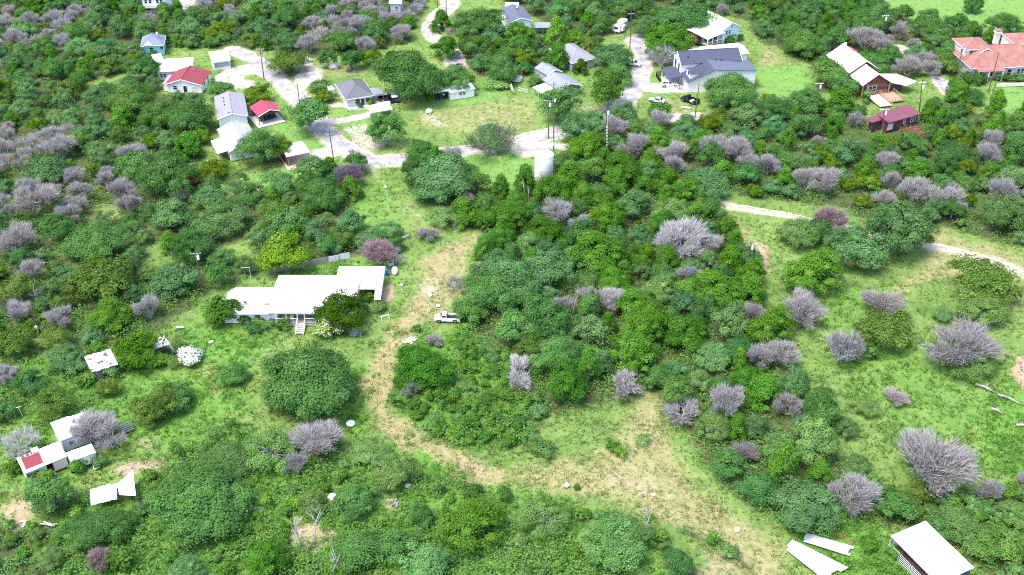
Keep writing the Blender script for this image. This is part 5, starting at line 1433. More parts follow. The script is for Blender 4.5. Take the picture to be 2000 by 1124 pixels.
mk('wall', *lathe([(1.55, 0), (1.6, .1), (1.6, .95), (1.5, 1.0), (1.48, .9), (1.45, .1)], 28), MATS['ceramic'], o); mk('water', *lathe([(1.47, .72), (.02, .74)], 28), MATS['pool_blue'], o); mk('rim', *lathe([(1.62, .95), (1.65, 1.02), (1.5, 1.06), (1.46, 1.0)], 28), MATS['ceramic'], o)
g = at(1019, 151); o = tag(empty('garden_parasol', (g.x, g.y, 0)), 'closed crimson parasol behind the blue pool', 'parasol')
mk('pole', *tube([(0, 0, 0), (0, 0, 2.3)], [.03, .03], 6), MATS['steel'], o); mk('canopy', *lathe([(.42, .9), (.36, 1.3), (.2, 2.0), (.03, 2.35)], 10), MATS['crimson_metal'], o)
g = at(896, 190); plain('orange', (0.75, 0.22, 0.02), .4, .1, 2)
o = tag(empty('play_slide', (g.x, g.y, 0), rad(-160)), 'small orange and red plastic slide in front of the white shed', 'slide')
mk('chute', *loft([[(0, -.3, 1.0), (0, .3, 1.0), (0, .36, 1.2), (0, .28, 1.08), (0, -.28, 1.08), (0, -.36, 1.2)], [(1.5, -.3, .1), (1.5, .3, .1), (1.5, .36, .3), (1.5, .28, .18), (1.5, -.28, .18), (1.5, -.36, .3)]]), MATS['orange'], o)
mk('ladder', *joinv(boxv(-.7, -.35, 0, -.6, .35, 1.3), boxv(-.6, -.35, .3, -.1, .35, .4), boxv(-.6, -.35, .7, -.1, .35, .8)), MATS['crimson_metal'], o); mk('platform', *boxv(-.6, -.35, .95, .05, .35, 1.03), MATS['orange'], o)
g = at(771, 201)
o = tag(empty('utility_cart', (g.x, g.y, 0), rad(15)), 'dark utility buggy with pale flat roof on the concrete slab', 'buggy')
mk('chassis', *boxv(-1.3, -.65, .35, 1.3, .65, .75), MATS['black_paint'], o); mk('roof', *boxv(-.8, -.7, 1.85, .9, .7, 1.95), MATS['white_coating'], o); mk('seat', *boxv(-.5, -.55, .75, .1, .55, 1.15), MATS['black'], o)
for x in (-.7, .8):
    for s in (-.62, .62): mk('post', *boxv(x - .03, s - .03, .75, x + .03, s + .03, 1.85), MATS['black'], o)
for x in (-.85, .85):
    for s in (-.6, .6): q = mk('wheel', *lathe([(.05, -.12), (.33, -.12), (.33, .12), (.05, .12)], 12), MATS['tyre'], o); q.location = (x, s, .33); q.rotation_euler = (rad(90), 0, 0)
def frame_post(name, label, cat, px, py, parts, rz=0.0, mat='ceramic'):
    g = at(px, py); o = tag(empty(name, (g.x, g.y, 0), rz), label, cat)
    for nm, pts, r in parts: mk(nm, *tube(pts, [r] * len(pts), 6), MATS[mat], o)
frame_post('clothesline', 'pale pipe frame with three posts at the far left', 'frame', 30, 815, [('post', [(-1.2, 0, 0), (-1.3, 0, 1.9)], .05), ('post', [(0, 0, 0), (0, 0, 1.9)], .05), ('post', [(1.2, 0, 0), (1.0, 0, 2.1)], .05), ('crossbar', [(-1.4, 0, 1.9), (0, .1, 1.95), (1.5, 0, 2.2)], .05)], .2)
frame_post('clothesline_post', 'white tee shaped clothesline post at the left end of mobile home', 'post', 490, 543, [('post', [(0, 0, 0), (0, 0, 2.6)], .05), ('crossbar', [(-1.6, 0, 2.6), (.2, 0, 2.65)], .05)], .1)
frame_post('leaning_pole', 'pair of grey leaning posts left of the water tank', 'post', 1026, 392, [('post', [(0, 0, 0), (-.6, 0, 5.6)], .07), ('post', [(.9, 0, 0), (.7, 0, 3.2)], .06)], 0, 'galvanised')
frame_post('rail', 'pale loose rail lying over the fence below the curve', 'rail', 754, 922, [('bar', [(-2.2, 0, 1.3), (2.0, 0, .6)], .06)], -.45)
g = at(352, 643); o = tag(empty('bench', (g.x, g.y, 0), .1), 'small white bench in weeds between mobile home and collapsed shed', 'bench'); mk('seat', *boxv(-.7, -.25, .42, .7, .25, .5), MATS['white_plaster'], o)
for x in (-.6, .6): mk('leg', *boxv(x - .05, -.2, 0, x + .05, .2, .42), MATS['grey_wood'], o)
g = at(212, 868); o = tag(empty('storage_bin', (g.x, g.y, 0), .5), 'white bin under the bare grey tree by the camper trailer', 'bin'); mk('body', *boxv(-.55, -.4, 0, .55, .4, .8), MATS['ceramic'], o); mk('lid', *boxv(-.6, -.45, .8, .6, .45, .88), MATS['white_coating'], o)

# rocks
def rock(label, px, py, s, mat='stone_wall'):
    g = at(px, py)
    bm = bmesh.new(); bmesh.ops.create_icosphere(bm, subdivisions=2, radius=1)
    sx, sy, sz = s * rr.uniform(.8, 1.2), s * rr.uniform(.7, 1.0), s * rr.uniform(.45, .65)
    for v in bm.verts:
        k = 1 + rr.uniform(-.16, .16); v.co = Vector((v.co.x * sx * k, v.co.y * sy * k, v.co.z * sz * k))
    me = bpy.data.meshes.new('rock'); bm.to_mesh(me); bm.free(); me.materials.append(MATS[mat])
    o = tag(link('rock', me), label, 'rock', 'pale rocks'); o.location = (g.x, g.y, sz * .35); o.rotation_euler = (0, 0, rr.uniform(0, 6))
plain('limestone', (0.66, 0.61, 0.55), .95, .2, 1.5, bump=.5)
for lb, px, py, s in (('large pale rock on the dry verge above the grey hipped house', 601, 121, 1.6), ('flat pale rock beside the small oak on the dry verge', 653, 132, 1.5), ('pale boulder in weeds below the curve of the path', 797, 950, .6),
                      ('smaller greyish boulder left of the pale one below the curve', 771, 943, .7), ('pinkish rock at the foot of the round bush, bottom', 648, 972, .8), ('white stone on the upper end of the rocky strip', 753, 366, .5),
                      ('flat white stone on the dry clearing above the pickup', 840, 577, .6), ('flat pale stone left of the pickup on the clearing', 856, 598, .5), ('white stone at the lawn corner left of mobile home yard', 413, 669, .5),
                      ('small white stones in the middle of the lower clearing', 1108, 949, .55), ('flat white stone at the right of the lower clearing', 1440, 1036, .5), ('white stone lying in the dry grass near the tan strip', 1276, 967, .4),
                      ('pale stone at the right edge of the mobile home yard', 784, 558, .5), ('pale stone on the rocky lawn below the big oak', 838, 219, 1.1), ('white stone beneath the round oak by the farmhouse', 1345, 190, .7), ('pale stone among shrubs right of the navy roofed farmhouse', 1411, 208, .9)):
    rock(lb, px, py, s, 'limestone')

# person in red beside the white estate car
def person(px, py, label, rz):
    g = at(px, py)
    pts = {'hip': (0, 0, .93), 'waist': (0, .01, 1.1), 'chest': (0, 0, 1.32), 'neck': (0, 0, 1.47), 'head': (0, -.02, 1.58), 'crown': (0, -.01, 1.72),
           'ls': (.19, 0, 1.40), 'le': (.24, -.05, 1.13), 'lh': (.22, -.22, .96), 'rs': (-.19, 0, 1.40), 're': (-.26, -.14, 1.16), 'rh': (-.22, -.38, 1.14),
           'lk': (.10, -.02, .50), 'la': (.11, .02, .09), 'lt': (.12, -.16, .05), 'rk': (-.10, .0, .50), 'ra': (-.11, .05, .09), 'rt': (-.12, -.13, .05)}
    ra_ = {'hip': .15, 'waist': .135, 'chest': .155, 'neck': .06, 'head': .10, 'crown': .075, 'ls': .075, 'le': .05, 'lh': .04, 'rs': .075, 're': .05, 'rh': .04, 'lk': .07, 'la': .05, 'lt': .04, 'rk': .07, 'ra': .05, 'rt': .04}
    ed = [('hip', 'waist'), ('waist', 'chest'), ('chest', 'neck'), ('neck', 'head'), ('head', 'crown'), ('chest', 'ls'), ('ls', 'le'), ('le', 'lh'), ('chest', 'rs'), ('rs', 're'), ('re', 'rh'), ('hip', 'lk'), ('lk', 'la'), ('la', 'lt'), ('hip', 'rk'), ('rk', 'ra'), ('ra', 'rt')]
    ks = list(pts)
    me = bpy.data.meshes.new('body'); me.from_pydata([pts[k] for k in ks], [(ks.index(a), ks.index(c)) for a, c in ed], []); me.materials.append(MATS['red_cloth']); me.materials.append(MATS['skin'])
    o = bpy.data.objects.new('body', me); COL.objects.link(o)
    sm = o.modifiers.new('skin', 'SKIN'); o.modifiers.new('sub', 'SUBSURF').levels = 1
    for i, k in enumerate(ks):
        me.skin_vertices[0].data[i].radius = (ra_[k], ra_[k] * (.8 if k in ('hip', 'waist', 'chest') else 1)); me.skin_vertices[0].data[i].use_root = (k == 'hip')
    dg = bpy.context.evaluated_depsgraph_get(); nm = bpy.data.meshes.new_from_object(o.evaluated_get(dg))
    for p in nm.polygons: p.material_index = 1 if (p.center.z > 1.47 or (p.center.z < 1.18 and p.center.y < -.2 and p.center.z > .9)) else 0
    o.modifiers.clear(); o.data = nm
    r = tag(empty('person', (g.x, g.y, .05), rz), label, 'person'); o.parent = r
    mk('hair', *lathe([(.105, 1.56), (.115, 1.64), (.09, 1.73), (.02, 1.76)], 12, 0, .015), MATS['black'], r)
    for s in (-1, 1): mk('shoe', *boxv(s * .12 - .05, -.2, 0, s * .12 + .05, .09, .08), MATS['black'], r)
plain('red_cloth', (0.42, 0.02, 0.07), .85, .15, 6); plain('skin', (0.40, 0.25, 0.18), .6, .05, 6)
person(1326, 175, 'person in red clothes standing at the front of the white estate car', rad(-80))

# ================================================================== vegetation
leafy('oak_leaf', [(0.044, 0.116, 0.027), (0.083, 0.189, 0.046), (0.138, 0.283, 0.076)], 0.3)
leafy('grey_oak_leaf', [(0.063, 0.142, 0.046), (0.106, 0.222, 0.075), (0.167, 0.312, 0.120)], 0.3)
leafy('cedar_leaf', [(0.043, 0.123, 0.015), (0.080, 0.206, 0.023), (0.135, 0.297, 0.040)], 0.3)
leafy('olive_leaf', [(0.062, 0.119, 0.021), (0.109, 0.188, 0.036), (0.172, 0.273, 0.058)], .3)
leafy('mesquite_leaf', [(0.082, 0.175, 0.046), (0.143, 0.265, 0.077), (0.213, 0.360, 0.116)], 0.3)
leafy('bright_leaf', [(0.070, 0.150, 0.012), (0.145, 0.255, 0.020), (0.230, 0.350, 0.045)])
leafy('weed_leaf', [(0.050, 0.135, 0.018), (0.095, 0.215, 0.032), (0.160, 0.305, 0.060)], .24)
leafy('brush_leaf', [(0.071, 0.161, 0.029), (0.120, 0.246, 0.050), (0.187, 0.347, 0.086)], 0.3)
leafy('twig', [(0.331, 0.308, 0.299), (0.422, 0.397, 0.388), (0.513, 0.488, 0.479)], .35)
leafy('pink_twig', [(0.32, 0.215, 0.22), (0.42, 0.30, 0.31), (0.50, 0.385, 0.395)], 0.35)
leafy('blossom', [(0.62, 0.62, 0.56), (0.75, 0.74, 0.70), (0.80, 0.80, 0.78)], .2)
leafy('magenta_blossom', [(0.25, 0.05, 0.10), (0.42, 0.09, 0.18), (0.52, 0.18, 0.26)], .2)
leafy('red_leaf', [(0.35, 0.02, 0.05), (0.55, 0.05, 0.09), (0.65, 0.12, 0.16)], .2)
leafy('agave_leaf', [(0.22, 0.30, 0.30), (0.32, 0.40, 0.40), (0.44, 0.52, 0.50)], .1)
plain('bark', (0.115, 0.09, 0.075), .95, .35, 3, bump=.4)
plain('grey_bark', (0.36, 0.335, 0.345), .9, .3, 3, bump=.3)
RG = np.random.default_rng(11)
def rdir(n):
    d = RG.normal(size=(n, 3))
    return d / np.linalg.norm(d, axis=1, keepdims=True)
def quads(P, Nn, size, asp=.62, tone=None):
    """diamond shaped leaf sprays at P facing Nn"""
    n = len(P)
    t = np.cross(Nn, RG.normal(size=(n, 3)))
    t /= np.linalg.norm(t, axis=1, keepdims=True) + 1e-9
    b = np.cross(Nn, t)
    a = (size * RG.uniform(.65, 1.3, n))[:, None]
    V = np.stack([P + t * a, P + b * a * asp, P - t * a * .9, P - b * a * asp], 1).reshape(-1, 3)
    F = np.arange(4 * n).reshape(n, 4)
    T = np.repeat(tone, 4)
    return V, F, T
def crown_mesh(name, mat, R, H, z0, ncl, rcl, leaf, nleaf, style='dome', gaps=.12, mat2=None, share2=0.0):
    C, LB = [], None
    k1, k2 = RG.uniform(0, 6.28, 2)
    while len(C) < ncl:
        d = rdir(1)[0]
        if style == 'lobed':           # several domes leaning on each other, leaves down to the ground
            if LB is None:
                nlb = int(RG.integers(5, 9))
                an_ = np.arange(nlb) * 6.283 / nlb + RG.uniform(-.35, .35, nlb)
                q_ = RG.uniform(.38, .6, nlb) * R
                LB = [(math.cos(a_) * q, math.sin(a_) * q, z0 + H * RG.uniform(.25, .5), RG.uniform(.36, .52) * R) for a_, q in zip(an_, q_)]
                LB += [(RG.uniform(-.2, .2) * R, RG.uniform(-.2, .2) * R, z0 + H * .58, .46 * R)] * 2
            lb = LB[int(RG.integers(len(LB)))]
            if d[2] < -.55: continue
            k_ = (lb[3] - rcl * .35) * RG.uniform(.75, 1.0)
            c = np.array([lb[0] + d[0] * k_, lb[1] + d[1] * k_, lb[2] + d[2] * k_ * H / R * .62])
            c[2] = max(c[2], rcl * .3)
        elif style == 'dome':
            if d[2] < -.35: continue
            rr_ = RG.uniform(.55, .95) if RG.random() < .82 else RG.uniform(.1, .55)
            lob = 1 + .16 * math.sin(3 * math.atan2(d[1], d[0]) + k1) + .10 * math.sin(5 * math.atan2(d[1], d[0]) + k2)
            c = np.array([d[0] * (R - rcl * .6) * lob, d[1] * (R - rcl * .6) * lob, 0]) * rr_
            c[2] = z0 + H * (.36 + .56 * d[2] * rr_) + RG.uniform(-.25, .25)
        elif style == 'cone':
            t = RG.random() ** .8
            rad_ = (R - rcl * .5) * (1 - t) ** .62 * RG.uniform(.65, 1.02)
            an = RG.uniform(0, 6.283)
            c = np.array([math.cos(an) * rad_, math.sin(an) * rad_, z0 + H * (.06 + .88 * t)])
        else:   # open, flat layered
            an, q = RG.uniform(0, 6.283), math.sqrt(RG.random())
            c = np.array([math.cos(an) * q * (R - rcl * .5), math.sin(an) * q * (R - rcl * .5), z0 + H * (.30 + .6 * (1 - q * q) * RG.uniform(.5, 1.0))])
        if RG.random() > gaps:
            C.append(c)
    C = np.array(C)
    ctone = np.clip(RG.normal(.48, .24, ncl), 0, 1)
    rc = rcl * RG.uniform(.55, 1.4, ncl)
    nleaf, leaf = int(nleaf * 1.65), leaf * .76
    ci = np.repeat(np.arange(ncl), nleaf)
    d = rdir(len(ci))
    d[:, 2] = np.where(d[:, 2] < -.3, -d[:, 2], d[:, 2])
    fl = .8 if style != 'cone' else .95
    sh = RG.uniform(.55, 1.10, len(ci)) ** .8
    sh = np.where(RG.random(len(ci)) < .14, RG.uniform(1.05, 1.5, len(ci)), sh)
    P = C[ci] + d * (rc[ci] * sh)[:, None] * np.array([1, 1, fl])
    cen = P - np.array([0, 0, z0 + H * .3]); cen /= np.linalg.norm(cen, axis=1, keepdims=True) + 1e-6
    Nn = d * .75 + cen * .45 + np.array([0, 0, .25]) + RG.normal(size=d.shape) * .26
    Nn /= np.linalg.norm(Nn, axis=1, keepdims=True)
    tone = np.clip(ctone[ci] * .8 + RG.uniform(0, .26, len(ci)) - .03, 0, 1)
    V, F, T = quads(P, Nn, leaf, .62, tone)
    me = fastmesh(name, V, F, MATS[mat], {'tone': T})
    if mat2:
        me.materials.append(MATS[mat2])
        mi_ = np.zeros(len(F), np.int32)
        mi_[(Nn[:, 2] > .2) & (RG.random(len(F)) < share2) & (P[:, 2] > z0 + H * .35)] = 1
        me.polygons.foreach_set('material_index', mi_)
    return me, C
def trunk_mesh(C, z0, r, mat='bark', nl=7, zs=.55):
    parts = []
    fork = Vector((RG.uniform(-.2, .2), RG.uniform(-.2, .2), z0 * zs + .2))
    parts.append(tube([(0, 0, -.35), tuple(fork * .6), tuple(fork)], [r * 1.25, r, r * .9], 8))
    for i in RG.choice(len(C), min(nl, len(C)), replace=False):
        e = Vector(C[i]); m_ = fork.lerp(e, .5) + Vector((RG.uniform(-.3, .3), RG.uniform(-.3, .3), RG.uniform(.0, .5)))
        parts.append(tube([fork, m_, fork.lerp(e, 1.12)], [r * .6, r * .38, r * .12], 5))
    return pymesh('trunk', *joinv(*parts), MATS[mat], True)
def bare_meshes(R, H, seed, mat, ntw, dens=1.0, upright=.5):
    """dead or leafless tree: forking limbs and a haze of fine twigs"""
    g = random.Random(seed)
    parts, tips = [], []
    def grow(p, d, ln, r, lv):
        q = p + d * ln * .5 + Vector((g.uniform(-.1, .1), g.uniform(-.1, .1), g.uniform(0, .1))) * ln
        e = q + (d + Vector((g.uniform(-.25, .25), g.uniform(-.25, .25), g.uniform(-.1, .2)))).normalized() * ln * .5
        parts.append(tube([p, q, e], [r, r * .8, r * .6], 5 if lv < 2 else 4, False))
        tips.append((e, d, lv)); tips.append((q, d, lv))
        if lv >= 3: return
        for _ in range(g.choice([2, 3, 3])):
            nd = (d + Vector((g.uniform(-1, 1), g.uniform(-1, 1), g.uniform(-.35, .65) * upright + .12))).normalized()
            grow(e, nd, ln * g.uniform(.62, .85), r * .58, lv + 1)
    n0 = g.choice([3, 4, 5])
    for i in range(n0):
        an = 6.283 * i / n0 + g.uniform(-.4, .4)
        grow(Vector((0, 0, -.1)), Vector((math.cos(an) * .62, math.sin(an) * .62, g.uniform(.55, 1.0))).normalized(), H * .36, .13, 0)
    V = [v for p in parts for v in p[0]]
    mx = max(math.hypot(v[0], v[1]) for v in V); mz = max(v[2] for v in V)
    sx, sz = R * .92 / mx, H * .95 / mz
    limb = joinv(*parts)
    limb = ([(x * sx if z > .3 else x, y * sx if z > .3 else y, z * sz) for x, y, z in limb[0]], limb[1])
    me1 = pymesh('limbs', *limb, MATS['grey_bark'], True)
    E = [(Vector((e.x * sx, e.y * sx, e.z * sz)), d) for e, d, lv in tips if lv >= 1]
    idx = RG.integers(0, len(E), ntw)
    B = np.array([tuple(E[i][0]) for i in idx]) + RG.normal(size=(ntw, 3)) * np.array([.32, .32, .22]) * R / 3.5
    D = B - np.array([0, 0, H * .12]); D /= np.linalg.norm(D, axis=1, keepdims=True) + 1e-6
    D = D * 1.0 + RG.normal(size=(ntw, 3)) * .34 + np.array([0, 0, .12])
    D /= np.linalg.norm(D, axis=1, keepdims=True)
    ln = RG.uniform(.45, 1.15, ntw)[:, None] * (R / 3.5) ** .5
    sd_ = np.cross(D, RG.normal(size=(ntw, 3))); sd_ /= np.linalg.norm(sd_, axis=1, keepdims=True)
    wd = RG.uniform(.02, .045, ntw)[:, None]
    side2 = np.cross(D, sd_)
    V = np.stack([B + sd_ * wd, B - sd_ * wd, B + D * ln, B + D * ln * .75 + side2 * ln * .28 + sd_ * .02], 1).reshape(-1, 3)
    F = np.arange(4 * ntw).reshape(ntw, 4)
    F = np.concatenate([F[:, [0, 1, 2]], np.stack([F[:, 0], F[:, 1], F[:, 3]], 1)])
    T = np.repeat(np.clip(RG.normal(.5, .24, ntw), 0, 1), 4)
    me2 = fastmesh('twigs', V, F, MATS[mat], {'tone': T})
    return me1, me2
# ---- prototypes: (crown mesh, trunk mesh, nominal width, nominal height, names)
PROTO = {}
def proto(key, crown, trunk, w_, h_):
    PROTO.setdefault(key, []).append((crown, trunk, w_, h_))
def leafy_proto(key, mat, R, H, z0, ncl, rcl, leaf, nleaf, style, n, tr=.3, gaps=.12, m2=None, s2=0.0, nl=7):
    for i in range(n):      # every other variant is looser, with limbs showing
        lo_ = 1.0 if i % 2 == 0 else .66
        me, C = crown_mesh('crown', mat, R, H * (1 if i % 2 == 0 else 1.12), z0, int(ncl * lo_), rcl, leaf, int(nleaf * (.6 + .4 * lo_)), style, gaps, m2, s2)
        if lo_ < 1: nl = 18
        proto(key, me, trunk_mesh(C, max(z0, .8) + H * .2, tr, 'grey_bark' if i % 2 or mat.startswith('mesq') else 'bark', nl=nl) if tr else None, 2 * R, z0 + H)
leafy_proto('oak_l', 'oak_leaf', 8.0, 8.6, .4, 150, 1.45, .25, 170, 'lobed', 3, .5)
leafy_proto('oak', 'oak_leaf', 4.2, 5.6, .2, 70, .95, .22, 110, 'lobed', 5, .26)
leafy_proto('oakt', 'oak_leaf', 4.2, 4.6, 1.4, 60, .95, .22, 120, 'dome', 4, .26)
leafy_proto('grey_l', 'grey_oak_leaf', 6.5, 7.4, .3, 120, 1.25, .24, 150, 'lobed', 2, .4)
leafy_proto('grey', 'grey_oak_leaf', 4.0, 5.2, .2, 66, .9, .21, 105, 'lobed', 4, .24)
leafy_proto('cedar', 'cedar_leaf', 3.4, 5.6, .1, 70, .8, .21, 100, 'cone', 5, .22)
leafy_proto('cedar_l', 'cedar_leaf', 5.2, 6.8, .2, 110, 1.0, .22, 125, 'lobed', 3, .3, .05)
leafy_proto('olive', 'olive_leaf', 4.2, 5.2, .3, 64, .95, .2, 100, 'lobed', 3, .22, .2)
leafy_proto('mesq', 'mesquite_leaf', 4.4, 4.8, .5, 74, .85, .17, 105, 'open', 4, .2, .2, nl=10)
leafy_proto('bright', 'bright_leaf', 4.0, 5.4, .3, 64, .9, .24, 105, 'lobed', 2, .2)
leafy_proto('shrub', 'weed_leaf', 1.5, 1.8, .05, 18, .55, .19, 70, 'dome', 4, 0)
leafy_proto('dshrub', 'oak_leaf', 1.6, 1.9, .1, 18, .58, .18, 75, 'dome', 3, 0)
leafy_proto('mshrub', 'mesquite_leaf', 1.7, 1.8, .1, 20, .55, .16, 65, 'open', 3, 0)
leafy_proto('bloom', 'weed_leaf', 1.9, 2.4, .05, 26, .62, .19, 95, 'dome', 1, 0, .05, 'blossom', .85)
leafy_proto('cream_bloom', 'bright_leaf', 2.6, 3.0, .1, 34, .75, .21, 95, 'dome', 1, 0, .1, 'blossom', .28)
leafy_proto('magenta', 'magenta_blossom', 1.9, 3.0, .2, 24, .7, .2, 80, 'dome', 1, .1, .1)
leafy_proto('redbush', 'red_leaf', 1.4, 1.5, .1, 16, .5, .2, 70, 'dome', 1, 0, .1)
for i in range(6):
    a, c = bare_meshes(3.6, 4.6, 40 + i, 'twig', 5200); proto('bare', c, a, 7.2, 4.6)
for i in range(2):
    a, c = bare_meshes(3.6, 4.0, 70 + i, 'twig', 1200, upright=.2); proto('thin', c, a, 7.2, 4.0)
for i in range(2):
    a, c = bare_meshes(3.2, 4.4, 80 + i, 'pink_twig', 4600); proto('pinkbare', c, a, 6.4, 4.4)
a, c = bare_meshes(1.6, 1.7, 91, 'twig', 1300, upright=.1); proto('burst', c, a, 3.2, 1.7)
a, c = bare_meshes(1.7, 1.6, 92, 'twig', 1300, upright=.05); proto('burst', c, a, 3.2, 1.6)
KIND = {'oakt': ('live_oak', 'tree', 'clear-stemmed live oak'),   # object name, category, crown part name, trunk part name, look words
    'oak_l': ('live_oak', 'tree', 'dark live oak'), 'oak': ('live_oak', 'tree', 'dark live oak'), 'grey_l': ('pale_oak', 'tree', 'grey-green oak'), 'grey': ('pale_oak', 'tree', 'grey-green oak'),
    'cedar': ('cedar_tree', 'tree', 'olive-green cedar'), 'cedar_l': ('cedar_tree', 'tree', 'vivid rounded cedar'), 'olive': ('scrub_tree', 'tree', 'dull olive tree'), 'mesq': ('mesquite_tree', 'tree', 'feathery light mesquite'),
    'bright': ('broadleaf_tree', 'tree', 'yellow-green leafy tree'), 'shrub': ('shrub', 'shrub', 'bright shrub'), 'dshrub': ('shrub', 'shrub', 'dark shrub'), 'mshrub': ('shrub', 'shrub', 'pale feathery shrub'),
    'bloom': ('flowering_shrub', 'shrub', 'shrub covered in white blossom'), 'cream_bloom': ('flowering_shrub', 'shrub', 'leafy shrub with cream blossom'), 'magenta': ('flowering_shrub', 'shrub', 'magenta flowering shrub'),
    'redbush': ('red_shrub', 'shrub', 'bright red shrub'), 'bare': ('bare_tree', 'tree', 'bare lilac tree'), 'thin': ('bare_tree', 'tree', 'sparse grey tree'), 'pinkbare': ('bare_tree', 'tree', 'bare pinkish tree'), 'burst': ('bare_shrub', 'shrub', 'starburst grey shrub')}
TREES = []         # (key, x, y, width, px, py, object)
_first = set()
def plant(key, x, y, wd, hs=1.0, tint=None):
    cr, tk, w0, h0 = random.Random(int(x * 131 + y * 977)).choice(PROTO[key])
    s = wd / w0
    hz = s ** .8 * hs
    nm, cat, look = KIND[key]
    rz = RG.uniform(0, 6.283)
    if tint is None:
        v = RG.uniform(.82, 1.2); hu = RG.normal(.0, .08)
        if 'bare' in key or key in ('thin', 'burst'): hu *= .25; v = .55 + v * .42
        if key == 'olive': hu = min(hu, .02)
        if key == 'bright': v *= .72
        tint = (v * (1 + hu), v, v * (1 - hu * .5 + RG.normal(-.03, .05 if 'bare' not in key else .012)), 1)
    if cat == 'shrub':
        o = link(nm, cr)
        if tk:
            link('limbs', tk, o)
        o.color = tint
    else:
        o = empty(nm, (0, 0, 0))
        c = link('crown' if 'bare' not in key and key not in ('thin',) else 'twigs', cr, o); c.color = tint
        if tk:
            link('trunk' if c.name.startswith('crown') else 'limbs', tk, o)
    o.location = (x, y, -.08)
    o.rotation_euler = (0, 0, rz)
    o.scale = (s * RG.uniform(.88, 1.14), s * RG.uniform(.88, 1.14), hz)
    o['category'] = cat
    p = pix(x, y, h0 * hz * .55)
    TREES.append([key, x, y, wd, p[0], p[1], o, h0 * hz])
    return o
def plant_px(key, cx, cy, wpx, hs=1.0, tint=None):
    """a tree whose crown the photograph shows centred at (cx, cy), wpx pixels wide"""
    _, _, w0, h0 = PROTO[key][0]
    hc = 2.5
    for _ in range(6):
        g = at(cx, cy, hc)
        wd = wpx / ppm(g.x, g.y, hc) * 1.02
        hc = h0 * (wd / w0) ** .8 * hs * .58
    return plant(key, g.x, g.y, wd, hs, tint)
def T(v=1.0, r=1.0, b=1.0): return (v * r, v, v * b, 1)
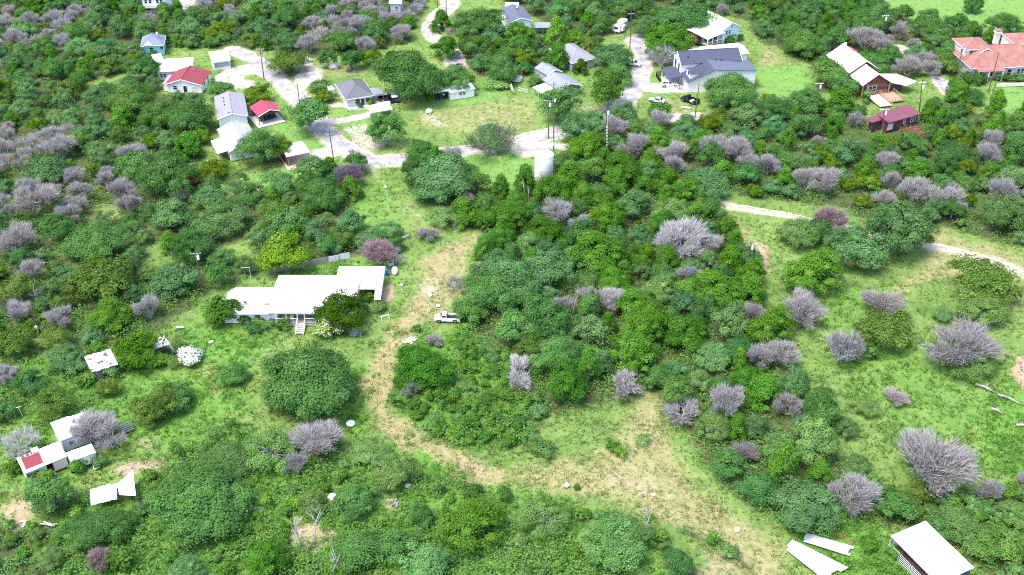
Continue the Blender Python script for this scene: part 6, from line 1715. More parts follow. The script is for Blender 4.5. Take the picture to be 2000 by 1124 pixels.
# the trees the photograph shows plainly: kind, crown centre, crown width in pixels (, height factor, tint)
MANUAL = [
 ('oak_l', 790, 135, 158, 1.25, T(.95)), ('oak_l', 886, 150, 88, 1.0), ('oakt', 603, 222, 96, 1.1, T(1.3)), ('oakt', 752, 247, 84, 1.15, T(1.25)), ('oak_l', 935, 42, 105, 1.0), ('oakt', 928, 90, 62, 1.15), ('oak_l', 975, 125, 85, 1.1, T(1.1)), ('oak', 1010, 95, 80), ('grey', 965, 65, 70), ('cedar_l', 1010, 60, 75),
 ('bright', 1018, 105, 60, 1.0, T(.7)), ('cedar', 1085, 65, 48, 1.5, T(1.5, 1.2)), ('cedar', 1090, 105, 52, 1.25), ('bright', 1126, 70, 46, .9, T(.9, .75)), ('olive', 1150, 85, 52, 1.25, T(1.1, 1.2)), ('grey_l', 1195, 105, 82), ('oak', 1205, 138, 66, 1.0, T(1.2)), ('oakt', 1188, 172, 98, 1.15, T(.95, 1.0, .6)), ('oakt', 1088, 198, 104, 1.0, T(1.15)),
 ('cedar_l', 1302, 72, 98, 1.1, T(1.1)), ('thin', 1293, 112, 66, 1.1), ('oak', 1290, 104, 52), ('oak_l', 1345, 30, 120), ('grey_l', 1262, 45, 66), ('oak', 1178, 40, 60), ('oak_l', 1235, 10, 84), ('oak_l', 1432, 168, 118, 1.05, T(1.15)), ('magenta', 1356, 72, 30), ('dshrub', 1392, 80, 32), ('shrub', 1424, 77, 34, 1, T(.7)), ('dshrub', 1447, 72, 16),
 ('oakt', 640, 112, 42, 1.1), ('oakt', 686, 115, 48, 1.1), ('olive', 560, 118, 90, .8, T(.9)), ('bright', 722, 108, 48, 1, T(.75)), ('bright', 635, 184, 38, .9, T(.75)), ('mshrub', 625, 165, 45), ('cedar', 862, 38, 46), ('cedar_l', 872, 88, 68, 1.0), ('thin', 880, 62, 26), ('dshrub', 702, 205, 15), ('shrub', 725, 197, 20), ('bright', 836, 186, 22, .9),
 ('mshrub', 980, 160, 44, .7, T(1.3)), ('mshrub', 965, 160, 48, .7, T(1.3)), ('dshrub', 1045, 155, 32), ('cedar', 1135, 128, 34, .9, T(.7)),
 ('cedar_l', 1142, 278, 92, 1.0), ('grey', 1162, 230, 64), ('bare', 1200, 248, 66), ('bare', 1246, 286, 72), ('olive', 1242, 252, 44, 1, T(1.15, .9)), ('shrub', 1285, 215, 52), ('bare', 1290, 232, 46), ('bare', 1322, 300, 62), ('bare', 1398, 292, 78), ('bare', 1440, 292, 66), ('bare', 1316, 322, 52), ('mesq', 1382, 350, 98, 1.05, T(.9, .9, 1.2)), ('cedar_l', 1342, 366, 88, .85, T(1.05)),
 ('grey', 1238, 395, 82, 1.1), ('oak', 1176, 372, 56), ('cedar_l', 1075, 370, 96, 1.05, T(.8)), ('cedar', 1112, 340, 72, 1.0), ('cedar_l', 1215, 325, 96, 1.0), ('olive', 1160, 325, 80, 1.0, T(1.1, .9)), ('mesq', 1312, 408, 76), ('oak', 1388, 400, 60), ('cedar_l', 1172, 480, 124, 1.1, T(1.05)), ('grey', 1252, 458, 56), ('bare', 1330, 470, 112, 1.05, T(1.25, 1, 1.03)), ('bare', 1382, 478, 62, 1, T(1.15)),
 ('cedar_l', 1405, 555, 108, 1.0), ('cedar_l', 1350, 560, 84), ('mesq', 1350, 525, 64, .9), ('grey_l', 1075, 520, 118, 1.1, T(1.05)), ('grey_l', 1000, 530, 130, 1.1), ('oak_l', 960, 565, 122, 1.0, T(1.25)), ('oak', 1120, 500, 70, 1.0, T(1.3)), ('cedar_l', 990, 412, 92, 1.05, T(.9)), ('cedar_l', 1065, 445, 92, .9, T(.75)), ('cedar', 905, 410, 74, .85), ('grey_l', 862, 330, 132, 1.1, T(1.05)), ('grey_l', 850, 365, 96, .9), ('oak', 925, 350, 72), ('oak', 820, 288, 62, .95), ('thin', 958, 274, 98, 1.15, T(.6, .8, .6)), ('mesq', 958, 262, 84, 1.0),
 ('pinkbare', 1622, 424, 62, 1.0, T(.9)), ('grey_l', 1758, 432, 162, 1.25), ('grey', 1690, 482, 112, 1.1, T(1.1)), ('grey', 1640, 466, 76), ('oak', 1596, 446, 66), ('grey', 1668, 452, 60), ('mesq', 1562, 450, 96, 1.0), ('cedar_l', 1600, 520, 140, 1.0, T(1.15, 1.12)), ('grey_l', 1965, 405, 118, 1.1), ('grey_l', 2000, 345, 100, 1.0), ('bare', 1578, 350, 66), ('bare', 1622, 354, 74), ('bare', 1785, 372, 70), ('bare', 1842, 386, 78), ('bare', 1500, 322, 56), ('bare', 1462, 318, 46), ('olive', 1928, 540, 132, .95, T(1.1)), ('oak', 1862, 404, 60), ('mshrub', 1880, 434, 30), ('oak', 1540, 310, 60), ('bright', 1700, 352, 56, .8, T(.8)),
 ('oak_l', 330, 338, 134, 1.0), ('oak', 262, 320, 92), ('bare', 238, 372, 68), ('bare', 68, 388, 88), ('bare', 158, 372, 52), ('grey', 84, 328, 86, 1, T(.9)), ('oak_l', 192, 462, 136, .85, T(1.1)), ('olive', 190, 540, 132, .9), ('mesq', 432, 420, 124, .9, T(.8)), ('grey', 340, 540, 104, .9), ('mesq', 462, 350, 50, 1.1), ('redbush', 379, 351, 28), ('thin', 352, 384, 42), ('bare', 30, 470, 84), ('bare', 60, 530, 60), ('oak', 425, 530, 70), ('oak_l', 620, 372, 104, 1.0), ('oak', 560, 430, 92, 1.0, T(1.2)), ('olive', 540, 412, 74), ('oak', 692, 312, 66, .95), ('pinkbare', 680, 342, 62, 1.0, T(.62, .95, 1.25)), ('oak', 656, 345, 46),
 ('bright', 550, 486, 112, 1.0, T(1.05)), ('grey', 616, 448, 66), ('oak', 668, 458, 62), ('oak', 642, 474, 60), ('mesq', 724, 466, 78, .8), ('pinkbare', 742, 492, 72, 1.0, T(.95)), ('thin', 770, 502, 44), ('mesq', 870, 420, 72, .8), ('bare', 835, 455, 50, .55), ('oak_l', 505, 282, 104, 1.1, T(1.1)), ('bright', 540, 285, 62, 1.15, T(.9)), ('bright', 424, 326, 76, .8, T(.6)), ('oak_l', 372, 220, 112, 1.0, T(.9)), ('cedar', 365, 280, 72, .9), ('bright', 500, 180, 66, .9, T(.75)), ('oak', 430, 172, 64, .9, T(1.3)), ('oak', 285, 128, 78), ('oak_l', 255, 185, 112), ('oak_l', 310, 215, 84),
 ('bright', 268, 672, 98, 1.05, T(.62, .75)), ('bare', 290, 602, 62), ('cedar_l', 212, 608, 96, .9, T(1.1, 1.15)), ('mesq', 122, 692, 76, 1.0), ('bare', 30, 612, 66), ('bare', 118, 622, 56), ('oak', 62, 742, 76), ('olive', 100, 782, 92, .95), ('bloom', 371, 692, 50, 1.0, T(1.0)), ('olive', 300, 785, 112, .85), ('oak', 340, 770, 72, .9), ('oak', 456, 726, 62, .8, T(1.2)), ('shrub', 432, 603, 84, 1.1, T(.62)), ('dshrub', 492, 640, 34), ('shrub', 552, 632, 34, 1, T(.7)), ('oak_l', 605, 728, 222, 1.0, T(1.0)), ('bright', 722, 572, 36, .9, T(.7)), ('bright', 664, 598, 104, 1.05, T(.38, .8)), ('cream_bloom', 640, 636, 62, 1.0, T(1.0)), ('cedar_l', 822, 712, 126, .85), ('bare', 805, 758, 50, .8), ('burst', 848, 664, 30), ('thin', 890, 555, 46),
 ('cedar_l', 1238, 678, 126, .95, T(1.15)), ('cedar_l', 1250, 590, 102, 1.0), ('cedar_l', 1342, 640, 108, .95), ('bare', 1192, 585, 60, 1, T(1.2)), ('thin', 1155, 580, 64), ('bare', 1100, 600, 56), ('burst', 1222, 752, 76, 1, T(1.1)), ('burst', 1333, 804, 70, .9, T(1.0)), ('burst', 1018, 715, 58, 1.2, T(1.5)), ('burst', 1012, 745, 60, 1.2, T(1.3)), ('oak', 1318, 756, 84), ('mesq', 1396, 690, 78), ('mesq', 1368, 742, 62), ('bare', 1484, 696, 62), ('bare', 1522, 690, 72), ('bare', 1470, 612, 60), ('oak', 1010, 630, 108, 1.0, T(1.3)), ('oak_l', 1092, 688, 124, .9, T(1.2)), ('grey', 1150, 640, 92), ('oak', 1040, 590, 84), ('olive', 1035, 672, 76), ('oak', 920, 600, 78, 1.0),
 ('bare', 1570, 604, 98, 1.0, T(1.1)), ('bare', 1722, 592, 86, .8), ('olive', 1728, 640, 128, .85), ('thin', 1648, 680, 94), ('bare', 1655, 675, 80, .9, T(.75)), ('bare', 1882, 680, 132, .85, T(.82)), ('mesq', 1895, 700, 110, .75), ('dshrub', 1706, 692, 34), ('mesq', 1694, 790, 66, .7), ('mesq', 1920, 598, 110, .7), ('mesq', 1845, 610, 44, .9), ('bare', 1540, 792, 58), ('oak', 1604, 770, 66), ('mesq', 1650, 830, 60, .9), ('bare', 1750, 775, 50, .5),
 ('oak_l', 188, 1030, 132, .7, T(.95)), ('oak_l', 378, 975, 200, .85, T(1.15)), ('mesq', 440, 895, 110, .6, T(.8)), ('bare', 452, 985, 56, .9), ('pinkbare', 195, 1092, 58), ('shrub', 236, 1086, 72, 1.2, T(.7)), ('thin', 40, 868, 90, 1.0, T(1.2)), ('bare', 178, 838, 92, 1.0, T(1.1)), ('thin', 215, 858, 70), ('mesq', 530, 872, 128, .8), ('bare', 615, 862, 110, .9, T(1.05)), ('bare', 580, 905, 60), ('oak', 692, 968, 94, .95, T(1.2)), ('cedar_l', 515, 1088, 112, 1.0), ('cedar_l', 930, 1012, 150, .9, T(.95, 1.15)), ('grey', 826, 1092, 112, 1.0, T(1.4, .95, .9)), ('oak', 690, 1072, 112, .9, T(1.2)), ('oak', 770, 1060, 92, 1.0), ('mesq', 722, 880, 80, .6),
 ('mesq', 1062, 1002, 122, .85), ('mesq', 1205, 1048, 154, .9), ('shrub', 1196, 870, 28), ('shrub', 1212, 880, 32), ('mshrub', 1260, 858, 36), ('mshrub', 1060, 872, 52), ('oak', 1430, 905, 84, .8), ('bright', 1416, 905, 50, .8, T(.75)), ('bare', 1450, 885, 60, .7, T(.7)), ('bare', 1826, 902, 150, .95), ('grey_l', 1572, 978, 148, .9, T(.95)), ('oak', 1480, 945, 84), ('oak', 1745, 985, 98, .85, T(1.1)), ('olive', 1790, 965, 76, .6), ('bare', 1935, 958, 62, .7), ('mesq', 1868, 1015, 92, .8), ('olive', 1960, 1060, 112, .9), ('mesq', 1985, 1000, 72), ('shrub', 1390, 1048, 38), ('mshrub', 1420, 1072, 44),
 ('bare', 1800, 118, 50), ('bare', 1816, 132, 46), ('grey', 1790, 100, 50), ('shrub', 165, 738, 46), ('mshrub', 210, 728, 44), ('shrub', 246, 712, 40), ('shrub', 190, 680, 40), ('mshrub', 150, 712, 52), ('shrub', 90, 930, 44), ('mshrub', 60, 944, 40), ('shrub', 150, 908, 40), ('mshrub', 196, 896, 36), ('shrub', 28, 910, 40), ('dshrub', 345, 675, 30), ('shrub', 310, 700, 40), ('mshrub', 340, 704, 34), ('shrub', 1700, 1062, 40), ('shrub', 1745, 1078, 34), ('oak', 1862, 96, 60), ('oak', 1838, 72, 56), ('grey', 1905, 92, 40, .7), ('cedar', 1872, 176, 50), ('oak', 1900, 186, 56, .7), ('mshrub', 1910, 1060, 60, 1.4), ('oak', 1840, 1030, 70, .8), ('mshrub', 520, 628, 44, .7), ('shrub', 498, 634, 36, .7), ('dshrub', 480, 618, 36), ('mshrub', 505, 622, 34), ('dshrub', 700, 600, 40), ('mshrub', 735, 596, 36), ('oak_l', 1902, 5, 46, 1.1), ('oak_l', 1705, 32, 86), ('oak_l', 1825, 52, 74), ('oak', 1868, 40, 52), ('oak_l', 1960, 46, 86), ('oak_l', 1570, 78, 92), ('oak_l', 1545, 60, 76), ('oak', 1625, 135, 86), ('oak', 1650, 160, 66), ('cedar', 1640, 195, 70, .9), ('bare', 1690, 75, 66), ('bare', 1730, 92, 50), ('bare', 1775, 130, 56), ('grey', 1775, 110, 44), ('oak', 1705, 118, 78, .9), ('dshrub', 1695, 190, 34), ('oak', 1885, 160, 70), ('oak', 1850, 120, 60), ('dshrub', 1958, 152, 34, .6), ('oak', 1912, 150, 40, .7), ('grey', 1990, 148, 36, .6), ('oak', 300, 108, 40, .7), ('grey', 262, 96, 46),
]
for e in MANUAL:
    plant_px(*e)
NMAN = len(TREES)
# the rest of the woods: grown to fill, keeping off buildings, roads and what already stands
MIX = {'upper left woods': [('oak', 3), ('grey', 4.6), ('bare', 1.6), ('cedar', 1.6), ('olive', .7), ('mesq', 1.8), ('oak_l', .6), ('bright', .6), ('thin', .4)],
       'left slope': [('mesq', 2), ('oak', 2), ('bare', 1.2), ('olive', 2), ('shrub', 2), ('mshrub', 2)], 'hedge row': [('oak', 3), ('grey', 1.5), ('cedar', 1), ('mesq', 2), ('dshrub', 1.5)],
       'central grove': [('cedar_l', 3), ('cedar', 2), ('oak', 2.2), ('grey', 2.6), ('bare', .3), ('mesq', 1.4), ('shrub', 2), ('mshrub', 1)], 'right belt': [('oak', 2.6), ('grey', 3.4), ('bare', .6), ('cedar', 1.2), ('shrub', .7), ('bright', .8), ('oak_l', .6)],
       'upper right woods': [('oak', 3.4), ('grey', 3.0), ('oak_l', 1.2), ('bare', 1.2), ('cedar', 1.0), ('cedar_l', .6)], 'village oaks': [('oak', 3), ('grey', 2), ('cedar', 1)],
       'bush patch': [('shrub', 6), ('mshrub', 2), ('dshrub', 1.2), ('oak', .3)],
       'lower left woods': [('oak', 2.6), ('mesq', 2.4), ('cedar_l', 1), ('bare', .5), ('shrub', 2.6), ('mshrub', 1.6), ('dshrub', 1)], 'lower right woods': [('grey', 2), ('oak', 2), ('mesq', 2.6), ('bare', .9), ('shrub', 2.4), ('mshrub', 1.5)]}
SIZE = {'oak': (4.6, 11.5), 'grey': (4.6, 11.0), 'bare': (4, 9.0), 'thin': (5, 8), 'cedar': (4.0, 8.0), 'cedar_l': (6.5, 11), 'olive': (5, 9), 'mesq': (4.4, 10), 'oak_l': (9, 13), 'bright': (4, 6.5), 'shrub': (1.9, 3.6), 'dshrub': (1.9, 3.6), 'mshrub': (2, 4)}
FA = np.array(FOOT)
def blocked(x, y, mrg):
    c, s = np.cos(FA[:, 4]), np.sin(FA[:, 4])
    dx, dy = x - FA[:, 0], y - FA[:, 1]
    u, v = dx * c + dy * s, -dx * s + dy * c
    return bool(((np.abs(u) < FA[:, 2] + mrg) & (np.abs(v) < FA[:, 3] + mrg)).any())
VIEWBLK = [   # things a tree in front would hide: kept in view
    (437, 500, 790, 650), (280, 50, 470, 185), (400, 170, 560, 330), (640, 120, 940, 260), (1310, 60, 1480, 180), (1660, 80, 1800, 260), (1865, 70, 2010, 190), (25, 800, 270, 940), (160, 660, 345, 735), (1030, 280, 1090, 345), (1530, 1030, 1670, 1124), (1740, 1020, 1920, 1124), (840, 600, 905, 640), (1350, 30, 1450, 80), (965, 5, 1080, 60), (1180, 30, 1225, 70), (265, 60, 325, 105), (1290, 180, 1370, 225), (1250, 90, 1290, 230), (1270, -10, 1330, 14), (166, 915, 270, 970), (825, 0, 895, 135), (1390, 390, 1550, 430), (1830, 475, 2000, 530), (995, 140, 1140, 185), (1822, 130, 1850, 180)]
CNT = {}
for k_ in KIND: CNT[KIND[k_][0]] = 0
for t in TREES: CNT[KIND[t[0]][0]] += 1
xy = [(t[1], t[2], t[3]) for t in TREES]
gr = random.Random(77)
XY = np.array(xy)
for fk in ['bush patch', 'lower right woods', 'lower left woods', 'central grove', 'left slope', 'hedge row', 'right belt', 'village oaks', 'upper left woods', 'upper right woods']:
    wp = WP[fk]
    x0, y0 = wp.min(0); x1, y1 = wp.max(0)
    keys, wts = zip(*MIX[fk])
    area = abs(sum(wp[i][0] * wp[i - 1][1] - wp[i - 1][0] * wp[i][1] for i in range(len(wp)))) / 2
    fails = 0
    cand = np.column_stack([[gr.uniform(x0, x1) for _ in range(int(area * .9 + 400))], [gr.uniform(y0, y1) for _ in range(int(area * .9 + 400))]])
    dd = sdist(cand, wp)
    for c_ in WC: dd = np.maximum(dd, -sdist(cand, c_))
    cand = cand[dd < -.3]
    for x, y in cand:
        pxy = pix(x, y, 2.0)
        if not (-70 < pxy[0] < 2070 and -45 < pxy[1] < 1190): continue
        k_ = gr.choices(keys, wts)[0]
        if fk == 'upper left woods':      # leafless brush stands in drifts
            q_ = hashnoise(np.array([[x, y]]), 26.0, 31)[0] * .7 + hashnoise(np.array([[x, y]]), 9.0, 32)[0] * .3
            if q_ > (.62 if pxy[0] > 260 else .55) and gr.random() < .55: k_ = gr.choice(['bare', 'bare', 'bare', 'thin'])
            elif k_ == 'bare' and q_ < .5: k_ = 'grey'
        lo, hi = SIZE[k_]
        wd = lo + (hi - lo) * gr.random() ** (1.4 if fk != 'central grove' else .8)
        dist = np.hypot(XY[:, 0] - x, XY[:, 1] - y)
        f_ = (.39 if wd > 4 else .33) * {'lower left woods': 1.22, 'left slope': 1.25, 'upper left woods': 1.02, 'right belt': 1.0, 'central grove': .86, 'lower right woods': .9}.get(fk, 1.0)
        if (dist < f_ * (XY[:, 2] + wd)).any(): continue
        if blocked(x, y, wd * .36): continue
        if ROADD[gidx(np.array([x]), np.array([y]))[0]] < wd * .38: continue
        hgt = PROTO[k_][0][3] * (wd / PROTO[k_][0][2]) ** .8
        tp = pix(x, y, hgt * .8); bs = pix(x, y, 0)
        hw = wd * .42 * ppm(x, y, hgt / 2)
        if any(tp[0] + hw > v[0] and tp[0] - hw < v[2] and tp[1] < v[3] and bs[1] > v[3] - 4 for v in VIEWBLK): 
            continue
        nm = KIND[k_][0]
        if CNT[nm] >= 285: continue
        CNT[nm] += 1
        plant(k_, x, y, wd, gr.uniform(.85, 1.3 if fk != 'central grove' else 1.5))
        XY = np.vstack([XY, (x, y, wd)])
# isolated shrubs in the open ground
for _ in range(900):
    px_, py_ = gr.uniform(0, 2000), gr.uniform(430, 1124)
    g = at(px_, py_)
    i_ = gidx(np.array([g.x]), np.array([g.y]))[0]
    if M[i_, STRAW] > .45 and gr.random() < .93: continue
    if M[i_, FLOOR] > .6 or M[i_, PALE] > .2 or M[i_, LAWN] > .4 or ROADD[i_] < 1.5: continue
    k_ = gr.choice(['shrub', 'mshrub', 'mshrub', 'dshrub', 'shrub'])
    wd = gr.uniform(1.2, 3.0)
    if (np.hypot(XY[:, 0] - g.x, XY[:, 1] - g.y) < .42 * (XY[:, 2] + wd)).any() or blocked(g.x, g.y, wd * .5) or CNT['shrub'] >= 290: continue
    bs = pix(g.x, g.y, 0)
    if any(v[0] - 8 < bs[0] < v[2] + 8 and v[1] < bs[1] < v[3] + 14 for v in VIEWBLK): continue
    CNT['shrub'] += 1
    plant(k_, g.x, g.y, wd, gr.uniform(.7, 1.0)); XY = np.vstack([XY, (g.x, g.y, wd)])

# ---- labels: each tree by its look, size and the landmark it stands by
ORD = ['', 'second', 'third', 'fourth', 'fifth', 'sixth', 'seventh', 'eighth', 'ninth', 'tenth', 'eleventh', 'twelfth', 'thirteenth', 'fourteenth', 'fifteenth', 'sixteenth', 'seventeenth', 'eighteenth', 'nineteenth', 'twentieth']
ORD += ['twenty-' + q for q in ('first', 'second', 'third', 'fourth', 'fifth', 'sixth', 'seventh', 'eighth', 'ninth')] + ['thirtieth'] + ['thirty-' + q for q in ('first', 'second', 'third', 'fourth', 'fifth', 'sixth', 'seventh', 'eighth', 'ninth')] + ['fortieth']
LAND += [('the gravel turn', 1010, 280), ('the rocky lawn', 930, 225), ('the pink soil', 1990, 730), ('the vivid lawn', 1535, 165), ('the top left corner', 0, 0), ('the top right corner', 2000, 0), ('the bottom left corner', 0, 1124), ('the left edge', 0, 380), ('the dry clearing', 1250, 940), ('the path curve', 760, 800), ('the dirt track', 1460, 408), ('the bottom edge', 1000, 1124), ('the right edge', 2000, 400), ('the bottom right corner', 2000, 1124), ('the starburst shrub', 1222, 752), ('the lilac tree clump', 1330, 470), ('the red shrub', 379, 351), ('the broadest oak', 605, 728), ('the pink dead tree', 1622, 424), ('the yellow-green tree', 550, 486), ('the white blossom shrub', 371, 692)]
LAND = [l for l in LAND if l]
buck = {}
for t in TREES:
    key, x, y, wd, px_, py_, o, hgt = t
    look = KIND[key][2]
    rel = sorted(((px_ - l[1]) ** 2 + ((py_ - l[2]) * 1.3) ** 2, i) for i, l in enumerate(LAND))
    l = LAND[rel[0][1]]
    dx, dy = px_ - l[1], (py_ - l[2]) * 1.3
    def side_of(l, dx, dy):
        if 'corner' in l[0] or 'edge' in l[0]: return 'near'
        return ('right of' if dx > 0 else 'left of') if abs(dx) > abs(dy) else ('below' if dy > 0 else 'above')
    n = math.hypot(dx, dy) + 1e-6
    l2 = next((LAND[i] for _, i in rel[1:] if ((LAND[i][1] - px_) * -dx + (LAND[i][2] - py_) * 1.3 * -dy) < .35 * n * math.hypot(LAND[i][1] - px_, (LAND[i][2] - py_) * 1.3)), LAND[rel[1][1]])
    sz = '' if KIND[key][1] == 'shrub' else ('broad ' if wd > 8.8 else 'small ' if wd < 5.4 else '')
    buck.setdefault((sz + look, side_of(l, dx, dy), l[0], l2[0]), []).append((rel[0][0], t))
for (look, side, lm, lm2), ts in buck.items():
    ts.sort(key=lambda q: q[0])
    for i, (_, t) in enumerate(ts):
        o = t[6]
        o['label'] = f'{look}, {side} {lm} towards {lm2}' if i == 0 and len(ts) == 1 else f'{look}, {ORD[i] or "first"} {side} {lm} towards {lm2}'
        o['group'] = {'live_oak': 'live oaks of the hillside', 'pale_oak': 'grey-green oaks of the hillside', 'cedar_tree': 'cedars of the hillside', 'bare_tree': 'bare dead trees', 'mesquite_tree': 'mesquite trees', 'shrub': 'shrubs in the rough grass'}.get(KIND[t[0]][0], 'other trees and shrubs')

# agave with blue-grey blades, snags and fallen wood
g = at(695, 655)
o = tag(empty('agave', (g.x, g.y, 0)), 'clump of blue-grey agave below the white blossoming shrub', 'plant')
bl = pymesh('leaf', [(0, -.10, 0), (0, .10, 0), (.75, .15, .45), (.75, -.15, .45), (1.5, 0, .75), (.7, 0, .36)], [(0, 5, 3), (0, 1, 5), (1, 2, 5), (5, 2, 4), (5, 4, 3)], MATS['agave_leaf'])
bl.attributes.new('tone', 'FLOAT', 'POINT').data.foreach_set('value', [.1, .1, .7, .7, .9, .5])
for i in range(60):
    q = link('leaf', bl, o); q.location = (gr.uniform(-1.0, 1.0), gr.uniform(-.7, .7), gr.uniform(0, .3)); q.rotation_euler = (gr.uniform(-.3, .3), gr.uniform(-.8, .2), gr.uniform(0, 6.28)); q.scale = (gr.uniform(.4, .75),) * 3
def snag(px, py, H, seed, label, lean=(0, 0), lying=False):
    g = at(px, py); r_ = random.Random(seed)
    o = tag(empty('dead_snag', (g.x, g.y, 0), r_.uniform(-.3, .3)), label, 'dead tree', 'bare dead snags')
    top = Vector((lean[0], lean[1], H)) if not lying else Vector((H, lean[1], .5))
    pts = [Vector((0, 0, 0 if not lying else .25)), top * .35 + Vector((r_.uniform(-.2, .2), r_.uniform(-.2, .2), .1)), top * .7 + Vector((r_.uniform(-.2, .2), 0, .1)), top]
    mk('trunk', *tube(pts, [.15, .12, .085, .03], 7), MATS['grey_bark'], o, True)
    for i in range(7):
        t = r_.uniform(.25, .9); b0 = pts[0].lerp(top, t); d = Vector((r_.uniform(-1, 1), r_.uniform(-1, 1), r_.uniform(.0, .9))).normalized(); ln = r_.uniform(1.0, 2.4)
        m_ = b0 + d * ln * .5 + Vector((0, 0, .15)); e = b0 + d * ln + Vector((r_.uniform(-.3, .3), r_.uniform(-.3, .3), .3))
        br = mk('branch', *tube([b0, m_, e], [.06, .04, .015], 5), MATS['grey_bark'], o, True)
        mk('twig', *tube([m_, m_ + Vector((r_.uniform(-.7, .7), r_.uniform(-.7, .7), r_.uniform(.1, .7)))], [.035, .012], 4), MATS['grey_bark'], br)
snag(588, 1085, 8.5, 1, 'tall pale snag with a straight trunk near the bottom left', (-.3, .2)); snag(604, 1075, 6.5, 2, 'forked pale snag right of the straight one near the bottom', (2.6, 1.6)); snag(648, 1122, 4.0, 3, 'leaning pale snag at the bottom edge', (1.5, .4))
snag(1258, 1058, 6.2, 4, 'dead snag rising from a mesquite at the lower clearing edge', (.8, 1.2)); snag(775, 1075, 4.2, 5, 'thin pale snag above the bottom bushes', (.1, 0)); snag(72, 600, 6.0, 6, 'pale forked snag on the left slope by the meter pole', (.6, 0)); snag(1118, 622, 5.5, 7, 'white limbed snag in the central grove', (.9, .3))
for lb, px, py, H, sd_ in (('pale fallen log in grass at the right, left one', 1905, 752, 3.6, 11), ('fallen grey trunk with broken branches left of the pink soil', 1948, 772, 4.2, 12), ('short fallen branch in grass below the grey trunk', 1936, 800, 2.0, 13), ('heap of grey branches at the right edge', 1984, 832, 3.2, 14), ('long fallen branch in bright grass at the lower left', 468, 1002, 4.4, 15)):
    g = at(px, py); r_ = random.Random(sd_)
    o = tag(empty('fallen_log', (g.x, g.y, 0), rad(-40 if sd_ < 14 else -10 if sd_ == 14 else 15)), lb, 'log', 'fallen wood')
    mk('trunk', *tube([(0, 0, .2), (H * .5, .15, .28), (H, -.1, .2)], [.26, .2, .08], 7), MATS['grey_bark'], o, True)
    for i in range(4): mk('branch', *tube([(H * r_.uniform(.2, .8), 0, .25), (H * r_.uniform(.1, .9), r_.uniform(-1, 1), r_.uniform(.3, .9))], [.09, .03], 5), MATS['grey_bark'], o)

# ---- ground cover: tufts of grass, leafy weeds and undergrowth, each one mass
def scatter(n, y0=104, y1=398):
    y = RG.uniform(y0, y1, n)
    hw = (y * _cp + CAM_H * _sp) / FPX * 1040
    return RG.uniform(-1, 1, n) * hw, y
def keep_off(x, y, m=.2):
    k = ROADD[gidx(x, y)] > .25
    for f in FOOT:
        c, s = math.cos(f[4]), math.sin(f[4])
        dx, dy = x - f[0], y - f[1]
        k &= ~((np.abs(dx * c + dy * s) < f[2] + m) & (np.abs(-dx * s + dy * c) < f[3] + m))
    return k
def near_w(y):      # thinner with distance
    return np.clip(165.0 / np.hypot(y, CAM_H) * 1.15, .35, 1) ** 2
PAL = {0: ((.092, .17, .036), (.178, .255, .066)), STRAW + 1: ((.28, .25, .105), (.42, .37, .19)), LUSH + 1: ((.085, .205, .024), (.17, .31, .05)), LAWN + 1: ((.11, .215, .045), (.175, .28, .08)), FLOOR + 1: ((.055, .085, .03), (.10, .13, .05))}
m_, N_, L_ = new_mat('grass_blade')
o_ = N_.new('ShaderNodeOutputMaterial'); a_ = N_.new('ShaderNodeAttribute'); a_.attribute_name = 'hue'
d_ = N_.new('ShaderNodeBsdfDiffuse'); t_ = N_.new('ShaderNodeBsdfTranslucent'); s_ = N_.new('ShaderNodeMixShader'); s_.inputs[0].default_value = .5
L_.new(a_.outputs['Color'], d_.inputs[0]); L_.new(a_.outputs['Color'], t_.inputs[0]); L_.new(d_.outputs[0], s_.inputs[1]); L_.new(t_.outputs[0], s_.inputs[2]); L_.new(s_.outputs[0], o_.inputs[0])
x, y = scatter(260000)
i_ = gidx(x, y); mm = M[i_]
nz = hashnoise(np.column_stack([x, y]), 2.6, 9) * .6 + hashnoise(np.column_stack([x, y]), .9, 10) * .4
p_ = near_w(y) * np.clip((nz - .22) * 1.9, 0, 1)
p_ *= 1 - .88 * np.clip(np.maximum.reduce([mm[:, DIRT], mm[:, PALE], mm[:, OCHRE]]), 0, 1)
p_ *= 1 - .5 * mm[:, FLOOR]
k_ = (RG.random(len(x)) < p_) & keep_off(x, y)
x, y, mm, nz = x[k_][:80000], y[k_][:80000], mm[k_][:80000], nz[k_][:80000]
n = len(x)
ht = RG.uniform(.16, .5, n) * (1 - .6 * mm[:, LAWN]) * (1 + .5 * mm[:, LUSH]) * (1 - .35 * mm[:, STRAW])
lo, hi = np.array(PAL[0][0])[None].repeat(n, 0), np.array(PAL[0][1])[None].repeat(n, 0)
for ch in (FLOOR, LUSH, STRAW, LAWN):
    f = np.clip((mm[:, ch] + RG.uniform(-.35, .35, n)) * 1.3 - .15, 0, 1)[:, None]
    lo, hi = lo * (1 - f) + np.array(PAL[ch + 1][0]) * f, hi * (1 - f) + np.array(PAL[ch + 1][1]) * f
hue = lo + (hi - lo) * RG.random((n, 1))
base = np.column_stack([x, y, relief[gidx(x, y)] - .02])
Vs, Fs, Hs = [], [], []
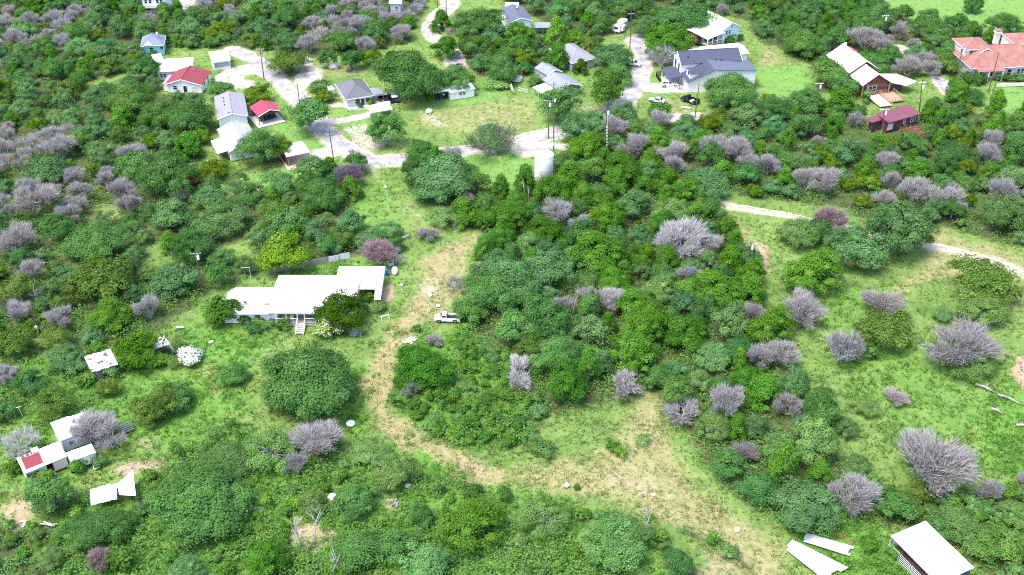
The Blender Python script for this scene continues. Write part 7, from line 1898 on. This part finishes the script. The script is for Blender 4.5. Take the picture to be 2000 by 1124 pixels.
for b in range(5):
    an = RG.uniform(0, 6.283, n); ln = RG.uniform(.12, .40, n)
    dv = np.column_stack([np.cos(an), np.sin(an), np.zeros(n)]); sv = np.column_stack([-np.sin(an), np.cos(an), np.zeros(n)])
    st = base + dv * RG.uniform(0, .3, n)[:, None]
    wd = RG.uniform(.05, .11, n)[:, None]
    tp = st + dv * ln[:, None] + np.array([0, 0, 1]) * (ht * RG.uniform(.6, 1.2, n))[:, None]
    Vs.append(np.stack([st + sv * wd, st - sv * wd, tp], 1).reshape(-1, 3)); Hs.append(np.repeat(hue * RG.uniform(.85, 1.15, (n, 1)), 3, 0))
V = np.concatenate(Vs); Hc = np.concatenate(Hs)
gm = fastmesh('grass', V, np.arange(len(V)).reshape(-1, 3), MATS['grass_blade'], {'hue': np.column_stack([Hc, np.ones(len(Hc))])})
tag(link('grass', gm), 'rough grass tufts over the open ground', 'grass', kind='stuff')
def leafmass(name, label, mat, n0, prob, rad_, hgt, leaf, nl, cap, tone0=.45):
    x, y = scatter(n0)
    i_ = gidx(x, y); mm = M[i_]
    nz = hashnoise(np.column_stack([x, y]), 4.2, 21) * .65 + hashnoise(np.column_stack([x, y]), 1.5, 22) * .35
    k = (RG.random(n0) < prob(mm, nz) * near_w(y) ** .6) & keep_off(x, y, rad_ * .6) & (ROADD[i_] > rad_)
    x, y, nz = x[k][:cap], y[k][:cap], nz[k][:cap]
    n = len(x)
    s = RG.uniform(.5, 1.25, n) * (.6 + .8 * nz)
    ci = np.repeat(np.arange(n), nl)
    d = rdir(len(ci)); d[:, 2] = np.abs(d[:, 2])
    P = np.column_stack([x, y, np.full(n, -.1)])[ci] + d * (s[ci] * RG.uniform(.6, 1.1, len(ci)))[:, None] * np.array([rad_, rad_, hgt])
    Nn = d * .6 + np.array([0, 0, .7]) + RG.normal(size=d.shape) * .28
    Nn /= np.linalg.norm(Nn, axis=1, keepdims=True)
    tone = np.clip(RG.normal(tone0, .2, n)[ci] * .78 + RG.uniform(0, .26, len(ci)), 0, 1)
    V, F, T_ = quads(P, Nn, leaf, .6, tone)
    tag(link(name, fastmesh(name, V, F, MATS[mat], {'tone': T_})), label, name.replace('_', ' '), kind='stuff')
leafmass('weeds', 'bright leafy weeds in the moist hollows', 'weed_leaf', 90000, lambda m, z: np.clip(m[:, LUSH] * 1.5 - .35, 0, 1) * np.clip((z - .25) * 2.2, 0, 1), .8, .95, .16, 16, 11000, .5)
leafmass('meadow_herbs', 'pale low herbs through the meadow grass', 'mesquite_leaf', 60000, lambda m, z: np.clip((z - .5) * 2.2, 0, 1) * (1 - m[:, PALE]) * (1 - m[:, LAWN]) * (1 - .8 * m[:, STRAW]) * (1 - m[:, DIRT]), .55, .5, .14, 10, 6000)
leafmass('undergrowth', 'mixed leafy undergrowth beneath the woods', 'brush_leaf', 60000, lambda m, z: np.clip(m[:, FLOOR] * 1.4 - .3, 0, 1) * np.clip((z - .15) * 1.7, 0, 1), 1.3, 1.7, .22, 20, 11000, .5)
leafmass('bramble', 'light green bramble in the gaps of the woods', 'mesquite_leaf', 60000, lambda m, z: np.clip(m[:, FLOOR] * 1.4 - .3, 0, 1) * np.clip((z - .42) * 2.0, 0, 1), 1.2, 1.6, .17, 20, 8500, .62)
